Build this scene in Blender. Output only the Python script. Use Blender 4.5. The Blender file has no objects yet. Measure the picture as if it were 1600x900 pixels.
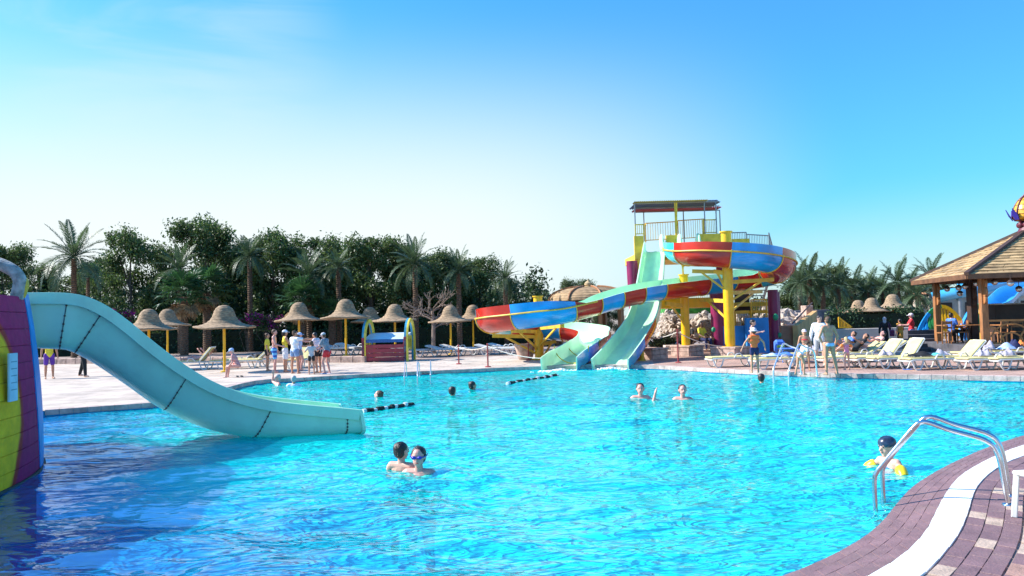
import bpy, bmesh, math, random
import numpy as np
from mathutils import Vector, Matrix, Euler
from mathutils.geometry import delaunay_2d_cdt
random.seed(7); RNG = np.random.default_rng(7)
sc = bpy.context.scene
COL = sc.collection
R = math.radians

# ------------------------------------------------------------------ camera
EYE = 2.03
FPX = 1200.0
pitch = math.atan(47 / 1200); roll = R(1.5)
F_ = Vector((0, math.cos(pitch), math.sin(pitch)))
U0 = Vector((0, -math.sin(pitch), math.cos(pitch))); R0 = Vector((1, 0, 0))
RV = R0 * math.cos(roll) - U0 * math.sin(roll)
UV = U0 * math.cos(roll) + R0 * math.sin(roll)
cam = bpy.data.cameras.new('camera'); camo = bpy.data.objects.new('camera', cam); COL.objects.link(camo)
cam.sensor_width = 36; cam.lens = 27; cam.clip_end = 6000; cam.clip_start = .05
m = Matrix((RV, UV, -F_)).transposed().to_4x4(); m.translation = (0, 0, EYE)
camo.matrix_world = m
sc.camera = camo

def ray(px, py): return F_ * FPX + RV * (px - 800) + UV * (450 - py)
# ------------------------------------------------------------------ world and sun
SUN_EL = R(38); SUN_DIR = Vector((-.985, .17, 0)).normalized() * math.cos(SUN_EL) + Vector((0, 0, math.sin(SUN_EL)))
w = bpy.data.worlds.new('World'); sc.world = w; w.use_nodes = True
nt = w.node_tree; nt.nodes.clear()
out = nt.nodes.new('ShaderNodeOutputWorld'); bg = nt.nodes.new('ShaderNodeBackground')
sky = nt.nodes.new('ShaderNodeTexSky'); sky.sky_type = 'NISHITA'; sky.sun_disc = False
sky.sun_elevation = SUN_EL; sky.sun_rotation = math.atan2(SUN_DIR.x, SUN_DIR.y)
sky.air_density = 1.6; sky.dust_density = .5; sky.ozone_density = 3; sky.altitude = 0
L = nt.links.new
def wn(k, **kw):
    n = nt.nodes.new(k)
    for a, b in kw.items(): setattr(n, a, b)
    return n
# saturated blue of the sky, then thin haze low down and faint cirrus
gn = wn('ShaderNodeVectorMath', operation='MULTIPLY'); gn.inputs[1].default_value = (.17, .52, .88); L(sky.outputs[0], gn.inputs[0])
tc = wn('ShaderNodeTexCoord'); sz = wn('ShaderNodeSeparateXYZ'); L(tc.outputs['Generated'], sz.inputs[0])
dt = wn('ShaderNodeVectorMath', operation='DOT_PRODUCT'); dt.inputs[1].default_value = Vector((-.32, .95, .03)).normalized(); L(tc.outputs['Generated'], dt.inputs[0])
f1 = wn('ShaderNodeMapRange', interpolation_type='SMOOTHSTEP'); f1.inputs['From Min'].default_value = .72; f1.inputs['From Max'].default_value = .985; L(dt.outputs['Value'], f1.inputs['Value'])
f2 = wn('ShaderNodeMapRange', interpolation_type='SMOOTHSTEP'); f2.inputs['From Min'].default_value = .40; f2.inputs['From Max'].default_value = .10; L(sz.outputs['Z'], f2.inputs['Value'])
f3 = wn('ShaderNodeMath', operation='MULTIPLY'); L(f1.outputs[0], f3.inputs[0]); L(f2.outputs[0], f3.inputs[1])
f4 = wn('ShaderNodeMapRange', interpolation_type='SMOOTHSTEP'); f4.inputs['From Min'].default_value = .16; f4.inputs['From Max'].default_value = -.02; f4.inputs['To Max'].default_value = .7; L(sz.outputs['Z'], f4.inputs['Value'])
f5 = wn('ShaderNodeMath', operation='MAXIMUM'); L(f3.outputs[0], f5.inputs[0]); L(f4.outputs[0], f5.inputs[1])
hz_ = wn('ShaderNodeMix', data_type='RGBA'); hz_.inputs['B'].default_value = (3.2, 3.5, 3.55, 1); L(gn.outputs[0], hz_.inputs['A']); L(f5.outputs[0], hz_.inputs['Factor'])
mp = wn('ShaderNodeMapping'); mp.inputs['Rotation'].default_value = (0, R(14), R(-30)); mp.inputs['Scale'].default_value = (1.0, 4.0, 9.0); mp.inputs['Location'].default_value = (.4, 0, .2)
nz = wn('ShaderNodeTexNoise'); nz.inputs['Scale'].default_value = 1.6; nz.inputs['Detail'].default_value = 7; nz.inputs['Distortion'].default_value = .5
rp = wn('ShaderNodeMapRange', interpolation_type='SMOOTHSTEP'); rp.inputs['From Min'].default_value = .44; rp.inputs['From Max'].default_value = .66; rp.inputs['To Max'].default_value = .32
mx = wn('ShaderNodeMix', data_type='RGBA'); mx.inputs['B'].default_value = (2.6, 3.2, 3.5, 1)
L(tc.outputs['Generated'], mp.inputs['Vector']); L(mp.outputs[0], nz.inputs['Vector']); L(nz.outputs['Fac'], rp.inputs['Value'])
dc = wn('ShaderNodeVectorMath', operation='DOT_PRODUCT'); dc.inputs[1].default_value = ray(250, 45).normalized(); L(tc.outputs['Generated'], dc.inputs[0])
fc = wn('ShaderNodeMapRange', interpolation_type='SMOOTHSTEP'); fc.inputs['From Min'].default_value = .975; fc.inputs['From Max'].default_value = .999; L(dc.outputs['Value'], fc.inputs['Value'])
fd = wn('ShaderNodeMath', operation='MULTIPLY'); L(fc.outputs[0], fd.inputs[0]); L(rp.outputs[0], fd.inputs[1])
L(hz_.outputs['Result'], mx.inputs['A']); L(fd.outputs[0], mx.inputs['Factor']); L(mx.outputs['Result'], bg.inputs['Color']); L(bg.outputs[0], out.inputs[0])
bg.inputs['Strength'].default_value = .145
sl = bpy.data.lights.new('sun', 'SUN'); sl.energy = 4.6; sl.angle = R(.5); sl.color = (1, .95, .88)
so = bpy.data.objects.new('sun', sl); COL.objects.link(so); so.rotation_euler = SUN_DIR.to_track_quat('Z', 'Y').to_euler()
so.location = (-30, 20, 40)
sc.view_settings.view_transform = 'Standard'; sc.view_settings.look = 'None'; sc.view_settings.gamma = 1
sc.view_settings.exposure = 1.02

# ------------------------------------------------------------------ pixel helpers (layout only)
def W(px, py, d):
    v = ray(px, py); v = v * (d / v.y); return Vector((v.x, v.y, v.z + EYE))
def G(px, py, z=.13):
    v = ray(px, py); v = v * ((z - EYE) / v.z); return Vector((v.x, v.y, z))
def XZ(px, d, z):            # world point at depth d, height z, seen in column px
    x = (px - 800) / 1200 * d
    for _ in range(6):
        v = Vector((x, d, z - EYE)); q = 800 + FPX * v.dot(RV) / v.dot(F_)
        x += (px - q) / 1200 * d
    return Vector((x, d, z))

# ------------------------------------------------------------------ materials
def _n(t, k, **kw):
    n = t.nodes.new(k)
    for a, b in kw.items(): setattr(n, a, b)
    return n
MATS = {}
def mat(name, col, rough=.6, var=.12, scale=4., bump=0., bscale=30., metal=0., dark=None, coord='Object', spec=.5, island=0., trans=0., coat=0., stretch=None, dirt=0.):
    if name in MATS: return MATS[name]
    m = bpy.data.materials.new(name); m.use_nodes = True; t = m.node_tree; b = t.nodes['Principled BSDF']
    b.inputs['Roughness'].default_value = rough; b.inputs['Metallic'].default_value = metal
    b.inputs['Specular IOR Level'].default_value = spec
    if coat: b.inputs['Coat Weight'].default_value = coat; b.inputs['Coat Roughness'].default_value = .08
    tc = _n(t, 'ShaderNodeTexCoord'); src = tc.outputs[coord]
    if stretch:
        mp = _n(t, 'ShaderNodeMapping'); mp.inputs['Scale'].default_value = stretch; t.links.new(src, mp.inputs['Vector']); src = mp.outputs[0]
    nz = _n(t, 'ShaderNodeTexNoise'); nz.inputs['Scale'].default_value = scale; nz.inputs['Detail'].default_value = 5
    t.links.new(src, nz.inputs['Vector'])
    mx = _n(t, 'ShaderNodeMix', data_type='RGBA')
    dk = dark if dark else tuple(c * (1 - var * 2) for c in col)
    lt = col if dark else tuple(min(1, c * (1 + var)) for c in col)
    mx.inputs['A'].default_value = (*dk, 1); mx.inputs['B'].default_value = (*lt, 1)
    rp = _n(t, 'ShaderNodeValToRGB'); rp.color_ramp.elements[0].position = .32; rp.color_ramp.elements[1].position = .66
    t.links.new(nz.outputs['Fac'], rp.inputs['Fac']); t.links.new(rp.outputs[0], mx.inputs['Factor'])
    c = mx.outputs['Result']
    if island:
        g = _n(t, 'ShaderNodeNewGeometry'); oi = _n(t, 'ShaderNodeObjectInfo'); ad = _n(t, 'ShaderNodeMath', operation='ADD')
        t.links.new(g.outputs['Random Per Island'], ad.inputs[0]); t.links.new(oi.outputs['Random'], ad.inputs[1])
        fr = _n(t, 'ShaderNodeMath', operation='FRACT'); t.links.new(ad.outputs[0], fr.inputs[0])
        mr = _n(t, 'ShaderNodeMapRange'); mr.inputs['To Min'].default_value = 1 - island; mr.inputs['To Max'].default_value = 1 + island
        t.links.new(fr.outputs[0], mr.inputs['Value'])
        h = _n(t, 'ShaderNodeHueSaturation'); t.links.new(mr.outputs[0], h.inputs['Value']); t.links.new(c, h.inputs['Color']); c = h.outputs[0]
    if dirt:
        n3 = _n(t, 'ShaderNodeTexNoise'); n3.inputs['Scale'].default_value = 1.3; n3.inputs['Detail'].default_value = 9; n3.inputs['Roughness'].default_value = .7
        t.links.new(tc.outputs[coord], n3.inputs['Vector'])
        r3 = _n(t, 'ShaderNodeMapRange'); r3.inputs['From Min'].default_value = .5; r3.inputs['From Max'].default_value = .75; r3.inputs['To Max'].default_value = dirt
        t.links.new(n3.outputs['Fac'], r3.inputs['Value'])
        m3 = _n(t, 'ShaderNodeMix', data_type='RGBA'); m3.inputs['B'].default_value = (.22, .18, .13, 1)
        t.links.new(c, m3.inputs['A']); t.links.new(r3.outputs[0], m3.inputs['Factor']); c = m3.outputs['Result']
    t.links.new(c, b.inputs['Base Color'])
    if bump:
        n2 = _n(t, 'ShaderNodeTexNoise'); n2.inputs['Scale'].default_value = bscale; n2.inputs['Detail'].default_value = 4
        t.links.new(src, n2.inputs['Vector'])
        bp = _n(t, 'ShaderNodeBump'); bp.inputs['Strength'].default_value = bump; bp.inputs['Distance'].default_value = .02
        t.links.new(n2.outputs['Fac'], bp.inputs['Height']); t.links.new(bp.outputs[0], b.inputs['Normal'])
    if trans:
        tl = _n(t, 'ShaderNodeBsdfTranslucent'); t.links.new(c, tl.inputs['Color'])
        ms = _n(t, 'ShaderNodeMixShader'); ms.inputs['Fac'].default_value = trans
        t.links.new(b.outputs[0], ms.inputs[1]); t.links.new(tl.outputs[0], ms.inputs[2])
        t.links.new(ms.outputs[0], t.nodes['Material Output'].inputs['Surface'])
    MATS[name] = m; return m

skins = {'pale': (.62, .36, .26), 'tan': (.54, .26, .15), 'brown': (.2, .095, .055), 'pink': (.66, .33, .26)}
def skin_m(k): return mat('skin_' + k, skins[k], .5, .06, 9, .1, 60)
yellow = mat('yellow_paint', (.88, .46, .006), .35, .06, 3, .05, 20, dirt=.25)
yellow_pale = mat('faded_yellow_paint', (.76, .48, .04), .5, .12, 3, .1, 20, dirt=.4)
red_gel = mat('red_fibreglass', (.52, .022, .012), .24, .16, 1.2, .02, 8, coat=.4, dirt=.10)
blue_gel = mat('blue_fibreglass', (.0, .33, .80), .24, .14, 1.2, .02, 8, coat=.4, dirt=.10)
cyan_gel = mat('cyan_fibreglass', (.05, .52, .72), .25, .08, 1.2, .02, 8, coat=.5)
mint_gel = mat('mint_fibreglass', (.58, .90, .58), .26, .07, 1.5, .02, 8, coat=.3, stretch=(1, 1, .4), dirt=.12)
teal_gel = mat('teal_fibreglass', (.48, .84, .60), .40, .07, .9, .05, 14, coat=.12, dirt=.22)
maroon_gel = mat('maroon_fibreglass', (.16, .008, .012), .3, .1, 2)
purple_paint = mat('magenta_paint', (.26, .012, .085), .4, .12, 2, .1, 10, dirt=.1)
metal = mat('steel', (.62, .63, .65), .18, .04, 6, .03, 60, metal=1)
galv = mat('grey_steel', (.30, .30, .31), .4, .1, 6, metal=.7)
white_plastic = mat('white_plastic', (.66, .65, .61), .4, .05, 5)
cream = mat('cream_fabric', (.66, .56, .24), .8, .08, 5, .2, 200)
wood = mat('warm_wood', (.36, .15, .05), .55, .2, 3, .2, 18, stretch=(6, 6, .7))
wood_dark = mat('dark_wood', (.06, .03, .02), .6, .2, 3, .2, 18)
thatch = mat('thatch', (.50, .36, .19), .9, .22, 6, .5, 22, stretch=(1, 1, 5), dirt=.25)
mushroom = mat('woven_reed', (.34, .23, .135), .95, .25, 7, .9, 16, stretch=(1, 1, 4), dirt=.2)
bark = mat('palm_bark', (.15, .09, .055), .95, .3, 8, .8, 14, stretch=(1, 1, 4))
bark2 = mat('grey_bark', (.13, .10, .075), .95, .3, 8, .6, 14)
leaf = mat('tree_leaf', (.105, .16, .04), .55, .2, .6, 0, dark=(.045, .08, .025), island=.5, trans=.35)
leaf2 = mat('olive_leaf', (.13, .17, .055), .55, .2, .6, 0, dark=(.055, .085, .03), island=.5, trans=.35)
palmleaf = mat('date_palm_leaf', (.10, .155, .065), .5, .2, .8, 0, dark=(.045, .08, .035), island=.35, trans=.3)
fanleaf = mat('fan_palm_leaf', (.05, .13, .035), .5, .2, .8, 0, dark=(.02, .06, .02), island=.35, trans=.3)
deadleaf = mat('dead_frond', (.32, .20, .10), .9, .2, 2, 0, island=.3, trans=.2)
hedgem = mat('hedge_leaf', (.05, .10, .03), .6, .2, 2, 0, dark=(.022, .05, .016), island=.5, trans=.25)
bougain = mat('bougainvillea', (.42, .02, .30), .7, .2, 3, 0, island=.4, trans=.3)
stone = mat('pale_rock', (.52, .43, .35), .9, .25, 3, .8, 9)
pinkstone = mat('pink_stone', (.48, .33, .26), .85, .2, 5, .5, 14)
black = mat('black_cloth', (.012, .012, .014), .8, .1, 4)
white = mat('white_cloth', (.80, .80, .82), .8, .04, 6)
rope_m = mat('pale_rope', (.66, .58, .48), .9, .1, 30)

# ------------------------------------------------------------------ object helpers
def tag(o, label=None, cat=None, group=None, kind=None):
    if label: o['label'] = label
    if cat: o['category'] = cat
    if group: o['group'] = group
    if kind: o['kind'] = kind
    return o
def thing(name, label, cat, loc=(0, 0, 0), rz=0, group=None):
    o = bpy.data.objects.new(name, None); COL.objects.link(o); o.location = loc; o.rotation_euler = (0, 0, rz)
    o.empty_display_size = .2
    return tag(o, label, cat, group)
def copy_tree(o, parent=None):
    c = o.copy(); COL.objects.link(c)
    if parent is not None: c.parent = parent
    for ch in KIDS.get(o.name, []): copy_tree(ch, c)
    return c
KIDS = {}
def part(name, parent):
    o = bpy.data.objects.new(name, None); COL.objects.link(o); o.parent = parent; o.empty_display_size = .1; KIDS.setdefault(parent.name, []).append(o); return o
def link(name, me, mats, parent=None):
    o = bpy.data.objects.new(name, me); COL.objects.link(o)
    for mm in (mats if isinstance(mats, (list, tuple)) else [mats]): me.materials.append(mm)
    if parent is not None:
        o.parent = parent; KIDS.setdefault(parent.name, []).append(o)
    return o
def share(name, me, parent, loc=(0, 0, 0), rot=(0, 0, 0), scale=(1, 1, 1)):
    o = bpy.data.objects.new(name, me); COL.objects.link(o); o.parent = parent
    o.location = loc; o.rotation_euler = rot; o.scale = scale
    KIDS.setdefault(parent.name, []).append(o); return o
def clone(o, loc=None, rz=None, label=None, scale=None):
    c = copy_tree(o)
    if loc is not None: c.location = loc
    if rz is not None: c.rotation_euler = (0, 0, rz)
    if label: c['label'] = label
    if scale: c.scale = scale if isinstance(scale, tuple) else (scale,) * 3
    return c

class MB:
    def __init__(s): s.v = []; s.f = []; s.mi = []; s.cur = 0
    def add(s, vs, fs, mi=None):
        b = len(s.v); s.v += [tuple(v) for v in vs]; s.f += [tuple(i + b for i in f) for f in fs]
        s.mi += [s.cur if mi is None else mi] * len(fs); return s
    def box(s, c, size, rz=0, rot=None):
        hx, hy, hz = size[0] / 2, size[1] / 2, size[2] / 2
        M = Euler(rot).to_matrix() if rot else Matrix.Rotation(rz, 3, 'Z'); c = Vector(c)
        vs = [c + M @ Vector((x * hx, y * hy, z * hz)) for x in (-1, 1) for y in (-1, 1) for z in (-1, 1)]
        return s.add(vs, [(0, 1, 3, 2), (4, 6, 7, 5), (0, 4, 5, 1), (2, 3, 7, 6), (0, 2, 6, 4), (1, 5, 7, 3)])
    def bar(s, a, b, wd, ht=None):
        a = Vector(a); b = Vector(b); ht = ht or wd; d = (b - a)
        ln = d.length; t = d / ln; sd = t.cross(Vector((0, 0, 1)))
        if sd.length < 1e-4: sd = Vector((1, 0, 0))
        sd.normalize(); up = sd.cross(t)
        vs = [p + sd * (x * wd / 2) + up * (y * ht / 2) for p in (a, b) for x, y in ((-1, -1), (1, -1), (1, 1), (-1, 1))]
        return s.add(vs, [(3, 2, 1, 0), (4, 5, 6, 7), (0, 1, 5, 4), (1, 2, 6, 5), (2, 3, 7, 6), (3, 0, 4, 7)])
    def tube(s, pts, r, n=8, closed=False):
        pts = [Vector(p) for p in pts]; N = len(pts); rs = r if isinstance(r, (list, tuple)) else [r] * N
        vs = []; prev = None
        for i, p in enumerate(pts):
            if closed: t = pts[(i + 1) % N] - pts[i - 1]
            else: t = pts[min(i + 1, N - 1)] - pts[max(i - 1, 0)]
            t.normalize()
            if prev is None:
                a = Vector((0, 0, 1)) if abs(t.z) < .9 else Vector((1, 0, 0)); u = t.cross(a).normalized()
            else: u = (prev - t * prev.dot(t)).normalized()
            prev = u; w_ = t.cross(u)
            vs += [p + (u * math.cos(2 * math.pi * k / n) + w_ * math.sin(2 * math.pi * k / n)) * rs[i] for k in range(n)]
        fs = []
        for i in range(N if closed else N - 1):
            j = (i + 1) % N
            for k in range(n): fs.append((i * n + k, i * n + (k + 1) % n, j * n + (k + 1) % n, j * n + k))
        if not closed: fs += [tuple(range(n))[::-1], tuple(range((N - 1) * n, N * n))]
        return s.add(vs, fs)
    def lathe(s, prof, c=(0, 0, 0), n=24, wob=None):
        cx, cy, cz = c; vs = []; fs = []; N = len(prof)
        for i, (r, z) in enumerate(prof):
            for k in range(n):
                a = 2 * math.pi * k / n; rr = r; zz = z
                if wob: dr, dz = wob(a, i / (N - 1)); rr *= 1 + dr; zz += dz
                vs.append((cx + rr * math.cos(a), cy + rr * math.sin(a), cz + zz))
        for i in range(N - 1):
            for k in range(n): fs.append((i * n + k, i * n + (k + 1) % n, (i + 1) * n + (k + 1) % n, (i + 1) * n + k))
        return s.add(vs, fs)
    def ell(s, c, r, n=12, m_=8, rot=None):
        M = Euler(rot).to_matrix() if rot else Matrix.Identity(3); c = Vector(c); vs = []; fs = []
        for i in range(m_ + 1):
            th = math.pi * i / m_
            for k in range(n):
                a = 2 * math.pi * k / n
                vs.append(c + M @ Vector((r[0] * math.sin(th) * math.cos(a), r[1] * math.sin(th) * math.sin(a), r[2] * math.cos(th))))
        for i in range(m_):
            for k in range(n): fs.append((i * n + k, (i + 1) * n + k, (i + 1) * n + (k + 1) % n, i * n + (k + 1) % n))
        return s.add(vs, fs)
    def mesh(s, name, org=(0, 0, 0), smooth=False, M=None):
        me = bpy.data.meshes.new(name); o = Vector(org)
        vs = [Vector(v) - o for v in s.v]
        if M is not None: vs = [M @ v for v in vs]
        me.from_pydata(vs, [], s.f); me.polygons.foreach_set('material_index', s.mi)
        me.validate()
        if smooth:
            me.polygons.foreach_set('use_smooth', [True] * len(me.polygons))
            if smooth != 'all':
                try: me.set_sharp_from_angle(angle=R(40))
                except Exception: pass
        me.update(); return me
    def build(s, name, mats, parent=None, org=None, smooth=False, bevel=0):
        if org is None:      # geometry is written in world space unless org == 'local'
            org = parent.location if parent is not None and parent.rotation_euler.z == 0 else (0, 0, 0)
            if parent is not None and parent.parent is not None: org = parent.parent.location
        if org == 'local': org = (0, 0, 0)
        me = s.mesh(name, org, smooth)
        if bevel:
            bm = bmesh.new(); bm.from_mesh(me); bmesh.ops.remove_doubles(bm, verts=bm.verts, dist=1e-5)
            es = [e for e in bm.edges if len(e.link_faces) == 2 and e.calc_face_angle(0) > .6]
            bmesh.ops.bevel(bm, geom=es, offset=bevel, segments=1, affect='EDGES', profile=.5, clamp_overlap=True)
            bm.to_mesh(me); bm.free()
        return link(name, me, mats, parent)

def catmull(P, n=8):
    P = [Vector(p) for p in P]; out_ = []
    for i in range(len(P) - 1):
        p0 = P[max(i - 1, 0)]; p1 = P[i]; p2 = P[i + 1]; p3 = P[min(i + 2, len(P) - 1)]
        for k in range(n):
            t = k / n
            out_.append(.5 * ((2 * p1) + (p2 - p0) * t + (2 * p0 - 5 * p1 + 4 * p2 - p3) * t * t + (3 * p1 - p0 - 3 * p2 + p3) * t ** 3))
    out_.append(P[-1]); return out_
def resample(P, n):
    P = [Vector(p) for p in P]; ds = [0]
    for a, b in zip(P, P[1:]): ds.append(ds[-1] + (b - a).length)
    T = ds[-1]; res = []; j = 0
    for i in range(n):
        s_ = T * i / (n - 1)
        while j < len(P) - 2 and ds[j + 1] < s_: j += 1
        f = (s_ - ds[j]) / max(1e-9, ds[j + 1] - ds[j]); res.append(P[j].lerp(P[j + 1], min(1, f)))
    return res

# ------------------------------------------------------------------ setting: pool outline
c0 = [(1800, 632), (1700, 655), (1600, 680), (1540, 700), (1480, 727), (1430, 757), (1400, 788), (1378, 815), (1345, 842), (1290, 872), (1222, 900), (1100, 940), (900, 1010), (600, 1110)]
c1 = [(1800, 642), (1700, 668), (1600, 695), (1545, 717), (1502, 742), (1480, 767), (1464, 795), (1446, 830), (1412, 865), (1355, 900), (1230, 955), (1000, 1050), (650, 1170)]
c2 = [(1800, 655), (1700, 682), (1600, 712), (1560, 730), (1535, 750), (1522, 770), (1513, 800), (1500, 832), (1476, 864), (1440, 900), (1320, 975), (1080, 1090), (700, 1240)]
NC = 61
K0 = resample(catmull([G(x, y, .035) for x, y in c0]), NC)
K1 = resample(catmull([G(x, y, .13) for x, y in c1]), NC)
K2 = resample(catmull([G(x, y, .13) for x, y in c2]), NC)
def offs(K, d):
    r = []
    for i, p in enumerate(K):
        t = (K[min(i + 1, len(K) - 1)] - K[max(i - 1, 0)]); t.z = 0; t.normalize()
        r.append(p + Vector((-t.y, t.x, 0)) * d)
    return r
_s = 1 if (offs(K2, .1)[30] - K1[30]).length > (K2[30] - K1[30]).length else -1
K3 = offs(K2, _s * .42)
far = [(-420, 720), (70, 650), (250, 637), (330, 619), (400, 601), (470, 596.5), (560, 591), (700, 584), (845, 578), (980, 576.5), (1040, 578), (1100, 582), (1200, 587), (1300, 591), (1450, 594), (1600, 597), (1750, 600)]
far = [G(x, y, 0) for x, y in far]
near = [Vector((p.x, p.y, 0)) for p in K0]
far_loop = [far[0], *far[1:3], *catmull(far[2:], 3)[1:]]
last = far_loop[-1]
pool = far_loop + [Vector((22, 14.6, 0)), Vector((20, 13.2, 0)), Vector((14, 12.6, 0))] + near + [Vector((-1.2, 4.2, 0)), Vector((-5, 3.6, 0)), Vector((-10, 3.3, 0)), Vector((-17, 4, 0)), Vector((-19, 9, 0))]

def cdt(outer, holes, pts=()):
    vs = []; es = []; 
    for loop in [outer] + holes:
        b = len(vs); vs += [Vector((p[0], p[1])) for p in loop]; es += [(b + i, b + (i + 1) % len(loop)) for i in range(len(loop))]
    r = delaunay_2d_cdt(vs, es, [], 0, 1e-5)
    def inside(p, loop):
        c = False; j = len(loop) - 1
        for i in range(len(loop)):
            a, b = loop[i], loop[j]
            if (a[1] > p.y) != (b[1] > p.y) and p.x < (b[0] - a[0]) * (p.y - a[1]) / (b[1] - a[1]) + a[0]: c = not c
            j = i
        return c
    V = r[0]; Fc = []
    for f in r[2]:
        c = sum((V[i] for i in f), Vector((0, 0))) / len(f)
        if inside(c, outer) and not any(inside(c, h) for h in holes): Fc.append(tuple(f))
    return V, Fc
def sheet(name, outer, holes, z, m_, kind='structure', thick=0):
    V, Fc = cdt(outer, holes); b = MB(); 
    # orient up
    fs = []
    for f in Fc:
        a, c, d = V[f[0]], V[f[1]], V[f[2]]
        fs.append(f if (c - a).cross(d - a) > 0 else f[::-1])
    b.add([(v.x, v.y, z) for v in V], fs)
    if thick:
        for loop in [outer] + holes:
            n = len(loop); b.add([(p[0], p[1], z) for p in loop] + [(p[0], p[1], z - thick) for p in loop], [(i, (i + 1) % n, n + (i + 1) % n, n + i) for i in range(n)])
    o = b.build(name, m_, org='local'); tag(o, kind=kind); return o

def ground_mat(name, c1_, c2_, scale, bump=.4, rough=.95, extra=None):
    return mat(name, c1_, rough, .2, scale, bump, scale * 12, dark=c2_)
sand = ground_mat('sandy_ground', (.30, .23, .16), (.20, .15, .11), .3)
gr = [(-2500, -300), (2500, -300), (2500, 4000), (-2500, 4000)]
poolxy = [(p.x, p.y) for p in pool]
NEARI = len(far_loop) + 3
pool_ground = poolxy[:NEARI] + [(p.x, p.y) for p in K2] + poolxy[NEARI + NC:]
sheet('ground', gr, [pool_ground], .115, sand)

def brick_mat(name, cA, cB, mortar, sx, sy, rz=0, bump=.6, var=.3, msize=.02):
    m = bpy.data.materials.new(name); m.use_nodes = True; t = m.node_tree; b = t.nodes['Principled BSDF']; b.inputs['Roughness'].default_value = .85
    tc = _n(t, 'ShaderNodeTexCoord'); mp = _n(t, 'ShaderNodeMapping'); mp.inputs['Rotation'].default_value = (0, 0, rz)
    t.links.new(tc.outputs['Object'], mp.inputs['Vector'])
    br = _n(t, 'ShaderNodeTexBrick'); br.inputs['Scale'].default_value = 1; br.inputs['Brick Width'].default_value = sx; br.inputs['Row Height'].default_value = sy
    br.inputs['Mortar Size'].default_value = msize; br.inputs['Color1'].default_value = (*cA, 1); br.inputs['Color2'].default_value = (*cB, 1); br.inputs['Mortar'].default_value = (*mortar, 1)
    t.links.new(mp.outputs[0], br.inputs['Vector'])
    nz = _n(t, 'ShaderNodeTexNoise'); nz.inputs['Scale'].default_value = .9; nz.inputs['Detail'].default_value = 8; nz.inputs['Roughness'].default_value = .65
    t.links.new(tc.outputs['Object'], nz.inputs['Vector'])
    mr = _n(t, 'ShaderNodeMapRange'); mr.inputs['From Min'].default_value = .35; mr.inputs['From Max'].default_value = .65; mr.inputs['To Min'].default_value = 1 - var; mr.inputs['To Max'].default_value = 1.1
    t.links.new(nz.outputs['Fac'], mr.inputs['Value'])
    h = _n(t, 'ShaderNodeHueSaturation'); t.links.new(br.outputs['Color'], h.inputs['Color']); t.links.new(mr.outputs[0], h.inputs['Value'])
    t.links.new(h.outputs[0], b.inputs['Base Color'])
    bp = _n(t, 'ShaderNodeBump'); bp.inputs['Strength'].default_value = bump; bp.inputs['Distance'].default_value = .015; bp.invert = True
    t.links.new(br.outputs['Fac'], bp.inputs['Height']); t.links.new(bp.outputs[0], b.inputs['Normal']); return m
slab_m = brick_mat('pale_paving', (.60, .50, .41), (.54, .44, .35), (.38, .29, .23), 1.3, .42, R(8), var=.34)
brick_m = brick_mat('brick_paving', (.55, .36, .27), (.46, .27, .21), (.30, .19, .15), .42, .16, R(-3), var=.3)
# left deck: pool edge from barrel to chutes, back to the kerb
fl = [(p.x, p.y) for p in far_loop]
k_ = min(range(len(fl)), key=lambda i: abs(fl[i][0] - XZ(1015, 29, 0).x))
kerb_px = [(-500, 575), (0, 571), (80, 569), (300, 567), (420, 567), (570, 566.5), (640, 563), (740, 558), (860, 553), (1015, 549)]
kerb = [G(x, y, .13) for x, y in kerb_px]
sheet('pool_deck', fl[:k_ + 1] + [(p.x, p.y) for p in reversed(kerb)], [], .130, slab_m)
rb = [G(x, y, .13) for x, y in [(1015, 549), (1120, 541), (1250, 541), (1420, 548), (1700, 549), (1900, 552)]]
sheet('brick_deck', fl[k_:] + [(p.x, p.y) for p in reversed(rb)], [], .134, brick_m)
back_pave = brick_mat('back_paving', (.36, .27, .22), (.30, .22, .18), (.2, .15, .12), 1.0, .6, R(5), var=.25)
# raised terrace behind the kerb on the left
ter_end = [G(640, 540, .42), G(-700, 540, .42)]
tk = [Vector((p.x, p.y, 0)) for p in kerb[:6]]
terrace = [(p.x, p.y + .32) for p in tk] + [(XZ(572, 46, 0).x, 46), (-60, 46)]
sheet('terrace', terrace, [], .42, back_pave, thick=.35)
# stone kerb blocks
kp = resample(kerb[:6], 80)
kt = thing('stone_kerb', 'long low kerb of pale pink stone blocks behind the left deck', 'kerb', kp[40])
for i in range(79):
    a, b = kp[i], kp[i + 1]; t = (b - a).normalized(); n = Vector((-t.y, t.x, 0)) * .32
    if n.y < 0: n = -n
    g = .012; h = .43 + random.uniform(-.01, .01)
    mb = MB(); q = [a + t * g, b - t * g, b - t * g + n, a + t * g + n]
    mb.add([(p.x, p.y, .05) for p in q] + [(p.x, p.y, h) for p in q], [(3, 2, 1, 0), (4, 5, 6, 7), (0, 1, 5, 4), (1, 2, 6, 5), (2, 3, 7, 6), (3, 0, 4, 7)])
    mb.build('kerb_block', pinkstone, kt, bevel=.02)
# centre back paving and near deck base
sheet('back_path', [(kerb[5].x, kerb[5].y + .05)] + [(p.x, p.y) for p in kerb[6:]] + [(rb[1].x, rb[1].y), (rb[2].x, rb[2].y), (rb[3].x, rb[3].y), (60, 36), (60, 62), (-8, 62), (-8.2, kerb[5].y + .1)], [], .126, back_pave)
near_rest = [(p.x, p.y) for p in K2] + [(-1.5, .5), (-6, -4), (14, -4), (30, 4), (30, 14), (14, 14)]
sheet('near_deck', near_rest, [], .118, back_pave)

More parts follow.
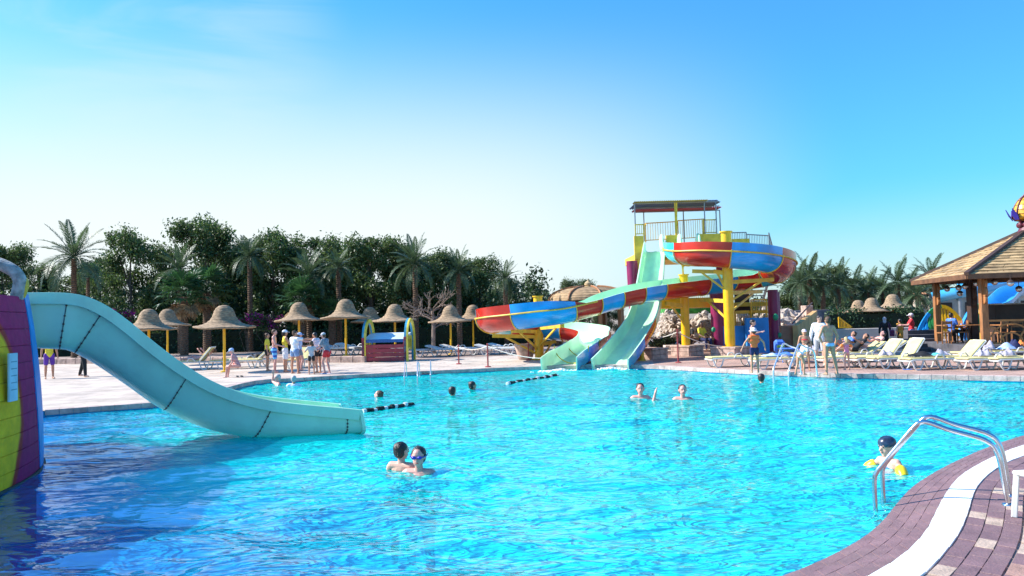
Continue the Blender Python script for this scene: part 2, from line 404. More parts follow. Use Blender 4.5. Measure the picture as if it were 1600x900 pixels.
# ---- tiles of the near edge
def tile_rows(parent, A, B, rows, seg, m_list, gap, h0, h1, lo, hi, jit=.0006, prob=None, label=None):
    A = resample(A[lo:hi], seg + 1); B = resample(B[lo:hi], seg + 1)
    for r in range(rows):
        for s_ in range(seg):
            sh = .5 * (r % 2)
            def P(u, v):
                u = min(max(u, 0), seg); i = min(int(u), seg - 1); f = u - i
                a = A[i].lerp(A[i + 1], f); b = B[i].lerp(B[i + 1], f); return a.lerp(b, v)
            q = [P(s_ + sh, r / rows), P(s_ + 1 + sh, r / rows), P(s_ + 1 + sh, (r + 1) / rows), P(s_ + sh, (r + 1) / rows)]
            if (q[1] - q[0]).length < .04: continue
            c = sum(q, Vector()) / 4
            q = [p + (c - p).normalized() * gap for p in q]
            zz = random.uniform(-jit, jit)
            mb = MB(); tops = [(p.x, p.y, p.z + h1 + zz) for p in q]; bots = [(p.x, p.y, p.z + h0) for p in q]
            i = [(q[0].x, q[0].y, q[0].z + h1 + zz)]
            qq = [p + (c - p).normalized() * .0035 for p in q]
            tops = [(p.x, p.y, p.z + h1 + zz) for p in qq]; mids = [(p.x, p.y, p.z + h1 + zz - .006) for p in q]
            flip = (q[1] - q[0]).cross(q[3] - q[0]).z < 0
            fs = [(8, 9, 10, 11)] + [(a, (a + 1) % 4, 4 + (a + 1) % 4, 4 + a) for a in range(4)] + [(4 + a, 4 + (a + 1) % 4, 8 + (a + 1) % 4, 8 + a) for a in range(4)]
            if flip: fs = [f[::-1] for f in fs]
            mb.add(bots + mids + tops, fs)
            mb.build('tile' if rows < 5 else 'brick', random.choices(m_list, prob)[0] if prob else random.choice(m_list), parent, org='local')
cop1 = mat('purple_brick', (.20, .112, .115), .62, .10, 5, .4, 40, dirt=.25)
cop2 = mat('mauve_brick', (.212, .12, .122), .62, .10, 5, .4, 40, dirt=.3)
whitetile = mat('white_tile', (.80, .79, .76), .55, .04, 3, .15, 50, dirt=.14)
tan1 = mat('tan_paver', (.46, .34, .26), .8, .15, 6, .5, 40, dirt=.3)
tan2 = mat('rose_paver', (.38, .22, .17), .8, .15, 6, .5, 40, dirt=.3)
mortar = mat('mortar', (.17, .11, .11), .95, .2, 12, .4, 80)
mb = MB(); n = NC
for A, B, dz in ((K0, K1, -.014), (K1, K2, -.012)):
    mb.add([(p.x, p.y, p.z + dz) for p in A] + [(p.x, p.y, p.z + dz) for p in B], [(i, i + 1, n + i + 1, n + i) for i in range(n - 1)])
mb.add([(p.x, p.y, p.z - .014) for p in K0] + [(p.x, p.y, -1.3) for p in K0], [(i, n + i, n + i + 1, i + 1) for i in range(n - 1)])
base = mb.build('coping_bed', mortar, org='local'); tag(base, kind='structure')
cp = bpy.data.objects.new('pool_coping', None); COL.objects.link(cp); tag(cp, kind='structure')
tile_rows(cp, K0, K1, 4, 40, [cop1, cop2], .0014, -.03, 0, 3, 50)
wb = bpy.data.objects.new('white_band', None); COL.objects.link(wb); tag(wb, kind='structure')
tile_rows(wb, K1, K2, 1, 30, [whitetile], .0028, -.03, .004, 3, 50, .0008)
ob = bpy.data.objects.new('near_paving', None); COL.objects.link(ob); tag(ob, kind='structure')
tile_rows(ob, offs(K2, _s * .01), K3, 3, 36, [cop1, cop2, tan1], .005, -.012, 0, 3, 44, .004, [6, 5, .9])
K4 = offs(K2, _s * 1.7)
ob2 = bpy.data.objects.new('outer_paving', None); COL.objects.link(ob2); tag(ob2, kind='structure')
tile_rows(ob2, offs(K3, _s * .01), K4, 9, 30, [tan1, tan2, cop2], .009, -.012, -.002, 3, 44, .006, [5, 4, 2])

# ---- pool shell
tile_blue = brick_mat('pool_wall_tile', (.02, .30, .55), (.03, .36, .60), (.05, .42, .62), .25, .12, 0, .1, .1)
pooltile = brick_mat('pool_floor_tile', (.14, .74, .80), (.16, .78, .82), (.22, .80, .84), .30, .30, 0, .0, .06)
V, Fc = cdt(poolxy, []); mb = MB(); mb.add([(v.x, v.y, -1.35) for v in V], Fc); fl_ = mb.build('pool_floor', pooltile, org='local'); tag(fl_, kind='structure')
mb = MB(); n = len(pool); mb.add([(p.x, p.y, .1145) for p in pool] + [(p.x, p.y, -1.35) for p in pool], [(i, (i + 1) % n, n + (i + 1) % n, n + i) for i in range(n) if not NEARI - 1 <= i < NEARI + NC])
tag(mb.build('pool_wall', tile_blue, org='local'), kind='structure')
# far coping strip: long edging stones
edge_m = mat('edge_stone', (.50, .38, .33), .8, .2, 4, .4, 30)
ec = bpy.data.objects.new('far_coping', None); COL.objects.link(ec); tag(ec, kind='structure')
ep = resample(far_loop[1:], 130); 
for i in range(len(ep) - 1):
    a, b = ep[i], ep[i + 1]; t = (b - a).normalized(); nn = Vector((-t.y, t.x, 0))
    if i < 34 and nn.x > 0 and abs(t.y) > .7: nn = -nn
    if abs(t.y) <= .7 and nn.y < 0: nn = -nn
    a = a + t * .006; b = b - t * .006; mb = MB()
    q = [a - nn * .03, b - nn * .03, b + nn * .30, a + nn * .30]
    mb.add([(p.x, p.y, .02) for p in q] + [(p.x, p.y, .145) for p in q], [(3, 2, 1, 0), (4, 5, 6, 7), (0, 1, 5, 4), (1, 2, 6, 5), (2, 3, 7, 6), (3, 0, 4, 7)])
    mb.build('edge_stone', edge_m, ec, org='local')

# ---- water
def water():
    NR, NA = 560, 620
    r = np.geomspace(3.6, 48, NR); a = np.linspace(-math.radians(48), math.radians(46), NA)
    A, Rr = np.meshgrid(a, r); X = Rr * np.sin(A); Y = Rr * np.cos(A)
    rg = np.random.default_rng(3); Z = np.zeros_like(X)
    # gentle warp so crests do not look straight
    wx = X + .25 * np.sin(.9 * Y + 1.3) + .18 * np.sin(1.7 * X + .8 * Y); wy = Y + .22 * np.sin(1.1 * X + .4) + .15 * np.sin(1.9 * Y - 1.2 * X)
    for i in range(64):
        lam = np.exp(rg.uniform(np.log(.28), np.log(2.6))); th = rg.normal(math.radians(78), math.radians(38))
        k = 2 * math.pi / lam; ph = rg.uniform(0, 6.28); amp = .0016 * lam ** 1.05 / .8
        fade = np.clip((lam * 1.0) / (Rr * .012 + .0001) / 4, 0, 1)
        s = np.sin(k * (math.cos(th) * wx + math.sin(th) * wy) + ph)
        Z += amp * fade * (s + .25 * np.sin(2 * (k * (math.cos(th) * wx + math.sin(th) * wy) + ph)))
    # calmer and rougher patches, rings round the bathers
    Z *= 1.0 + .45 * np.sin(.55 * X + .8 * np.sin(.4 * Y)) * np.sin(.42 * Y + 1.1 + .9 * np.sin(.5 * X))
    for px_, py_ in ((627, 735), (655, 738), (1389, 728), (1001, 624), (1067, 624), (590, 621), (707, 618), (738, 610), (1190, 597)):
        c = G(px_, py_, 0); dd = np.hypot(X - c.x, Y - c.y); lam = .34 + .012 * c.y; Z += .011 * np.sin(2 * math.pi * dd / lam) * np.exp(-((dd - .35) / .75) ** 2) * np.clip(dd / .2, 0, 1)
    # splash at the two chute ends
    for cx, px_ in ((-.2, 872), (0, 953)):
        c = XZ(px_, 28.6, 0); dd = np.hypot(X - c.x, Y - c.y); Z += .04 * np.exp(-(dd / .7) ** 2) + .02 * np.sin(9 * dd) * np.exp(-dd / 1.2)
    me = bpy.data.meshes.new('water'); V = np.stack([X, Y, Z], -1).reshape(-1, 3)
    i = np.arange(NR - 1)[:, None] * NA + np.arange(NA - 1)[None, :]
    Fq = np.stack([i, i + 1, i + NA + 1, i + NA], -1).reshape(-1, 4)[:, ::-1]
    # keep only faces whose centre lies in or near the pool
    me.vertices.add(len(V)); me.vertices.foreach_set('co', V.ravel())
    cx = V[Fq].mean(1); ins = np.zeros(len(Fq), bool); L_ = np.array(poolxy)
    j = len(L_) - 1
    for q in range(len(L_)):
        xa, ya = L_[q]; xb, yb = L_[j]
        if ya != yb:
            c = ((ya > cx[:, 1]) != (yb > cx[:, 1])) & (cx[:, 0] < (xb - xa) * (cx[:, 1] - ya) / (yb - ya) + xa); ins ^= c
        j = q
    # grow a few cells so the sheet tucks under the coping
    g = ins.reshape(NR - 1, NA - 1).copy()
    for _ in range(2):
        h = g.copy(); h[1:] |= g[:-1]; h[:-1] |= g[1:]; h[:, 1:] |= g[:, :-1]; h[:, :-1] |= g[:, 1:]; g = h
    Fq = Fq[g.ravel()]
    me.loops.add(Fq.size); me.loops.foreach_set('vertex_index', Fq.ravel().astype(np.int32))
    me.polygons.add(len(Fq)); me.polygons.foreach_set('loop_start', np.arange(0, Fq.size, 4)); me.polygons.foreach_set('loop_total', np.full(len(Fq), 4))
    me.polygons.foreach_set('use_smooth', np.ones(len(Fq), bool)); me.update(); me.validate()
    bm = bmesh.new(); bm.from_mesh(me); bmesh.ops.delete(bm, geom=[v for v in bm.verts if not v.link_faces], context='VERTS'); bm.to_mesh(me); bm.free()
    m = bpy.data.materials.new('pool_water'); m.use_nodes = True; t = m.node_tree; t.nodes.clear(); l = t.links.new
    o = _n(t, 'ShaderNodeOutputMaterial'); tc = _n(t, 'ShaderNodeTexCoord')
    mp = _n(t, 'ShaderNodeMapping'); mp.inputs['Rotation'].default_value = (0, 0, R(12)); mp.inputs['Scale'].default_value = (.55, 1.35, 1)
    l(tc.outputs['Object'], mp.inputs['Vector'])
    n1 = _n(t, 'ShaderNodeTexNoise'); n1.inputs['Scale'].default_value = 4.2; n1.inputs['Detail'].default_value = 1.6; n1.inputs['Distortion'].default_value = 1.1
    n2 = _n(t, 'ShaderNodeTexNoise'); n2.inputs['Scale'].default_value = 1.7; n2.inputs['Detail'].default_value = 2; n2.inputs['Distortion'].default_value = 1.4
    l(mp.outputs[0], n1.inputs['Vector']); l(mp.outputs[0], n2.inputs['Vector'])
    ad = _n(t, 'ShaderNodeMath', operation='MULTIPLY_ADD'); ad.inputs[1].default_value = 2.3; l(n2.outputs['Fac'], ad.inputs[0]); l(n1.outputs['Fac'], ad.inputs[2])
    bp = _n(t, 'ShaderNodeBump'); bp.inputs['Strength'].default_value = 1; bp.inputs['Distance'].default_value = .013; l(ad.outputs[0], bp.inputs['Height'])
    gl = _n(t, 'ShaderNodeBsdfGlossy'); gl.inputs['Roughness'].default_value = .035; gl.inputs['Color'].default_value = (1, 1, 1, 1)
    df = _n(t, 'ShaderNodeBsdfDiffuse'); df.inputs['Color'].default_value = (.0, .40, .66, 1)
    tr = _n(t, 'ShaderNodeBsdfTransparent'); tr.inputs['Color'].default_value = (.16, .86, .97, 1)
    fr = _n(t, 'ShaderNodeFresnel'); fr.inputs['IOR'].default_value = 1.33
    # bluer water colour towards the near left by the tub, blended by position
    sp_ = _n(t, 'ShaderNodeSeparateXYZ'); l(tc.outputs['Object'], sp_.inputs[0]); n3 = _n(t, 'ShaderNodeTexNoise'); n3.inputs['Scale'].default_value = .25; n3.inputs['Detail'].default_value = 3; l(tc.outputs['Object'], n3.inputs['Vector'])
    a1_ = _n(t, 'ShaderNodeMath', operation='MULTIPLY_ADD'); l(sp_.outputs['X'], a1_.inputs[0]); a1_.inputs[1].default_value = .75; 
    a2_ = _n(t, 'ShaderNodeMath', operation='MULTIPLY_ADD'); l(sp_.outputs['Y'], a2_.inputs[0]); a2_.inputs[1].default_value = .5; a2_.inputs[2].default_value = 0; l(a2_.outputs[0], a1_.inputs[2])
    a3_ = _n(t, 'ShaderNodeMath', operation='MULTIPLY_ADD'); l(n3.outputs['Fac'], a3_.inputs[0]); a3_.inputs[1].default_value = 3.5; l(a1_.outputs[0], a3_.inputs[2])
    mk = _n(t, 'ShaderNodeMapRange', interpolation_type='SMOOTHSTEP'); l(a3_.outputs[0], mk.inputs['Value']); mk.inputs['From Min'].default_value = 1.2; mk.inputs['From Max'].default_value = 6.2
    for sock, tub_c, sh in ((df.inputs['Color'], (.0, .20, .66, 1), (.0, .86, .80, 1)), (tr.inputs['Color'], (.0, .42, .92, 1), (.10, .97, 1, 1))):
        q_ = _n(t, 'ShaderNodeMix', data_type='RGBA'); q_.inputs['A'].default_value = tub_c; q_.inputs['B'].default_value = sh; l(mk.outputs[0], q_.inputs['Factor']); l(q_.outputs['Result'], sock)
    for x in (gl, fr): l(bp.outputs[0], x.inputs['Normal'])
    # light scattered just under the surface follows the ripples more strongly
    n4 = _n(t, 'ShaderNodeTexNoise'); n4.inputs['Scale'].default_value = 5.5; n4.inputs['Detail'].default_value = 3; n4.inputs['Distortion'].default_value = 1.6; l(mp.outputs[0], n4.inputs['Vector'])
    b4 = _n(t, 'ShaderNodeMath', operation='MULTIPLY_ADD'); b4.inputs[1].default_value = 1.0; l(n4.outputs['Fac'], b4.inputs[0]); l(ad.outputs[0], b4.inputs[2])
    bp2 = _n(t, 'ShaderNodeBump'); bp2.inputs['Strength'].default_value = 1; bp2.inputs['Distance'].default_value = .13; 
    n5 = _n(t, 'ShaderNodeTexNoise'); n5.inputs['Scale'].default_value = 2.6; n5.inputs['Detail'].default_value = 2; n5.inputs['Distortion'].default_value = 2.2; l(mp.outputs[0], n5.inputs['Vector'])
    r5 = _n(t, 'ShaderNodeMath', operation='SUBTRACT'); l(n5.outputs['Fac'], r5.inputs[0]); r5.inputs[1].default_value = .5
    r6 = _n(t, 'ShaderNodeMath', operation='ABSOLUTE'); l(r5.outputs[0], r6.inputs[0])
    r7 = _n(t, 'ShaderNodeMath', operation='MULTIPLY_ADD'); l(r6.outputs[0], r7.inputs[0]); r7.inputs[1].default_value = -3.2; l(b4.outputs[0], r7.inputs[2]); l(r7.outputs[0], bp2.inputs['Height']); l(bp2.outputs[0], df.inputs['Normal'])
    m1 = _n(t, 'ShaderNodeMixShader'); m1.inputs['Fac'].default_value = .6; l(tr.outputs[0], m1.inputs[1]); l(df.outputs[0], m1.inputs[2])
    m2 = _n(t, 'ShaderNodeMixShader'); fm = _n(t, 'ShaderNodeMath', operation='MULTIPLY'); fm.inputs[1].default_value = .34; l(fr.outputs[0], fm.inputs[0]); l(fm.outputs[0], m2.inputs['Fac']); l(m1.outputs[0], m2.inputs[1]); l(gl.outputs[0], m2.inputs[2])
    l(m2.outputs[0], o.inputs['Surface'])
    return tag(link('pool_water', me, m), kind='structure')
water()
# ================================================================== slides
def flume(parent, name, P, prof_fn, secs, inner_m, thick=.05, rim_m=None, n_res=10):
    """sweep an open trough along P. secs = list of (start, end, outer material, part name)."""
    P = catmull(P, n_res); N = len(P); fr = []
    for i, p in enumerate(P):
        t = (P[min(i + 1, N - 1)] - P[max(i - 1, 0)]).normalized(); l_ = Vector((t.y, -t.x, 0)).normalized(); u = l_.cross(t)
        fr.append((p, l_, u))
    for (s0, s1, m_, pn) in secs:
        a = int(round(s0 * (N - 1))); b = int(round(s1 * (N - 1))); rings = []
        for i in range(a, b + 1):
            p, l_, u = fr[i]; f = i / (N - 1); pr = prof_fn(f); K = len(pr)
            # offset normal in 2D
            nr = []
            for k in range(K):
                q0 = Vector(pr[max(k - 1, 0)]); q1 = Vector(pr[min(k + 1, K - 1)]); d = (q1 - q0).normalized(); nr.append(Vector((d.y, -d.x)))
            inner = [p + l_ * x + u * y for x, y in pr]
            outer = [p + l_ * (x + nv.x * thick) + u * (y + nv.y * thick) for (x, y), nv in zip(pr, nr)]
            rings.append(inner + outer[::-1])
        mb = MB(); K2_ = 2 * K; vs = [v for r in rings for v in r]; 
        for i in range(len(rings) - 1):
            for k in range(K2_):
                k2 = (k + 1) % K2_; mi = 1 if k < K - 1 else (2 if k in (K - 1, K2_ - 1) else 0)
                mb.f.append((i * K2_ + k, (i + 1) * K2_ + k, (i + 1) * K2_ + k2, i * K2_ + k2)); mb.mi.append(mi)
        mb.f.append(tuple(range(K2_))); mb.mi.append(2); b0 = (len(rings) - 1) * K2_
        mb.f.append(tuple(range(b0, b0 + K2_))[::-1]); mb.mi.append(2)
        mb.v = vs
        mb.build(pn, [m_, inner_m, rim_m or inner_m], parent, smooth=True)
    return fr

def arc_prof(r, extraL=0, extraR=0, n=12, flat=.9):
    pts = []
    if extraL: pts.append((-r * 1.02, r + extraL))
    for k in range(n + 1):
        a = math.pi + math.pi * k / n; x = r * math.cos(a); y = r + r * math.sin(a) * flat
        pts.append((x, y))
    if extraR: pts.append((r * 1.02, r + extraR))
    return pts
def lerp(a, b, t): return a + (b - a) * max(0, min(1, t))

# --- blue/red spiral flume
S2 = [(1076, 36.9, 4.78), (1066, 35.3, 4.5), (1063, 33.8, 4.22), (1080, 32.4, 4.0), (1112, 31.6, 3.9), (1150, 31.3, 3.78), (1186, 31.7, 3.68), (1213, 32.8, 3.55), (1219, 34.1, 3.4), (1204, 35.4, 3.2), (1172, 35.7, 3.05),
      (1138, 35.1, 2.92), (1092, 34.2, 2.78), (1040, 33.5, 2.62), (1000, 33.0, 2.46), (955, 32.5, 2.2), (918, 32.0, 1.93), (882, 31.7, 1.72), (848, 31.6, 1.62), (812, 31.9, 1.52), (782, 32.5, 1.44), (769, 33.4, 1.36), (782, 34.5, 1.24), (822, 35.0, 1.1), (866, 35.0, .95), (902, 34.5, .8), (925, 33.8, .66), (928, 33.0, .52), (917, 32.2, .38), (901, 31.2, .22), (886, 30.2, .06), (874, 28.95, -.1)]
P2 = [XZ(*p) for p in S2]; nseg = len(P2) - 1
sp = thing('spiral_slide', 'long red and blue open spiral water slide winding from the tower down to the pool', 'water slide', XZ(900, 32, .13))
def prof2(f):
    s = f * nseg
    hump = lambda c, w_, h: h * max(0, 1 - abs((s - c) / w_) ** 4)
    eR = .07 + hump(5.6, 5.3, .32) + hump(12.3, 3.3, .20)
    eL = .07 + hump(19.6, 3.4, .36) + hump(24.8, 3.0, .22)
    r = .64
    if s > 27:      # last part: flat walled chute
        pr = arc_prof(r, .08, .08)
        sq = [(-.66, .62), (-.66, .5), (-.66, .36), (-.65, .2), (-.6, .06), (-.45, 0), (-.25, 0), (0, 0), (.25, 0), (.45, 0), (.6, .06), (.65, .2), (.66, .36), (.66, .5), (.66, .62)]
        t = max(0, min(1, (s - 27) / 2)); return [(lerp(a[0], b[0], t), lerp(a[1], b[1], t)) for a, b in zip(pr, sq)]
    return arc_prof(r, eL, eR)
def sec(bounds, mats_):
    return [(a / nseg, b / nseg, m_, 'flume_section') for (a, b), m_ in zip(zip(bounds, bounds[1:]), mats_)]
bd = [0, 1.5, 2.85, 4.72, 6.35, 8.6, 9.4, 11.0, 11.9, 13.15, 14.0, 14.7, 15.55, 16.65, 19.05, 20.75, 22.3, 23.4, 24.4, 26.4, 28.3, 29.4, 31]
ms = [cyan_gel, cyan_gel, red_gel, blue_gel, red_gel, cyan_gel, red_gel, blue_gel, red_gel, blue_gel, red_gel, blue_gel, red_gel, blue_gel, red_gel, cyan_gel, red_gel, blue_gel, red_gel, red_gel, blue_gel, cyan_gel]
fr2 = flume(sp, 'flume', P2, prof2, sec(bd, ms), mint_gel, .045)
# raised flange band (yellow when it is the outer wall of the loops) and joint rings
N2 = len(fr2)
def rimtube(s0, s1, side, dz, m_, r=.035, name='flange'):
    a = int(s0 / nseg * (N2 - 1)); b = int(s1 / nseg * (N2 - 1))
    pts = [fr2[i][0] + fr2[i][1] * (side * .72) + fr2[i][2] * dz for i in range(a, b + 1)]
    mb = MB(); n_ = len(pts)
    for i in range(n_ - 1):
        pass
    mb.tube(pts, r, 6); mb.build(name, m_, sp, smooth=True)
rimtube(.6, 10.9, 1, .66, yellow_pale, .036)
rimtube(15.8, 23.6, -1, .66, yellow_pale, .036)
for s_ in bd[1:-1]:
    i = int(round(s_ / nseg * (N2 - 1))); p, l_, u = fr2[i]; t = u.cross(l_); mb = MB(); pr = arc_prof(.725, .06, .06, flat=.9)
    mb.tube([p + l_ * x + u * (y - .065) for x, y in pr], .021, 5); mb.build('joint_ring', yellow_pale if s_ not in (15.1,) else yellow_pale, sp, smooth=True)

# --- straight mint slide
S1 = [(1024, 37.2, 5.02), (1024, 36.5, 4.95), (1021, 35.6, 4.1), (1017, 34.7, 3.1), (1012, 33.8, 2.15), (1004, 32.9, 1.45), (991, 31.9, .9), (976, 30.8, .42), (964, 29.9, .1), (954, 28.95, -.1)]
P1 = [XZ(*p) for p in S1]
st = thing('straight_slide', 'steep mint green chute running from the tower front straight down into the pool', 'water slide', XZ(985, 32, .13))
def prof1(f):
    wd = lerp(.46, .66, (f - .15) / .6); h = .52
    return [(-wd - .02, h), (-wd, .3), (-wd, .14), (-wd + .05, .03), (-wd + .14, 0), (-.1, 0), (0, .03), (.1, 0), (wd - .14, 0), (wd - .05, .03), (wd, .14), (wd, .3), (wd + .02, h)]
n1_ = len(P1) - 1
flume(st, 'flume', P1, prof1, [(0, .3, mint_gel, 'chute_section'), (.3, .56, mint_gel, 'chute_section'), (.56, .72, red_gel, 'chute_section'), (.72, .84, blue_gel, 'chute_section'), (.84, 1, cyan_gel, 'chute_section')], mint_gel, .05)

foamm = mat('white_foam', (.85, .88, .9), .6, .03, 9, .4, 60)
rgf = random.Random(3)
for px_, lb in ((873, 'white splash foam at the mouth of the spiral slide'), (953, 'white splash foam at the foot of the straight mint chute')):
    c = XZ(px_, 28.8, .02); mb = MB()
    for _ in range(170):
        r_ = abs(rgf.gauss(0, .5)); a_ = rgf.uniform(0, 6.28); s_ = rgf.uniform(.015, .06) * (1.2 - min(r_, 1) * .7); mb.ell((c.x + r_ * math.cos(a_) * 1.0, c.y + r_ * .5 * math.sin(a_) - .1, rgf.uniform(0, .09) * (1 - min(r_, .9))), (s_ * 1.5, s_ * 1.3, s_ * .7), 6, 4)
    tag(mb.build('splash_foam', foamm, org='local', smooth='all'), lb, None, None, 'stuff')
# --- steel columns with stone pedestals and arms
def pedestal(px, py, w_, h, rz, label):
    c = G(px, py, .13); mb = MB(); mb.box((0, 0, h / 2), (w_, w_, h)); o = thing('stone_pedestal', label, 'pedestal', c, rz, 'stone pedestals under the slide columns')
    for zi in range(2):
        for xi in range(4):
            a = xi * math.pi / 2
            for k in range(2):
                mm = MB(); off = (k - .5) * w_ / 2 + (w_ * .0)
                mm.box((math.cos(a) * w_ * .5 - math.sin(a) * off, math.sin(a) * w_ * .5 + math.cos(a) * off, (zi + .5) * h / 2), (.06, w_ / 2 - .012, h / 2 - .012), a)
                mm.build('stone', pinkstone, o, org='local', bevel=.012)
    mb = MB(); mb.box((0, 0, h / 2), (w_ - .02, w_ - .02, h - .02)); mb.build('core', mortar, o, org='local')
    mb = MB(); mb.box((0, 0, h + .04), (w_ + .1, w_ + .1, .08)); mb.build('cap_stone', pinkstone, o, org='local', bevel=.015)
    return c
def column(px, d, z0, z1, r, arms, label):
    b = XZ(px, d, z0); o = thing('slide_column', label, 'column', b, 0, 'yellow steel columns holding up the slides')
    mb = MB(); mb.lathe([(r * 1.8, 0), (r * 1.8, .04), (r, .04), (r, z1 - z0), (r * 1.25, z1 - z0), (r * 1.25, z1 - z0 + .05), (0.001, z1 - z0 + .05)], n=20); mb.build('post', yellow, o, org='local', smooth=True)
    for (qx, qd, qz) in arms:
        e = XZ(qx, qd, qz) - b; s_ = Vector((0, 0, e.z - .12)); mb = MB(); mb.bar(s_, e, .1, .16); mb.build('arm', yellow_pale, o, org='local')
        s2 = Vector((0, 0, e.z - .95)); mb = MB(); mb.bar(s2, s_.lerp(e, .72) - Vector((0, 0, .06)), .06, .08); mb.build('brace', yellow_pale, o, org='local')
c = pedestal(1143, 560, 1.15, .42, R(40), 'square stone pedestal under the tall yellow column beside the blue wall')
column(1141, c.y, .6, 5.35, .21, [(1082, 32.6, 3.82), (1208, 33.2, 3.4), (1115, 31.8, 3.75), (1190, 35.4, 2.95), (1095, 34.2, 2.62)], 'tallest yellow steel column rising through the upper slide loop')
c2_ = pedestal(1074, 556, 1.0, .4, R(40), 'stone pedestal under the yellow column left of the tall one')
column(1072, c2_.y, .55, 3.75, .19, [(1066, 34.4, 4.3), (1040, 33.6, 2.5)], 'shorter yellow steel column in front of the rockery')
pedestal(1017, 561, 1.0, .4, R(40), 'stone pedestal beside the foot of the mint chute')
c3_ = G(845, 562, .13)
column(843, c3_.y, .13, 2.95, .2, [(800, 32.0, 1.5), (880, 32.0, 1.66), (770, 33.6, 1.28), (835, 35.0, 1.0), (868, 35.0, .92)], 'yellow steel column inside the lower slide loop')
# small legs under the chutes
for px, d, z in ((918, 32.2, .35), (1003, 31.7, .8), (985, 31.0, .45)):
    b = XZ(px, d, .13); o = thing('support_post', {918: 'low yellow leg under the end of the spiral slide', 1003: 'yellow leg under the mint chute by the stone pedestal', 985: 'lowest yellow leg under the mint chute near the water'}[px], 'post', b)
    mb = MB(); mb.lathe([(.1, 0), (.1, z - .13)], n=12); mb.build('post', yellow, o, org='local', smooth=True); mb = MB(); mb.box((0, 0, .02), (.3, .3, .04)); mb.build('base_plate', yellow_pale, o, org='local')

# --- the slide tower
T0 = XZ(1055, 37.6, .13); tw = thing('slide_tower', 'tall slide tower with magenta columns, yellow railings and a striped canopy', 'tower', T0)
def tcol(px, d, z0, z1, r, m_, nm='tower_column', lean=0):
    a = XZ(px, d, z0); mb = MB(); mb.tube([a, a + Vector((lean, 0, z1 - z0))], r, 16); return mb.build(nm, m_, tw, smooth=True)
tcol(996, 36.6, .1, 4.6, .27, purple_paint, lean=-.12); tcol(1003, 38.6, .1, 4.9, .27, purple_paint)
tcol(1124, 35.9, .1, 2.9, .33, purple_paint); tcol(1133, 38.9, .1, 4.9, .3, purple_paint); tcol(1211, 36.6, .1, 3.05, .24, purple_paint); tcol(1214, 39.4, .1, 3.0, .24, purple_paint)
greenp = mat('green_paint', (.03, .35, .16), .5, .1, 3)
for px, d, z, r in ((997, 36.28, 3.35, .13), (1115, 35.55, 1.25, .10), (1212, 36.33, 1.75, .13), (1218, 36.4, .9, .1), (990, 36.3, 2.6, .1)):
    c = XZ(px, d, z); mb = MB(); mb.ell(c, (r, .07, r * 1.3), 10, 6); mb.build('green_leaf_mark', greenp, tw, smooth=True)
zt = 4.98
def TB(px0, px1, d0, d1, z0, z1, m_, nm):
    a = XZ(px0, d0, z0); b = XZ(px1, d0, z0); mb = MB(); mb.box(((a.x + b.x) / 2, (d0 + d1) / 2, (z0 + z1) / 2), (b.x - a.x, d1 - d0, z1 - z0)); return mb.build(nm, m_, tw, bevel=.01)
TB(994, 1137, 37.0, 40.6, zt - .35, zt, yellow_pale, 'platform')
TB(1137, 1172, 37.3, 40.4, zt - .3, zt + .62, yellow_pale, 'landing')
TB(992, 1007, 36.9, 37.05, zt - .3, zt + .85, yellow_pale, 'side_panel')
TB(993, 1005, 36.92, 37.3, zt - 1.1, zt - .3, yellow_pale, 'bracket')
TB(1042, 1060, 36.85, 36.98, zt - .35, zt + .84, yellow_pale, 'front_panel')
TB(1094, 1136, 36.85, 36.98, zt - .35, zt + .86, yellow_pale, 'front_panel')
for px in (1034, 1062, 1091):   # hump shaped ends between the chute mouths
    a = XZ(px, 36.6, zt); mb = MB(); mb.ell((a.x, 36.6, zt + .46), (.10, .45, .42), 10, 8); mb.build('chute_divider', mint_gel, tw, smooth=True)
# canopy posts, roof
canopy = part('canopy', tw)
zr = 7.42
posts = [(994, 37.0), (1121, 37.0), (1057, 37.0), (1008, 40.2), (1127, 40.2), (1070, 40.2), (1103, 37.1)]
for px, d in posts:
    mb = MB(); a = XZ(px, d, zt); mb.bar(a, a + Vector((0, 0, zr - zt)), .05); mb.build('canopy_post', yellow_pale if px == 1057 and d < 38 else galv, canopy)
for j, (d0, d1, m_, px1) in enumerate(((36.7, 37.5, mat('yellow_sheet', (.34, .27, .03), .5, .15, 4), 1107), (36.95, 38.3, mat('blue_sheet', (.03, .07, .22), .5, .15, 4), 1122), (37.5, 39.4, MATS['blue_sheet'], 1126), (39.4, 40.6, mat('crimson_sheet', (.32, .03, .08), .5, .15, 4), 1128))):
    px0 = 992 if j != 1 else 1108; nR = 40 if j != 1 else 6
    a = XZ(px0, d0, zr); b = XZ(px1, d0, zr); n_ = nR * 4; vs = []; 
    for k in range(n_ + 1):
        x = a.x + (b.x - a.x) * k / n_; z = zr + .05 + .03 * math.sin(k * math.pi / 2 + .5) + .004 * j
        vs += [(x, d0, z), (x, d1, z), (x, d0, z - .012), (x, d1, z - .012)]
    mb = MB(); fs = []
    for k in range(n_):
        i = 4 * k; fs += [(i, i + 4, i + 5, i + 1), (i + 2, i + 3, i + 7, i + 6), (i, i + 2, i + 6, i + 4), (i + 1, i + 5, i + 7, i + 3)]
    mb.add(vs, fs); mb.build('roof_sheet', m_, canopy)
for d in (37, 38.6, 40.2):
    mb = MB(); mb.bar(XZ(993, d, zr - .01), XZ(1124, d, zr - .01), .04, .05); mb.build('roof_beam', galv, canopy)
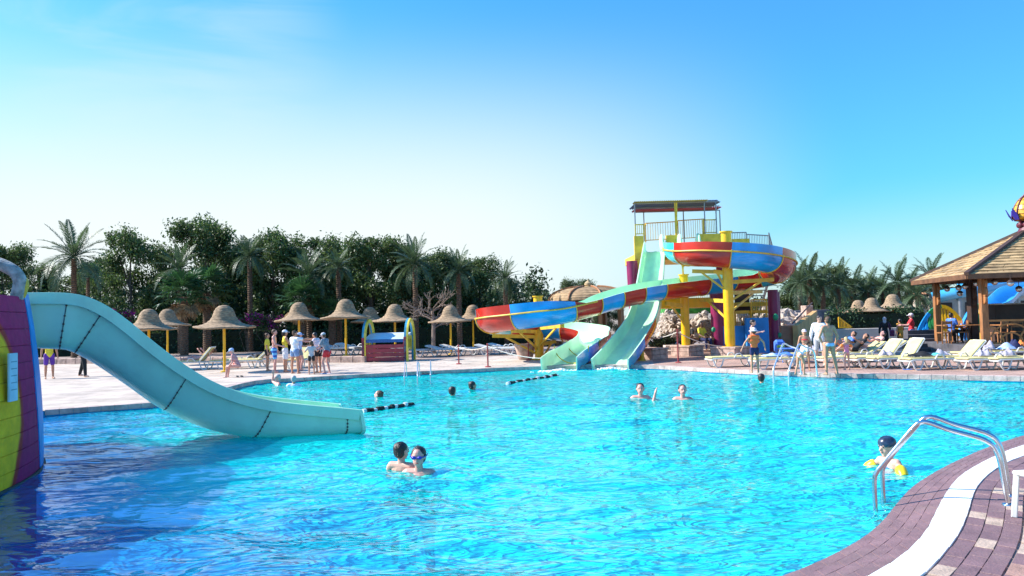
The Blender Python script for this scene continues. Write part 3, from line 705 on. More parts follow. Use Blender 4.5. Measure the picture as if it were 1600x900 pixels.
def railing(parent, a, b, h, m_, nb, base_gap=.1, mid=False):
    parent = part('railing', parent)
    a = Vector(a); b = Vector(b); mb = MB(); up = Vector((0, 0, h)); g = Vector((0, 0, base_gap))
    mb.bar(a + up, b + up, .05); mb.bar(a + g, b + g, .04); mb.bar(a, a + up, .05); mb.bar(b, b + up, .05); mb.build('rail_frame', m_, parent)
    mb = MB()
    for i in range(1, nb):
        p = a.lerp(b, i / nb); mb.bar(p + g, p + up, .02)
    mb.build('railing_bars', m_, parent)
railing(tw, XZ(993, 36.95, zt + .85), XZ(1006, 36.95, zt + .85), .55, yellow_pale, 4)
railing(tw, XZ(1009, 40.3, zt + .85), XZ(1056, 40.3, zt + .9), 1.0, yellow_pale, 12)
railing(tw, XZ(1060, 40.3, zt + .9), XZ(1101, 40.3, zt + .95), 1.05, yellow_pale, 12)
railing(tw, XZ(1099, 37.1, zt + .84), XZ(1120, 37.1, zt + .84), .72, yellow_pale, 8)
mb = MB(); mb.bar(XZ(1009, 40.35, zt + 1.85), XZ(1009, 36.98, zt + 1.35), .05); mb.bar(XZ(1057, 37.0, zt), XZ(1057, 37.0, zr), .07); mb.build('side_rail', yellow_pale, tw)
railing(tw, XZ(1143, 38.5, zt + .0), XZ(1167, 38.5, zt), 1.05, galv, 9); railing(tw, XZ(1167, 38.7, zt - .08), XZ(1203, 39.0, zt - .15), 1.05, galv, 14)
railing(tw, XZ(1203, 38.6, zt - .4), XZ(1209, 41.4, zt - .9), 1.4, galv, 6)
TB(1165, 1208, 37.6, 40.8, zt - .45, zt - .25, yellow_pale, 'landing')
# lower landing
TB(1022, 1112, 36.2, 37.4, 2.3, 2.72, yellow, 'lower_beam')
TB(1040, 1200, 37.4, 40.5, 2.3, 2.5, yellow_pale, 'lower_floor')
TB(1148, 1200, 36.3, 36.5, 1.95, 2.1, yellow, 'lower_beam')
railing(tw, XZ(1036, 36.25, 2.72), XZ(1112, 36.25, 2.72), .3, yellow_pale, 26, .02)
TB(1149, 1172, 37.8, 37.9, 2.0, 3.1, wood_dark, 'dark_panel')
railing(tw, XZ(1175, 36.2, 1.25), XZ(1199, 36.2, 1.25), 1.35, yellow, 9)
railing(tw, XZ(1134, 36.6, 1.15), XZ(1148, 36.6, 1.15), 1.2, yellow, 4); railing(tw, XZ(1150, 37.0, 1.25), XZ(1173, 37.0, 1.25), .75, yellow_pale, 8)
bw = mat('blue_render', (.03, .26, .62), .7, .12, 2, .3, 20, dirt=.15)
TB(1131, 1177, 35.6, 35.85, .12, 1.4, bw, 'base_wall'); TB(1168, 1203, 35.2, 35.5, .12, 1.75, bw, 'base_wall')
# stair flight behind, going down to the right
mb = MB()
for i in range(16):
    a = XZ(1205, 38.8, 0); mb.box((a.x + .1, 40.2 + .26 * i, zt - .4 - .28 * i), (1.2, .28, .05))
mb.build('stair_treads', galv, tw)
mb = MB(); a = XZ(1203, 38.8, 0); mb.bar((a.x - .5, 40, zt - .5), (a.x - .5, 44.4, .2), .06, .2); mb.bar((a.x + .75, 40, zt - .5), (a.x + .75, 44.4, .2), .06, .2); mb.build('stair_stringer', galv, tw)

# ================================================================== left foreground: painted barrel and teal slide
T = XZ(68, 11.9, 0); rd = Vector((T.x, T.y, 0)).normalized(); nl = Vector((-rd.y, rd.x, 0))
if nl.x > 0: nl = -nl
RB = 6.0; BC = T + nl * RB
def paint_mat():
    m = bpy.data.materials.new('painted_planks'); m.use_nodes = True; t = m.node_tree; b = t.nodes['Principled BSDF']; l = t.links.new
    b.inputs['Roughness'].default_value = .7; b.inputs['Specular IOR Level'].default_value = .25
    tc = _n(t, 'ShaderNodeTexCoord'); sx = _n(t, 'ShaderNodeSeparateXYZ'); l(tc.outputs['Object'], sx.inputs[0])
    at = _n(t, 'ShaderNodeMath', operation='ARCTAN2'); l(sx.outputs['Y'], at.inputs[0]); l(sx.outputs['X'], at.inputs[1])
    ang = math.atan2(T.y - BC.y, T.x - BC.x)   # direction of the silhouette edge
    # arc length from the edge post, in metres
    s_ = _n(t, 'ShaderNodeMath', operation='MULTIPLY_ADD'); l(at.outputs[0], s_.inputs[0]); s_.inputs[1].default_value = -RB; s_.inputs[2].default_value = ang * RB
    nz = _n(t, 'ShaderNodeTexNoise'); nz.inputs['Scale'].default_value = 3; nz.inputs['Detail'].default_value = 5; l(tc.outputs['Object'], nz.inputs['Vector'])
    # ellipse (centre s=CX, z=CZ)
    def ell(cx, cz, rx, rz_, wob):
        a = _n(t, 'ShaderNodeMath', operation='SUBTRACT'); l(s_.outputs[0], a.inputs[0]); a.inputs[1].default_value = cx
        a2 = _n(t, 'ShaderNodeMath', operation='DIVIDE'); l(a.outputs[0], a2.inputs[0]); a2.inputs[1].default_value = rx
        z = _n(t, 'ShaderNodeMath', operation='SUBTRACT'); l(sx.outputs['Z'], z.inputs[0]); z.inputs[1].default_value = cz
        z2 = _n(t, 'ShaderNodeMath', operation='DIVIDE'); l(z.outputs[0], z2.inputs[0]); z2.inputs[1].default_value = rz_
        cb = _n(t, 'ShaderNodeCombineXYZ'); l(a2.outputs[0], cb.inputs[0]); l(z2.outputs[0], cb.inputs[1])
        ln = _n(t, 'ShaderNodeVectorMath', operation='LENGTH'); l(cb.outputs[0], ln.inputs[0])
        w_ = _n(t, 'ShaderNodeMath', operation='MULTIPLY_ADD'); l(nz.outputs['Fac'], w_.inputs[0]); w_.inputs[1].default_value = wob; l(ln.outputs['Value'], w_.inputs[2])
        mr = _n(t, 'ShaderNodeMapRange'); mr.inputs['From Min'].default_value = 1 + wob / 2 - .015; mr.inputs['From Max'].default_value = 1 + wob / 2 + .015; mr.inputs['To Min'].default_value = 1; mr.inputs['To Max'].default_value = 0
        l(w_.outputs[0], mr.inputs['Value']); return mr.outputs[0]
    base = (.40, .012, .10, 1); col = None
    def over(prev, colr, fac):
        mx = _n(t, 'ShaderNodeMix', data_type='RGBA')
        if isinstance(prev, tuple): mx.inputs['A'].default_value = prev
        else: l(prev, mx.inputs['A'])
        mx.inputs['B'].default_value = colr; l(fac, mx.inputs['Factor']); return mx.outputs['Result']
    c = over(base, (.44, .035, .02, 1), ell(4.2, 1.02, 2.62, 2.0, .05))
    c = over(c, (.92, .52, .012, 1), ell(4.2, 1.02, 2.5, 1.85, .05))
    # worn paint
    n2 = _n(t, 'ShaderNodeTexNoise'); n2.inputs['Scale'].default_value = 6; n2.inputs['Detail'].default_value = 8; n2.inputs['Roughness'].default_value = .7; l(tc.outputs['Object'], n2.inputs['Vector'])
    mr = _n(t, 'ShaderNodeMapRange'); mr.inputs['From Min'].default_value = .35; mr.inputs['From Max'].default_value = .7; mr.inputs['To Min'].default_value = .8; mr.inputs['To Max'].default_value = 1.15; l(n2.outputs['Fac'], mr.inputs['Value'])
    h = _n(t, 'ShaderNodeHueSaturation'); l(c, h.inputs['Color']); l(mr.outputs[0], h.inputs['Value']); l(h.outputs[0], b.inputs['Base Color'])
    bp = _n(t, 'ShaderNodeBump'); bp.inputs['Strength'].default_value = .35; bp.inputs['Distance'].default_value = .01; l(n2.outputs['Fac'], bp.inputs['Height']); l(bp.outputs[0], b.inputs['Normal'])
    return m
paint = paint_mat(); ang0 = math.atan2(T.y - BC.y, T.x - BC.x)
bl = thing('painted_barrel', 'huge round wooden play tub painted purple, red and yellow rising from the pool', 'play structure', (BC.x, BC.y, 0))
Rz = lambda z: RB - .035 * (z - .5) ** 2 - .02 * max(0, z)
nb = 12; ztop = 2.52; dzp = (ztop + .25) / nb
for i in range(nb):
    z0 = -.25 + i * dzp + .002; z1 = z0 + dzp - .004
    for k in range(2):        # long bent boards
        span = 1.15; a0 = ang0 + .05 - k * span - .0 ; a1 = a0 - span + .0012
        if k == 0: a0 = ang0 + .10
        vs = []; M_ = 22
        for j in range(M_ + 1):
            a = a0 + (a1 - a0) * j / M_
            for (r_, z_) in ((Rz(z0) - .05, z0), (Rz(z0) - .006, z0), (Rz(z0), z0 + .008), (Rz(z1), z1 - .008), (Rz(z1) - .006, z1), (Rz(z1) - .05, z1)):
                vs.append((r_ * math.cos(a), r_ * math.sin(a), z_))
        fs = []
        for j in range(M_):
            for q in range(6): fs.append((j * 6 + q, (j + 1) * 6 + q, (j + 1) * 6 + (q + 1) % 6, j * 6 + (q + 1) % 6))
        fs += [(0, 1, 2, 3, 4, 5), tuple(M_ * 6 + q for q in (5, 4, 3, 2, 1, 0))]
        mb = MB(); mb.add(vs, fs); mb.build('plank', paint, bl, org='local')
mb = MB(); mb.lathe([(RB - .09, -1.3), (RB - .09, 1.0), (RB - .3, ztop - .06), (0.01, ztop - .06)], n=64); mb.build('inner_wall', mat('dark_purple', (.05, .01, .03), .8), bl, org='local')
# dark rubber skirt at the waterline
mb = MB(); mb.tube([((RB + .0) * math.cos(ang0 + .1 - k * .05), (RB + .0) * math.sin(ang0 + .1 - k * .05), .0) for k in range(46)], .035, 6); mb.build('waterline_trim', mat('dark_rubber', (.03, .04, .035), .6, .3, 9), bl, org='local', smooth=True)
# blue edge post
bluep = mat('blue_paint', (.0, .27, .70), .45, .1, 3, .15, 20)
mb = MB(); pts = []
for j in range(13):
    z = -.3 + j * (ztop + .36) / 12; r_ = Rz(z) + .01; pts.append(Vector((r_ * math.cos(ang0 + .0), r_ * math.sin(ang0 + .0), z)))
nrm = Vector((math.cos(ang0), math.sin(ang0), 0)); tg = Vector((-nrm.y, nrm.x, 0))
if tg.y > 0: tg = -tg
vs = []
NA_ = 9
for j in range(13):
    z = -.3 + j * (ztop + .36) / 12; r_ = Rz(z) + .012; wa = (.62 + .22 * math.sin(math.pi * min(1, (z + .3) / 2.4) * .8)) / RB
    for q in range(NA_): a = ang0 + .07 - (wa + .07) * q / (NA_ - 1); vs.append((r_ * math.cos(a), r_ * math.sin(a), z))
    for q in range(NA_ - 1, -1, -1): a = ang0 + .07 - (wa + .07) * q / (NA_ - 1); vs.append(((r_ - .05) * math.cos(a), (r_ - .05) * math.sin(a), z))
N2A = 2 * NA_
fs = [(j * N2A + q, (j + 1) * N2A + q, (j + 1) * N2A + (q + 1) % N2A, j * N2A + (q + 1) % N2A) for j in range(12) for q in range(N2A)] + [tuple(range(N2A)), tuple(12 * N2A + q for q in range(N2A))[::-1]]
mb.add(vs, fs); mb.build('edge_board', bluep, bl, org='local')
# pale notice board
a = ang0 - 2.93 / RB; 
S_ = None
c = W(2, 590, 9.95); v = Vector((c.x - BC.x, c.y - BC.y, 0)); a = math.atan2(v.y, v.x); nv = Vector((math.cos(a), math.sin(a), 0)); p = nv * (RB + .02)
sgn = thing('notice_board', 'pale blue notice panel fixed to the painted tub at the left edge', 'sign', (BC.x + p.x, BC.y + p.y, c.z), a)
mb = MB(); mb.box((0, 0, 0), (.03, .24, .62)); mb.build('board', mat('pale_blue_board', (.42, .66, .74), .5, .06, 5), sgn, org='local', bevel=.005)
mb = MB()
for k in range(5): mb.box((.018, .0, .2 - .09 * k), (.003, .17, .012))
mb.build('printed_lines', mat('faded_ink', (.18, .35, .42), .7), sgn, org='local')
# weathered pipe arch on top
pip = thing('pipe_arch', 'weathered grey and yellow pipe arch standing on the tub', 'pipe', W(20, 456, 10.9))
pz = [W(x, y, 10.9) for x, y in ((-70, 415), (-30, 406), (-5, 411), (12, 418), (24, 426), (31, 438), (30, 450), (26, 466))]
mb = MB(); mb.tube(catmull(pz, 5), .088, 14); mb.build('pipe', mat('weathered_plaster', (.42, .40, .36), .9, .25, 12, .7, 40, dirt=.4), pip, smooth=True)
mb = MB(); mb.tube(catmull([W(36, 437, 10.93), W(38, 448, 10.93), W(33, 464, 10.93)], 4), [.06, .06, .06, .06, .06, .055, .055, .055, .05], 12); mb.build('yellow_sleeve', yellow_pale, pip, smooth=True)

# teal slide
rim = [(34, 459, 12.3), (58, 459, 12.4), (85, 459, 12.5), (112, 460.5, 12.6), (140, 467, 12.7), (172, 483, 12.85), (205, 507, 13.0), (245, 540, 13.15), (290, 573, 13.3), (335, 599, 13.4), (385, 618, 13.5), (430, 628, 13.6), (480, 634, 13.7), (525, 638, 13.8), (562, 641.5, 13.85)]
bot = [(34, 544, 12.3), (54, 544, 12.4), (72, 545, 12.5), (97, 546, 12.6), (107, 548, 12.7), (121, 554, 12.85), (150, 570, 13.0), (198, 602, 13.15), (248, 637, 13.3), (300, 663, 13.4), (350, 679, 13.5), (400, 686, 13.6), (460, 685, 13.7), (520, 682, 13.8), (570, 679, 13.85)]
ts = thing('teal_slide', 'wide teal fibreglass chute curving from the painted tub down into the pool', 'water slide', W(300, 640, 13.4))
RM = catmull([W(*p) for p in rim], 5); BT = catmull([W(*p) for p in bot], 5)
back = Vector((-.50, .87, 0)).normalized()
WD = 1.28
def tprof(i):
    a, b = RM[i], BT[i]; up = (a - b); h = up.length; up = up / h
    t = (RM[min(i + 1, len(RM) - 1)] - RM[max(i - 1, 0)]).normalized()
    lt = back
    q = [(0, h), (.0, h * .8), (.0, h * .55), (.0, h * .38), (.02, h * .22), (.07, h * .11), (.16, h * .03), (.28, 0), (.5, -.01), (.78, -.01), (1.0, 0), (1.12, h * .03), (1.21, h * .11), (1.26, h * .22), (1.28, h * .38), (1.28, h * .6), (1.28, h)]
    O = [b + lt * x + up * y for x, y in q]
    c = b + lt * .64 + up * (h * .5)
    q2 = [(max(.045, min(1.235, x)), max(y, .04) if y < h * .9 else y) for x, y in q]
    I = [b + lt * (x if 0 < k < 16 else (.045 if k == 0 else 1.235)) + up * y for k, (x, y) in enumerate(q2)]
    return O, I, up, t
tb = [0, 9, 20, 45, 58, len(RM) - 1]
# seams where photograph shows them: rim px 103, 166, 289, 418, 540
tb = [0] + [min(range(len(RM)), key=lambda i: abs((RM[i] - W(x, 0, RM[i].y)).x)) for x in (104, 166, 292, 418)] + [len(RM) - 1]
for s_ in range(len(tb) - 1):
    a, b = tb[s_], tb[s_ + 1]; mb = MB(); rings = []
    for i in range(a, b + 1):
        O, I, up, t = tprof(i); rings.append(O + I[::-1])
    K = len(rings[0]); vs = [v for r_ in rings for v in r_]
    mb.v = [tuple(v) for v in vs]
    for i in range(len(rings) - 1):
        for k in range(K): mb.f.append((i * K + k, i * K + (k + 1) % K, (i + 1) * K + (k + 1) % K, (i + 1) * K + k)); mb.mi.append(0)
    mb.f.append(tuple(range(K))[::-1]); mb.mi.append(0); b0 = (len(rings) - 1) * K; mb.f.append(tuple(range(b0, b0 + K))); mb.mi.append(0)
    mb.build('chute_section', teal_gel, ts, smooth=True)
# rolled rims
for side in (0, 1):
    mb = MB(); off = back * (WD * side); sg = -1 if side == 0 else 1
    vs = []; 
    for i, p in enumerate(RM):
        t = (RM[min(i + 1, len(RM) - 1)] - RM[max(i - 1, 0)]).normalized(); up = (p - BT[i]).normalized(); n2_ = t.cross(back).normalized(); n2_ = n2_ if n2_.z > 0 else -n2_
        p = p + off
        vs += [p + back * (sg * .06) + n2_ * .02, p + back * (sg * .045) - n2_ * .17, p + back * (sg * .004) - n2_ * .17, p + back * (sg * .004) - n2_ * .01, p - back * (sg * .05) - n2_ * .01, p - back * (sg * .05) + n2_ * .02]
    n_ = len(RM); fs = [(i * 6 + q, i * 6 + (q + 1) % 6, (i + 1) * 6 + (q + 1) % 6, (i + 1) * 6 + q) for i in range(n_ - 1) for q in range(6)] + [(5, 4, 3, 2, 1, 0), tuple((n_ - 1) * 6 + q for q in range(6))]
    mb.add(vs, fs); mb.build('rim', teal_gel, ts, bevel=.006)
# end lip
O, I, up, t = tprof(len(RM) - 1)
mb = MB(); pts = [p + t * .02 for p in O]; cen = sum(O, Vector()) / len(O); vs = []
for k, p in enumerate(pts):
    d = (p - cen); d = d - t * d.dot(t); d.normalize(); 
    for (e, f) in ((.055, -.03), (.055, .03), (-.05, .03), (-.05, -.03)): vs.append(p + d * e + t * f)
n_ = len(pts); fs = [(i * 4 + q, i * 4 + (q + 1) % 4, (i + 1) * 4 + (q + 1) % 4, (i + 1) * 4 + q) for i in range(n_ - 1) for q in range(4)] + [(3, 2, 1, 0), tuple((n_ - 1) * 4 + q for q in range(4))]
mb.add(vs, fs); mb.build('end_lip', teal_gel, ts, bevel=.005)
# seams: dark gasket + bolts
seal = mat('seam_sealant', (.12, .17, .16), .8, .3, 20, .4, 60); boltm = mat('rusty_bolt', (.09, .05, .035), .6, .2, 20)
for i in tb[1:-1] + [len(RM) - 4]:
    O, I, up, t = tprof(i); mb = MB(); pts = [p - back * .004 for p in O[1:8]]
    mb.tube([pts[0] + up * .03] + pts, .010 if i != len(RM) - 4 else .004, 5); sm_ = mb.build('seam', seal, ts, smooth=True)
    for k in range(7):
        f = k / 6.5; q = f * 5; j = int(q); p = pts[j].lerp(pts[j + 1], q - j) if j < 6 else pts[-1]
        mb = MB(); mb.ell(p - back * .012, (.018, .02, .018), 7, 4); mb.build('bolt', boltm, sm_, smooth=True)
# side runnel underneath at the start
# ================================================================== mushrooms (reed parasols)
def mushroom_thing(c, s, label, seed, group):
    rg = random.Random(seed); ph = rg.uniform(0, 6); 
    o = thing('reed_parasol', label, 'parasol', c, rg.uniform(0, 6), group); o.scale = (s, s, s)
    wob = lambda a, f: (.02 * math.sin(3 * a + ph) * f + .015 * math.sin(7 * a + ph), (-.045 * math.sin(2 * a + ph) + .03 * math.sin(5 * a)) * max(0, f - .4) - .03 * math.sin(a + ph) * f)
    prof = [(.02, 2.74), (.16, 2.72), (.28, 2.64), (.37, 2.52), (.42, 2.38), (.47, 2.24), (.56, 2.11), (.70, 2.0), (.86, 1.93), (1.02, 1.885), (1.18, 1.87), (1.22, 1.845), (1.20, 1.79), (1.02, 1.79), (.8, 1.82), (.4, 1.86), (.02, 1.88)]
    # coils: bulge each woven row slightly
    pp = []
    for (a, b) in zip(prof[:11], prof[1:11]):
        for k in range(3):
            f = k / 3; r = a[0] + (b[0] - a[0]) * f; z = a[1] + (b[1] - a[1]) * f; pp.append((r + (.012 if k == 1 else 0), z + (.006 if k == 1 else 0)))
    pp += prof[10:]
    mb = MB(); mb.lathe(pp, n=36, wob=wob); mb.build('canopy', mushroom, o, org='local', smooth='all')
    mb = MB(); mb.lathe([(.055, 0), (.055, 1.86)], n=12); mb.build('pole', yellow, o, org='local', smooth=True)
    mb = MB(); mb.lathe([(.16, 0), (.16, .05), (.05, .07)], n=12); mb.build('base', yellow_pale, o, org='local', smooth=True)
    return o
GL = 'reed parasols along the left deck'; GR_ = 'reed parasols on the right beyond the low wall'
def zg(px, d, z): return XZ(px, d, z)
for px, d, z, s, lb in [
    (233, 34.5, .13, 1.0, 'brown reed parasol just behind the teal slide, front one of the leftmost pair'),
    (262, 38.5, .42, .92, 'reed parasol half hidden behind the leftmost one'),
    (351, 31.5, .13, 1.0, 'largest reed parasol, alone between the leftmost pair and the standing group'),
    (468, 38.5, .42, .98, 'reed parasol rising behind the people standing on the deck'),
    (541, 37.2, .42, 1.0, 'reed parasol between the standing group and the small red bridge'),
    (579, 45.5, .3, .95, 'distant reed parasol peeping over the small red bridge'),
    (618, 40.5, .3, .96, 'reed parasol directly behind the small red bridge'),
    (705, 42.0, .13, .98, 'reed parasol over white loungers left of the red loop of the slide'),
    (740, 49.0, .2, 1.0, 'shadowed reed parasol next to the red loop of the slide')]:
    mushroom_thing(XZ(px, d, z), s, lb, int(px), GL)
for px, d, z, s, lb in [(1343, 53, .1, .93, 'leftmost pale reed parasol beyond the right wall'), (1364, 51, .1, .97, 'middle pale reed parasol beyond the right wall'), (1397, 52, .1, 1.05, 'rightmost and biggest pale reed parasol beyond the right wall')]:
    mushroom_thing(XZ(px, d, z), s, lb, int(px), GR_)

# ================================================================== sun loungers
def make_lounger(back):   # back = backrest angle in degrees; head at +X
    o = thing('sun_lounger', 'x', 'sun lounger')
    A = R(back); hx, hz = .38, .34; bl_ = .78
    mb = MB()
    for y in (-.32, .32):
        mb.tube([(-1.0, y, .30), (-.9, y, .345), (hx, y, .345), (.7, y, .33), (.98, y, .345)], .028, 6)
    mb.bar((-.98, -.32, .31), (-.98, .32, .31), .04); mb.bar((.95, -.32, .34), (.95, .32, .34), .04)
    mb.build('frame', white_plastic, o, org='local', smooth=True)
    for x, sg in ((-.72, -1), (.62, 1)):
        for y in (-.31, .31):
            mb = MB(); mb.tube([(x - .22, y, .34), (x - .13, y, .1), (x - .06, y, .02), (x + .06, y, .02), (x + .13, y, .1), (x + .22, y, .34)], .027, 6); mb.build('leg', white_plastic, o, org='local', smooth=True)
    mb = MB(); mb.tube([(-.1, -.34, .36), (-.02, -.36, .5), (.12, -.36, .52), (.26, -.34, .38)], .025, 6); mb.tube([(-.1, .34, .36), (-.02, .36, .5), (.12, .36, .52), (.26, .34, .38)], .025, 6)
    mb.build('armrest', white_plastic, o, org='local', smooth=True)
    mb = MB(); mb.box((-.32, 0, .385), (1.36, .62, .055)); mb.build('seat_pad', cream, o, org='local', bevel=.02)
    c = Vector((hx, 0, .385)); e = c + Vector((math.cos(A) * bl_, 0, math.sin(A) * bl_)); mid = (c + e) / 2
    mb = MB(); mb.box(mid, (bl_, .62, .055), rot=(0, -A, 0)); mb.build('back_pad', cream, o, org='local', bevel=.02)
    mb = MB(); n = Vector((-math.sin(A), 0, math.cos(A))) * -.04
    for y in (-.31, .31): mb.tube([c + n + Vector((0, y, 0)), e + n + Vector((0, y, 0))], .025, 6)
    mb.tube([e + n + Vector((0, -.31, 0)), e + n + Vector((.03, -.25, .02)), e + n + Vector((.03, .25, .02)), e + n + Vector((0, .31, 0))], .025, 6)
    if back > 15: mb.bar(e.lerp(c, .35) + n, (hx + .45, 0, .34), .03)
    mb.build('back_frame', white_plastic, o, org='local', smooth=True)
    return o
LP = {}
def lounger(px, py, rz, back, label, group, z=.13, bare=False, s=1.0):
    k = back
    if k not in LP: LP[k] = make_lounger(back); o = LP[k]
    else: o = copy_tree(LP[k])
    o.location = G(px, py, z); o.rotation_euler = (0, 0, R(rz)); o['label'] = label; o['group'] = group; o.scale = (s, s, s)
    return o
GA = 'cream sun loungers lined up on the right deck'; GB = 'sun loungers on the left deck'
for a in [(1146, 573, 8, 0, 'flat cream lounger left of the child in the orange vest'),
          (1217, 576, 6, 0, 'flat cream lounger just right of the child in the orange vest'),
          (1262, 567, 10, 0, 'flat cream lounger behind the girl in the red bikini'),
          (1320, 574, 8, 0, 'cream lounger behind the little girl with armbands'),
          (1368, 574, 14, 48, 'cream lounger with raised back, left of the matching pair'),
          (1402, 575, 14, 52, 'cream lounger with raised back, right of the matching pair'),
          (1455, 577, 10, 0, 'flat cream lounger with dark clothes lying on it'),
          (1492, 575, 12, 42, 'cream lounger with raised back in front of the wooden pavilion'),
          (1546, 577, 8, 0, 'flat cream lounger with a rolled grey towel before the pavilion'),
          (1592, 577, 8, 0, 'flat cream lounger at the right edge of the photo, front row'),
          (1340, 566, 12, 30, 'half raised lounger holding the reclining pair'),
          (1374, 563, 12, 28, 'lounger with the reclining dark haired woman'),
          (1530, 566, 8, 0, 'second row lounger behind the one with the rolled towel'),
          (1582, 564, 8, 0, 'second row lounger under the pile of coloured towels')]:
    lounger(*a, GA, s=.92)
for a in [(300, 578, 4, 50, 'cream lounger with raised back showing over the teal slide'),
          (372, 576, 182, 0, 'flat cream lounger near the foot of the large parasol pole'),
          (392, 573, 4, 42, 'cream lounger with raised back left of the standing group'),
          (470, 574, 90, 35, 'yellow lounger seen between the standing people')]:
    lounger(*a, GB)
GC = 'bare white loungers under the parasols'
def lounger_w(px, d, z, rz, label):
    if 'w' not in LP:
        o = make_lounger(14); LP['w'] = o
        for ch in o.children:
            if 'pad' in ch.name: ch.data = ch.data.copy(); ch.data.materials[0] = white_plastic
    else: o = copy_tree(LP['w'])
    o.location = XZ(px, d, z); o.rotation_euler = (0, 0, R(rz)); o['label'] = label; o['group'] = GC; o.scale = (1, 1, 1)
for a in [(532, 38.0, .42, 160, 'bare white lounger left of the parasol pole before the red bridge'), (560, 38.4, .42, 160, 'bare white lounger touching the left side of the small red bridge'),
          (641, 40.5, .13, 160, 'white lounger half hidden by the right arch of the small bridge'),
          (700, 40.5, .13, 165, 'left white lounger of the pair under the parasol by the rope fence'), (722, 41.2, .13, 165, 'right white lounger of the pair under the parasol by the rope fence'),
          (778, 40.0, .13, 165, 'white lounger seen below the red loop of the slide'), (797, 41.0, .13, 160, 'white lounger next to the yellow column under the slide loop')]:
    lounger_w(*a)
# towels and clothes
def towel(px, py, d, z, size, m_, label, seed, cat='towel', nm='towel', rz=0):
    rg = random.Random(seed); o_ = XZ(px, d, z); n = 12; vs = []
    for i in range(n + 1):
        for j in range(n + 1):
            u = i / n - .5; v = j / n - .5
            h = size[2] * (1 - (2 * u) ** 4) * (1 - (2 * v) ** 4) * (.55 + .25 * math.sin(9 * u + seed) + .25 * math.sin(11 * v + 2 * seed + 5 * u))
            vs.append((u * size[0] * (1 + .1 * math.sin(5 * v + seed)), v * size[1] * (1 + .1 * math.sin(6 * u)), max(h, .004)))
    b0 = len(vs); vs += [(x, y, -.004) for x, y, z_ in vs]
    fs = []
    for i in range(n):
        for j in range(n):
            a = i * (n + 1) + j; q = (a, a + n + 1, a + n + 2, a + 1); fs += [q, tuple(b0 + k for k in q[::-1])]
    rim_ = [i * (n + 1) for i in range(n + 1)] + [n * (n + 1) + j for j in range(1, n + 1)] + [i * (n + 1) + n for i in range(n - 1, -1, -1)] + [j for j in range(n - 1, 0, -1)]
    for a, b in zip(rim_, rim_[1:] + rim_[:1]): fs.append((b, a, b0 + a, b0 + b))
    mb = MB(); mb.add(vs, fs); o = mb.build(nm, m_, org='local', smooth='all'); o.location = o_; o.rotation_euler = (0, 0, rz); tag(o, label, cat)
    return o
greytowel = mat('grey_towel', (.42, .38, .44), .95, .15, 9, .5, 60); navy = mat('navy_cloth', (.02, .025, .09), .9, .2, 9); orange_c = mat('orange_cloth', (.8, .22, .04), .9, .1, 9)
tealc = mat('teal_cloth', (.1, .45, .5), .9, .1, 9); bluec = mat('blue_cloth', (.07, .2, .62), .8, .15, 6); pinkc = mat('pink_cloth', (.72, .25, .38), .8, .1, 6)
redc = mat('red_cloth', (.62, .03, .04), .8, .1, 6); lbluec = mat('light_blue_cloth', (.42, .56, .82), .85, .06, 6)
def ontop(px, py): return G(px, py, .13).y
for a in [(1438, 0, ontop(1450, 577), .55, (.7, .35, .14), black, 'black clothes heaped on the lounger left of the raised one', 1, 'clothes', 'clothes_pile'),
          (1463, 0, ontop(1450, 577), .55, (.4, .3, .09), tealc, 'teal cloth lying next to the black clothes', 2),
          (1471, 0, ontop(1492, 575) - .1, .55, (.34, .34, .2), greytowel, 'rolled grey towel on the seat of the raised lounger before the pavilion', 3),
          (1384, 0, ontop(1402, 575), .55, (.36, .3, .2), greytowel, 'grey towel on the seat of the raised pair of loungers', 4),
          (1536, 0, ontop(1546, 577), .55, (.34, .34, .22), greytowel, 'rolled grey towel on the flat lounger left of the front corner one', 5),
          (1574, 0, ontop(1592, 577), .55, (.34, .34, .24), greytowel, 'grey towel on the front lounger at the right edge', 6),
          (1546, 0, ontop(1582, 564), .55, (.34, .3, .3), greytowel, 'upright grey towel roll on the second row of loungers', 7),
          (1572, 0, ontop(1582, 564), .55, (.55, .4, .22), lbluec, 'pale blue towel on the second row of loungers', 8),
          (1587, 0, ontop(1582, 564), .55, (.4, .4, .34), navy, 'dark navy towel heap between pale blue and orange ones', 9),
          (1600, 0, ontop(1582, 564), .55, (.4, .4, .30), orange_c, 'orange towel at the right edge of the photo', 10),
          (398, 0, ontop(392, 573), .55, (.5, .4, .2), black, 'black clothes on the cream lounger left of the standing group', 11, 'clothes', 'clothes_pile'),
          (1222, 0, ontop(1217, 576) + .2, .55, (.8, .5, .12), bluec, 'bright blue towel on the lounger behind the child in orange', 12),
          (1204, 0, ontop(1217, 576) + .1, .55, (.5, .4, .1), lbluec, 'pale blue towel on the lounger right of the child in orange', 13),
          (1270, 0, ontop(1262, 567), .55, (.6, .5, .2), greytowel, 'crumpled grey towel behind the girl in the red bikini', 14)]:
    towel(*a)
def shoe(px, py, m_, label, rz=0):
    c = G(px, py, .135)
    for k in range(2):
        o = thing('flip_flop', label if k == 0 else label.replace('left', 'right'), 'sandal', c + Vector((.14 * k, .05 * k, 0)), rz + .3 * k)
        mb = MB(); mb.ell((0, 0, .015), (.05, .13, .015), 12, 4); mb.build('sole', m_, o, org='local')
        mb = MB(); mb.tube([(-.04, .0, .02), (-.02, .05, .05), (.0, .08, .03), (.02, .05, .05), (.04, 0, .02)], .008, 5); mb.build('strap', black, o, org='local')
shoe(371, 589, black, 'left dark sandal lying on the pale deck above the teal slide', .4)
shoe(663, 585, black, 'left black sandal beside the far pool ladder', 1.2)
shoe(1416, 578, bluec, 'left blue sandal lying before the lounger with dark clothes', .7)
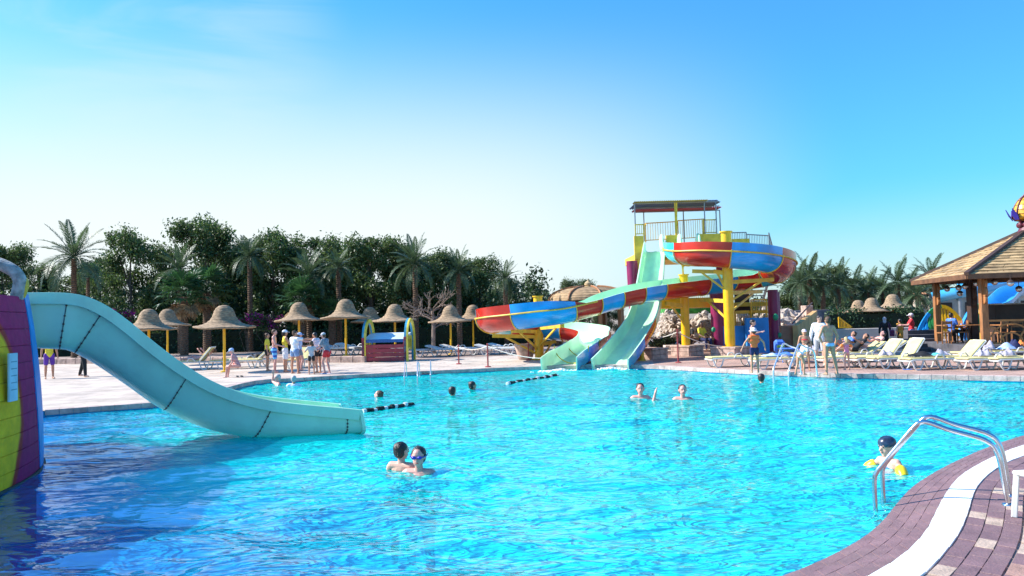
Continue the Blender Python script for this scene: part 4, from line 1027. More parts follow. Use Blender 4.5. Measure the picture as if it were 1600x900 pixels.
def bag(px, d, z, label):
    o = thing('backpack', label, 'backpack', XZ(px, d, z)); mb = MB(); mb.box((0, 0, .25), (.38, .26, .5)); mb.build('body', bluec, o, org='local', bevel=.08)
    mb = MB(); mb.box((0, -.15, .18), (.28, .08, .24)); mb.build('pocket', mat('lime_cloth', (.5, .6, .08), .8), o, org='local', bevel=.03)
    mb = MB(); mb.tube([(-.06, 0, .5), (0, 0, .58), (.06, 0, .5)], .015, 6); mb.build('handle', black, o, org='local')
bag(1218, ontop(1217, 566) + .5, .45, 'blue backpack with lime pocket behind the loungers by the blue wall')
# blue table with items
o = thing('low_table', 'low blue plastic table behind the flat loungers near the blue wall', 'table', XZ(1232, ontop(1217, 566), .13)); mb = MB(); mb.box((0, 0, .5), (.7, .7, .04)); mb.build('table_top', bluec, o, org='local', bevel=.01)
for x in (-.3, .3):
    for y in (-.3, .3):
        mb = MB(); mb.bar((x, y, 0), (x, y, .48), .05); mb.build('leg', bluec, o, org='local')

# ================================================================== little arched bridge
def toy_bridge():
    c = XZ(601, 36.2, .13); o = thing('play_bridge', 'small red plank play bridge with blue and yellow arched sides', 'play bridge', c, R(-4))
    wd = 1.95; dp = 1.7
    arch_b = mat('blue_arch_paint', (.05, .33, .50), .4, .15, 3, dirt=.15); arch_y = mat('yellow_arch_paint', (.75, .60, .06), .4, .1, 3)
    redp = mat('red_plank', (.34, .035, .05), .5, .15, 4, .1, 30, dirt=.15)
    for sx in (-1, 1):
        for (m_, w0, off) in ((arch_b, .10, 0), (arch_y, .08, .09)):
            mb = MB(); pts = []
            for k in range(17):
                a = math.pi * k / 16; pts.append(Vector((sx * (wd / 2 + .03) - off * 1.0 * (1 if sx > 0 else -1) * (-1 if sx > 0 else 1) * 0 + off * (1 if sx < 0 else 1), dp / 2 - dp / 2 * math.cos(a), 1.0 + .95 * math.sin(a))))
            pts = [Vector((pts[0].x, 0, 0))] + pts + [Vector((pts[0].x, dp, 0))]
            for a, b in zip(pts, pts[1:]): mb.bar(a, b + (b - a) * .04, w0, .16)
            mb.build('side_arch', m_, o, org='local', smooth=False)
        mb = MB()
        for k in range(5): mb.bar((sx * (wd / 2 + .03), .3 + .28 * k, .5), (sx * (wd / 2 + .03), .3 + .28 * k, 1.2), .04)
        mb.build('side_bars', arch_y, o, org='local')
        mb = MB(); mb.box((sx * (wd / 2 + .02), -.03, .58), (.14, .1, 1.15)); mb.build('corner_post', redp, o, org='local', bevel=.01)
    for k in range(4):
        mb = MB(); mb.box((0, 0, .13 + .2 * k), (wd, .06, .185)); mb.build('plank', redp, o, org='local', bevel=.012)
    mb = MB(); mb.box((0, .0, .98), (wd, .09, .14)); mb.build('front_beam', mat('deep_blue_paint', (.015, .11, .33), .4, .1, 3), o, org='local', bevel=.01)
    mb = MB(); vs = []; n = 8
    for k in range(n + 1): vs += [(-wd / 2, .05 + dp * k / n, 1.06 + .28 * math.sin(math.pi * .5 * k / n)), (wd / 2, .05 + dp * k / n, 1.06 + .28 * math.sin(math.pi * .5 * k / n)), (-wd / 2, .05 + dp * k / n, 1.02), (wd / 2, .05 + dp * k / n, 1.02)]
    fs = []
    for k in range(n): fs += [(4 * k, 4 * k + 1, 4 * k + 5, 4 * k + 4), (4 * k + 2, 4 * k + 6, 4 * k + 7, 4 * k + 3), (4 * k, 4 * k + 4, 4 * k + 6, 4 * k + 2), (4 * k + 1, 4 * k + 3, 4 * k + 7, 4 * k + 5)]
    fs += [(4 * n, 4 * n + 1, 4 * n + 3, 4 * n + 2)]
    mb.add(vs, fs); mb.build('deck_sheet', mat('pale_blue_sheet', (.55, .66, .70), .45, .06, 2), o, org='local')
toy_bridge()

# ================================================================== ladders
def ladder(label, feet, water_pts, tubr, top_h, parent_nm='pool_ladder', sway=.0, steps=3, steel=metal):
    c = (Vector(feet[0]) + Vector(feet[1])) / 2; o = thing(parent_nm, label, 'pool ladder', c)
    rails = []
    for f, wp in zip(feet, water_pts):
        f = Vector(f); wp = Vector(wp); d = (wp - f); d.z = 0
        prof = [(0, -.02), (.02, .2), (.05, .5), (.09, .64), (.16, .71), (.24, .745), (.4, .80), (.54, .87), (.61, .88), (.67, .82), (.8, .60), (.93, .37), (.98, .27), (1.0, .14), (1.0, -.3), (1.0, -1.2)]
        pts = [f + d * a + Vector((0, 0, b * (top_h / .88 if b > 0 else 1))) for a, b in prof]
        mb = MB(); mb.tube(catmull(pts, 6), tubr, 12); mb.build('rail', steel, o, smooth=True)
        mb = MB(); mb.lathe([(tubr * 2.6, 0), (tubr * 2.4, .012), (tubr * 1.2, .02)], c=f, n=16); mb.build('floor_flange', steel, o, smooth=True); rails.append(f + d)
    for k in range(steps):
        z = -.25 - .28 * k; mb = MB(); a, b = rails; mb.bar((a.x, a.y, z), (b.x, b.y, z), .08, .03); mb.build('step', steel, o)
    return o
# near ladder: measured feet and pool ends
f1 = G(1576, 789, .13); f2 = G(1584, 772, .13)
w1 = G(1368, 795, .0); w2 = G(1376, 772, .0)
f2 = f1 + Vector((.25, .35, 0)); w2 = w1 + Vector((.25, .35, 0))
ladder('big steel ladder rail curving over the purple edge in the right foreground', (f1, f2), (w1, w2), .023, .76)
fa = G(1304, 580, .14) ; 
a1 = G(1277, 583, .14); a2 = G(1254, 577, .14)
ladder('steel pool ladder in front of the people on the right deck', (G(1277, 587, .14), G(1252, 584, .14)), (G(1233, 603, .0), G(1209, 600, .0)), .023, .95, steel=mat('pale_steel', (.75, .76, .8), .25, .04, 6, metal=.7))
fl_steel = mat('mid_steel', (.5, .51, .54), .3, .04, 6, metal=.6)
ladder('left steel grab rail at the far left pool edge', (G(635.5, 588, .14), G(638, 587, .14) + Vector((.3, .2, 0))), (G(632, 603, 0), G(636, 602, 0) + Vector((.3, .2, 0))), .013, .55, steel=fl_steel)
ladder('right steel grab rail at the far left pool edge', (G(656, 588, .14), G(659, 587, .14) + Vector((.3, .2, 0))), (G(653, 602, 0), G(657, 601, 0) + Vector((.3, .2, 0))), .013, .55, steel=fl_steel)

# white plastic chair, partly in frame at right edge
ch = thing('plastic_chair', 'white plastic chair cut off by the right edge beside the big ladder', 'chair', G(1656, 816, .13), R(100))
mb = MB(); mb.box((0, 0, .40), (.48, .48, .035)); mb.build('seat', white_plastic, ch, org='local', bevel=.012)
for x, y in ((-.21, -.21), (.21, -.21), (-.21, .21), (.21, .21)):
    mb = MB(); mb.bar((x * 1.12, y * 1.12, 0), (x, y, .39), .045, .05); mb.build('leg', white_plastic, ch, org='local', bevel=.008)
mb = MB(); mb.box((0, -.24, .68), (.46, .03, .5), rot=(R(8), 0, 0)); mb.build('backrest', white_plastic, ch, org='local', bevel=.012)

# lane floats
def lane(p0, p1, label, n):
    o = thing('lane_line', label, 'float line', p0); a = Vector(p0); b = Vector(p1)
    mb = MB(); mb.tube([a, b], .012, 5); mb.build('cord', rope_m, o)
    for i in range(n):
        f = (i + .5) / n; p = a.lerp(b, f) + Vector((0, 0, .015 * math.sin(i * 1.7))); t = (b - a).normalized(); ln = (b - a).length / n * .42
        mb = MB(); mb.tube([p - t * ln, p + t * ln], .055 if i % 2 == 0 else .045, 7); mb.build('float', black if i % 3 else white_plastic, o)
lane(G(566, 643, .02), G(646, 631, .02), 'dark float line reaching from the end of the teal slide', 15)
lane(G(792, 599.5, .02), G(872, 586, .02), 'black and white float line leading to the spiral slide mouth', 22)

# rope fence posts
redpost = mat('dull_red_paint', (.36, .06, .06), .5, .2, 4)
def stan(px, py, h, label):
    c = G(px, py, .13); o = thing('rope_post', label, 'post', c, 0, 'red posts of the rope fence'); mb = MB(); mb.lathe([(.03, 0), (.03, h), (.045, h + .02), (.001, h + .06)], n=10); mb.build('post', redpost, o, org='local', smooth=True)
    mb = MB(); mb.lathe([(.12, 0), (.12, .03), (.04, .05)], n=14); mb.build('foot', redpost, o, org='local'); return c + Vector((0, 0, h - .06))
s1 = stan(717, 569, .78, 'leftmost red rope post on the pale deck'); s2 = stan(762.5, 573.5, .88, 'red rope post standing nearest the water, second from left')
s3 = stan(826, 563, .8, 'red rope post just left of the spiral slide mouth'); s4 = stan(1060, 567, 1.25, 'tall dark rope post right of the mint chute')
def rope(a, b, sag, label):
    a = Vector(a); b = Vector(b); pts = [a.lerp(b, k / 10) - Vector((0, 0, sag * 4 * (k / 10) * (1 - k / 10))) for k in range(11)]
    o = thing('rope', label, 'rope', a); mb = MB(); mb.tube(pts, .018, 6); mb.build('cord', rope_m, o, smooth=True)
rope(s1, s2, .12, 'sagging pale rope between the two left red posts'); rope(s2, s3, .06, 'taut pale rope from the second red post towards the slide')
rope(s2 - Vector((0, 0, .0)), G(846, 560, .5), .1, 'lower pale rope running to the slide mouth'); rope(s4, XZ(1143, c.y if False else 32.3, .62), .18, 'pale rope from the dark post to the tall yellow column')
rope(s4, XZ(1005, 33.5, 1.0), .1, 'pale rope from the dark post to the mint chute')
# stone planter by the spiral slide
o = thing('stone_planter', 'round pink stone planter beside the mouth of the spiral slide', 'planter', G(821, 562, .13)); mb = MB(); mb.lathe([(.28, 0), (.34, .1), (.42, .42), (.5, .62), (.5, .72), (.4, .72), (.38, .6), (.001, .6)], n=18, wob=lambda a, f: (.03 * math.sin(5 * a), 0)); mb.build('bowl', pinkstone, o, org='local', smooth=True)

# ================================================================== rocks
def rock_mesh(seed):
    rg = random.Random(seed); bm = bmesh.new(); bmesh.ops.create_icosphere(bm, subdivisions=1, radius=1)
    for v in bm.verts: v.co *= rg.uniform(.72, 1.15); v.co.z *= .75
    me = bpy.data.meshes.new('rock'); bm.to_mesh(me); bm.free(); me.materials.append(stone); return me
ROCKS = [rock_mesh(i) for i in range(8)]
def rockery(label, px0, px1, d0, d1, zmax, n, s0, s1, seed, shape):
    rg = random.Random(seed); c = XZ((px0 + px1) / 2, (d0 + d1) / 2, .12); o = thing('rock_bank', label, 'rockery', c)
    # earth core
    mb = MB(); M_ = 16; vs = []
    for i in range(M_ + 1):
        for j in range(7):
            f = i / M_; g = j / 6; p = XZ(px0 + (px1 - px0) * f, d0 + (d1 - d0) * g, 0); vs.append((p.x, p.y, .1 + max(0, shape(f, g) * zmax - .25)))
    fs = [(i * 7 + j, (i + 1) * 7 + j, (i + 1) * 7 + j + 1, i * 7 + j + 1) for i in range(M_) for j in range(6)]
    mb.add(vs, fs); mb.build('earth', mat('bank_earth', (.25, .18, .13), .95, .2, 3, .5, 20), o, smooth=True)
    for k in range(n):
        f = rg.random(); g = rg.random() ** 1.2; p = XZ(px0 + (px1 - px0) * f, d0 + (d1 - d0) * g, 0); z = shape(f, g) * zmax + rg.uniform(-.1, .1); s = rg.uniform(s0, s1)
        q = Vector((p.x, p.y, .1 + max(z, .05))) - c
        share('rock', rg.choice(ROCKS), o, q, (rg.uniform(0, 6), rg.uniform(0, 6), rg.uniform(0, 6)), (s * rg.uniform(.8, 1.5), s, s * rg.uniform(.6, 1)))
rockery('tall heap of pale rocks behind the slide tower', 1026, 1118, 39, 42, 2.05, 300, .16, .32, 4, lambda f, g: (.45 + .55 * g) * (1 - (2 * f - 1) ** 6) * (.8 + .2 * math.sin(9 * f)))
rockery('pile of pale rocks between the blue wall and the brick steps', 1216, 1272, 41, 44, 1.9, 110, .22, .5, 5, lambda f, g: (.35 + .65 * g) * (1 - f ** 3 * .5))
rockery('pale rocks seen between the magenta columns of the tower', 1134, 1200, 42, 44, 2.4, 110, .2, .42, 9, lambda f, g: (.5 + .5 * g) * (.8 + .2 * math.sin(7 * f)))
# green mat above rocks
mb = MB(); a = XZ(1036, 42.3, 2.2); b = XZ(1114, 42.3, 2.2); mb.box(((a.x + b.x) / 2, 42.6, 2.22), (b.x - a.x, 1.2, .42)); o = mb.build('green_bank', mat('green_mat', (.05, .30, .05), .9, .3, 3, .5, 30), org='local', bevel=.1); tag(o, 'green turf strip on top of the tall rock heap', 'turf strip')

# hedge right and grey wall
def lowwall(px0, px1, d, z0, z1, m_, label, nm='low_wall', th=.4, cat='wall'):
    a = XZ(px0, d, 0); b = XZ(px1, d, 0); mb = MB(); mb.box(((a.x + b.x) / 2, d + th / 2, (z0 + z1) / 2), (b.x - a.x, th, z1 - z0)); o = mb.build(nm, m_, org='local', bevel=.02); tag(o, label, cat); return o
greyw = mat('grey_render', (.19, .17, .18), .9, .15, 1.5, .3, 20); beige = mat('beige_render', (.60, .50, .42), .9, .12, 1, .3, 20, dirt=.2); terracotta = mat('terracotta_block', (.52, .26, .15), .85, .15, 2, .3, 20)
lowwall(1200, 1300, 52, 0, 2.05, greyw, 'grey wall behind the rocks, left of the dark hedge')
lowwall(1262, 1434, 42.5, 0, .95, beige, 'long low beige wall below the three pale parasols')
o = lowwall(1221, 1246, 38.2, .1, 1.3, terracotta, 'terracotta block wall right of the blue wall')
# cheek wall of ramp with handrail
p0 = XZ(1240, 38.0, 0); p1 = XZ(1272, 42.5, 0)
mb = MB(); th = Vector((.25, 0, 0)); mb.add([p0 + Vector((0, 0, .1)), p1 + Vector((0, 0, .1)), p1 + Vector((0, 0, 2.0)), p0 + Vector((0, 0, 1.3)), p0 + th + Vector((0, 0, .1)), p1 + th + Vector((0, 0, .1)), p1 + th + Vector((0, 0, 2.0)), p0 + th + Vector((0, 0, 1.3))],
    [(0, 3, 2, 1), (4, 5, 6, 7), (3, 7, 6, 2), (0, 4, 7, 3), (1, 2, 6, 5), (0, 1, 5, 4)])
tag(mb.build('ramp_wall', mat('ochre_render', (.66, .38, .14), .85, .12, 2), org='local'), 'ochre sloping ramp wall with a dark handrail right of the rocks', 'wall')
mb = MB(); mb.bar(p0 + Vector((0, 0, 1.4)), p1 + Vector((0, 0, 2.45)), .05); tag(mb.build('handrail', wood_dark, org='local'), 'dark sloping handrail on the ochre ramp wall', 'handrail')
lowwall(1262, 1273, 42.6, .1, 2.3, pinkstone, 'pink stone pier at the head of the ochre ramp', 'stone_pier', .8, 'pier')
# yellow triangular balustrade
o = thing('yellow_balustrade', 'small yellow triangular railing before the dark hedge', 'railing', XZ(1313, 46, .9)); a = XZ(1311, 46, .95); b = XZ(1331, 46, .95)
mb = MB(); mb.bar(a, b, .06); mb.bar(a, a + Vector((0, 0, .62)), .06); mb.bar(a + Vector((0, 0, .62)), b, .06); mb.build('frame', yellow, o)
mb = MB()
for k in range(1, 9): p = a.lerp(b, k / 9); mb.bar(p, p + Vector((0, 0, .62 * (1 - k / 9))), .03)
mb.build('bars', yellow, o)
# white bench-like stone lounging steps behind loungers on right
lowwall(1040, 1112, 37.0, .12, .28, beige, 'lowest pale step behind the mint chute', 'step', .6, 'step'); lowwall(1040, 1112, 37.6, .12, .5, beige, 'upper pale step behind the mint chute', 'step', .6, 'step')
# bench with people sits at (1085..1110)
o = thing('wooden_bench', 'low brown wooden bench between the yellow column and the magenta column', 'bench', XZ(1096, 35.6, .13)); mb = MB()
mb.box((0, 0, .72), (1.15, .4, .12)); mb.build('seat', wood, o, org='local')
for x in (-.5, .5): mb = MB(); mb.box((x, 0, .33), (.1, .35, .66)); mb.build('leg', wood_dark, o, org='local')
# ================================================================== wooden pavilion on the right
def pavilion():
    A = Vector((17.8, 34, 0)); B = Vector((16.75, 28, 0)); n = Vector((.985, -.172, 0)); side = 6.09
    A = XZ(1430, 34, 0); B = XZ(1518, 28, 0); e = (B - A); side = e.length; e.normalize(); n = Vector((-e.y, e.x, 0)); n = n if n.x > 0 else -n
    C = B + n * side * 1.12; D = A + n * side * 1.12; cen = (A + C) / 2; ze = 3.17; za = 4.98; zf = .55
    o = thing('wooden_pavilion', 'square open wooden pavilion with plank roof and yellow cupola at the right edge', 'pavilion', (cen.x, cen.y, .12))
    apex = Vector((cen.x, cen.y, za)); cs = [A, B, C, D]
    up = lambda p, z: Vector((p.x, p.y, z))
    # roof courses
    roof_ = part('roof', o); cup_ = part('cupola', o); NCs = 15; roofb = mat('roof_board', (.44, .29, .135), .75, .25, 3, .5, 25, stretch=(1, 1, 3), dirt=.15, island=.22)
    for fi in range(4):
        p, q = up(cs[fi], ze), up(cs[(fi + 1) % 4], ze); out_n = ((p + q) / 2 - apex); out_n.z = 0; out_n.normalize(); nr = (q - p).cross(apex - p).normalized(); nr = nr if nr.z > 0 else -nr
        for k in range(NCs):
            f0 = k / NCs * .97; f1 = (k + 1.25) / NCs * .97; f1 = min(f1, .97)
            if fi in (2, 3) and k % 3: continue
            if fi in (2, 3): f1 = min((k + 3.3) / NCs * .97, .97)
            cuts = [0, .33 + .2 * math.sin(k * 2.1), .7 + .15 * math.sin(k * 1.3), 1] if fi < 2 else [0, 1]
            for c0_, c1_ in zip(cuts, cuts[1:]):
                g = .0015
                def pt(f, t): a = p.lerp(apex, f); b = q.lerp(apex, f); return a.lerp(b, t)
                jit = random.uniform(-.006, .008)
                q4 = [pt(f0, c0_ + g) + nr * (.05 + jit), pt(f0, c1_ - g) + nr * (.05 + jit * .5), pt(f1, c1_ - g) + nr * .012, pt(f1, c0_ + g) + nr * .012]
                lo = [v - nr * .03 for v in q4]; mb = MB(); mb.add(lo + q4, [(3, 2, 1, 0), (4, 5, 6, 7), (0, 1, 5, 4), (1, 2, 6, 5), (2, 3, 7, 6), (3, 0, 4, 7)])
                mb.build('roof_board', roofb, roof_)
    for cpt in cs:
        mb = MB(); mb.bar(up(cpt, ze + .04) + (up(cpt, 0) - up(cen, 0)).normalized() * .05, apex + Vector((0, 0, .06)), .17, .12); mb.build('hip_beam', wood_dark, roof_)
    for i in range(4):
        p, q = cs[i], cs[(i + 1) % 4]; mb = MB(); mb.bar(up(p, ze - .06), up(q, ze - .06), .08, .18); mb.build('eave_beam', mat('brown_wood', (.16, .07, .03), .6, .2, 3, .2, 18), o)
        a = p.lerp(cen, .2); b = q.lerp(cen, .2); mb = MB(); mb.bar(up(a, ze - .02 - .0), up(b, ze - .02), .16, .2); mb.build('ring_beam', MATS['brown_wood'], o)
        for k in range(1, 12):
            t = k / 12; s_ = p.lerp(q, t); mb = MB(); f = 1 - abs(2 * t - 1); mb.bar(up(s_, ze - .02), up(s_.lerp(cen.copy(), .0), 0).lerp(apex, f * .9) if False else up(s_, ze).lerp(up((a.lerp(b, t)), ze + (za - ze) * .2), 1.0) - Vector((0, 0, .02)), .06, .08)
            mb.build('rafter', MATS['brown_wood'], roof_)
    # ceiling under the boards
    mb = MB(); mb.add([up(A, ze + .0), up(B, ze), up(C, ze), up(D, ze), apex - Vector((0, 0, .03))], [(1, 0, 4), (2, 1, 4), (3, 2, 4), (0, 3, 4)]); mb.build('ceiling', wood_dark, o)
    # posts with carved brackets
    posts = [c_.lerp(cen, .22) for c_ in cs] + [A.lerp(B, .5).lerp(cen, .14)]
    for i, p in enumerate(posts[:4]):
        mb = MB(); mb.box((p.x, p.y, (zf + ze) / 2), (.24, .24, ze - zf), math.atan2(e.y, e.x)); mb.build('post', wood, o, bevel=.02)
        for sg in (-1, 1):
            mb = MB(); d = e * sg if i in (0, 1) else n * sg
            for k, (r_, z_, x_) in enumerate(((.17, ze - .32, .2), (.20, ze - .62, .17), (.15, ze - .92, .14))):
                mb.tube([up(p, z_) + d * x_ - n * .04, up(p, z_) + d * x_ + n * .04], r_, 14)
            mb.build('carved_bracket', wood, o, bevel=.008)
    for p in (A.lerp(B, .42).lerp(cen, .4), B.lerp(C, .35).lerp(cen, .5)):
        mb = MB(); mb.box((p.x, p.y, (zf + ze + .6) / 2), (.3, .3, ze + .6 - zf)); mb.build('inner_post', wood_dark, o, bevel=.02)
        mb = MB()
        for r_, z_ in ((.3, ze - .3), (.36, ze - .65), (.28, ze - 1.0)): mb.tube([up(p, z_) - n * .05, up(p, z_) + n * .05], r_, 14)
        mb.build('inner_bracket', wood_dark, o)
    # floor and its front steps
    mb = MB(); f0 = [c_.lerp(cen, .06) for c_ in cs]; mb.add([up(p, .1) for p in f0] + [up(p, zf) for p in f0], [(3, 2, 1, 0), (4, 5, 6, 7), (0, 1, 5, 4), (1, 2, 6, 5), (2, 3, 7, 6), (3, 0, 4, 7)]); mb.build('plinth', mat('dark_slate', (.09, .085, .095), .85, .2, 2, .4, 14), o, bevel=.02)
    # lattice railing on the front side between front post and next corner
    pb = cs[1].lerp(cen, .22); pc = cs[2].lerp(cen, .22); orange_w = mat('orange_wood', (.46, .20, .05), .5, .15, 3, .2, 18)
    L_ = (pc - pb).length; npan = 3; lat_ = part('lattice_railing', o)
    for k in range(npan):
        a = pb.lerp(pc, k / npan); b = pb.lerp(pc, (k + 1) / npan); t = (b - a).normalized(); w_ = (b - a).length
        mb = MB(); mb.bar(up(a, zf + .92), up(b, zf + .92), .1, .07); mb.bar(up(a, zf + .08), up(b, zf + .08), .07, .06); mb.build('handrail', orange_w, lat_)
        mb = MB(); mb.box((b.x, b.y, zf + .48), (.13, .13, .96), math.atan2(t.y, t.x)); mb.build('rail_post', orange_w, lat_, bevel=.01)
        m_ = (a + b) / 2
        for cx, cz, r_, a0, a1 in ((0, .08, .72, 20, 160), (-w_ / 2, .1, .62, 0, 88), (w_ / 2, .1, .62, 92, 180), (0, .08, .38, 15, 165)):
            pts = [up(m_, zf + cz) + t * (cx + r_ * math.cos(R(a0 + (a1 - a0) * q / 12))) + Vector((0, 0, r_ * math.sin(R(a0 + (a1 - a0) * q / 12)))) for q in range(13)]
            pts = [p for p in pts if abs((p - up(m_, p.z)).dot(t)) < w_ / 2]
            mb = MB()
            for p_, q_ in zip(pts, pts[1:]): mb.bar(p_, q_ + (q_ - p_) * .05, .05, .05)
            mb.build('lattice_arc', orange_w, lat_)
    # cupola
    goldm = mat('gold_paint', (.74, .38, .03), .35, .12, 4, .2, 20); maroon = mat('maroon_paint', (.12, .015, .03), .5, .15, 4)
    mb = MB(); mb.lathe([(.40, za - .25), (.32, za + .05), (.24, za + .16), (.2, za + .28)], c=(cen.x, cen.y, 0), n=20); mb.build('cupola_neck', maroon, o, smooth=True)
    mb = MB()
    for k in range(8): a = k * math.pi / 4; mb.ell((cen.x + .27 * math.cos(a), cen.y + .27 * math.sin(a), za + .22), (.12, .12, .13), 10, 6)
    mb.build('cupola_balls', maroon, o, smooth=True)
    z0 = za + .36
    prof = [(r_ * .9, q_ * .9) for r_, q_ in [(.18, 0), (.42, .06), (.52, .16), (.53, .3), (.5, .5), (.42, .72), (.3, .92), (.16, 1.06), (.05, 1.16), (.01, 1.3)]]
    for k in range(9):
        (r0, q0), (r1, q1) = prof[k], prof[k + 1]; mb = MB(); mb.lathe([(max(r0 - .05, .001), z0 + q0 + .015), (r0, z0 + q0 + .015), (r1 + .012, z0 + q1 - .012), (max(r1 - .05, .001), z0 + q1 - .012)], c=(cen.x, cen.y, 0), n=24); mb.build('cupola_ring', goldm, o, smooth=True)
    mb = MB(); mb.lathe([(max(.01, r_ - .03), z0 + q) for r_, q in prof], c=(cen.x, cen.y, 0), n=20); mb.build('cupola_core', maroon, o, smooth=True)
    for k in range(8):
        a = k * math.pi / 4 + .25; mb = MB(); mb.tube([(cen.x + (r_ + .02) * math.cos(a), cen.y + (r_ + .02) * math.sin(a), z0 + q) for r_, q in prof], .03, 6); mb.build('cupola_rib', maroon, o, smooth=True)
        mb = MB(); ca = Vector((math.cos(a), math.sin(a), 0)); tt = Vector((-ca.y, ca.x, 0)); b0 = Vector((cen.x, cen.y, z0 + .05)) + ca * .5
        lf = [b0 - tt * .09, b0 + tt * .09, b0 + ca * .12 + tt * .13 + Vector((0, 0, .2)), b0 + ca * .22 + Vector((0, 0, .46)), b0 + ca * .12 - tt * .13 + Vector((0, 0, .2))]
        mb.add(lf + [v - ca * .03 for v in lf], [(0, 1, 2, 3, 4), (9, 8, 7, 6, 5)] + [(i, 5 + i, 5 + (i + 1) % 5, (i + 1) % 5) for i in range(5)]); mb.build('cupola_leaf', mat('violet_blue_paint', (.03, .02, .25), .4, .1, 4), o)
    # steps on the left of the plinth
    st_ = thing('slate_steps', 'dark slate steps going up beside the left post of the pavilion', 'steps', XZ(1447, 33.2, .12))
    for k in range(5):
        a = XZ(1434, 32.6 + .4 * k, 0); b = XZ(1466, 32.6 + .4 * k, 0); mb = MB(); mb.box(((a.x + b.x) / 2 - .1, 32.8 + .4 * k, .12 + .09 * (k + 1)), (b.x - a.x + .6, .4, .18 * (k + 1))); mb.build('step', MATS['dark_slate'], st_, bevel=.012)
    # hanging round lamps
    lampg = mat('silver_glass', (.62, .60, .60), .12, .15, 8, metal=.8)
    hp = [(1480, 452, 32.3), (1498, 450, 31.3), (1508, 448, 30.8), (1500, 459, 31.9), (1579, 443, 27.4), (1554, 441, 28.6), (1526, 443, 29.4), (1592, 452, 29)]
    wh = ['first from the left post', 'second from the left post', 'third from the left post', 'lowest of the cluster', 'largest, near the right edge', 'between the front post and the largest one', 'beside the carved front post', 'small greenish, nearest the right edge']
    for i, (px, py, d) in enumerate(hp):
        c_ = W(px, py, d); l_ = thing('hanging_lamp', 'round silvery lamp hanging under the pavilion roof, ' + wh[i], 'lamp', c_, 0, 'round lamps hanging under the pavilion eaves')
        mb = MB(); mb.ell((0, 0, 0), (.115, .115, .11), 14, 10); mb.build('globe', lampg, l_, org='local', smooth='all')
        mb = MB(); mb.lathe([(.11, .02), (.12, .06), (.06, .12), (.012, .14), (.012, max(.2, 3.12 - c_.z))], n=12); mb.build('cap', wood_dark, l_, org='local', smooth=True)
    return o, cen, e, n, zf, cs
PAV, PC, PE, PN, PZ, PCS = pavilion()
# furniture in the pavilion
def cafe_table(c, label):
    o = thing('cafe_table', label, 'table', c); mb = MB(); mb.box((0, 0, .72), (.8, .8, .04)); mb.build('table_top', wood, o, org='local', bevel=.01); mb = MB(); mb.lathe([(.22, 0), (.2, .03), (.04, .06), (.04, .7)], n=12); mb.build('pedestal', wood_dark, o, org='local')
def cafe_chair(c, rz, label, m_=None):
    m_ = m_ or wood; o = thing('cafe_chair', label, 'chair', c, rz, 'wooden chairs inside the pavilion'); mb = MB(); mb.box((0, 0, .44), (.42, .42, .04)); mb.build('seat', m_, o, org='local')
    for x in (-.18, .18):
        for y in (-.18, .18): mb = MB(); mb.bar((x, y, 0), (x, y, .43), .035); mb.build('leg', m_, o, org='local')
    mb = MB(); mb.bar((-.19, -.2, .44), (-.19, -.24, .92), .035); mb.bar((.19, -.2, .44), (.19, -.24, .92), .035); mb.box((0, -.235, .84), (.38, .03, .12)); mb.box((0, -.225, .64), (.38, .03, .08)); mb.build('backrest', m_, o, org='local')
for px, d, lb in ((1484, 31.4, 'table just right of the left pavilion post'), (1515, 30.6, 'table between the two pavilion posts'), (1574, 29.6, 'table behind the lattice railing of the pavilion')): cafe_table(XZ(px, d, PZ), 'brown cafe ' + lb)
for px, d, rz, lb in ((1476, 30.9, 0, 'brown chair nearest the left pavilion post'), (1493, 31.2, 2.2, 'chair facing away between the first two pavilion tables'), (1503, 31.0, 1.2, 'orange brown chair between the first two pavilion tables'), (1527, 31.2, 3.4, 'chair next to the carved front post'), (1562, 29.2, .4, 'chair behind the left part of the lattice railing'), (1590, 30.1, 2.5, 'chair behind the right part of the lattice railing')):
    cafe_chair(XZ(px, d, PZ), rz, lb)
# dark counter at back
o = thing('bar_counter', 'dark brown counter behind the lattice railing of the pavilion', 'counter', XZ(1588, 31.5, PZ)); mb = MB(); mb.box((0, 0, .75), (1.9, .5, 1.5)); mb.build('front', wood_dark, o, org='local', bevel=.02); mb = MB(); mb.box((0, -.05, 1.53), (2.0, .65, .06)); mb.build('counter_top', beige, o, org='local', bevel=.01)

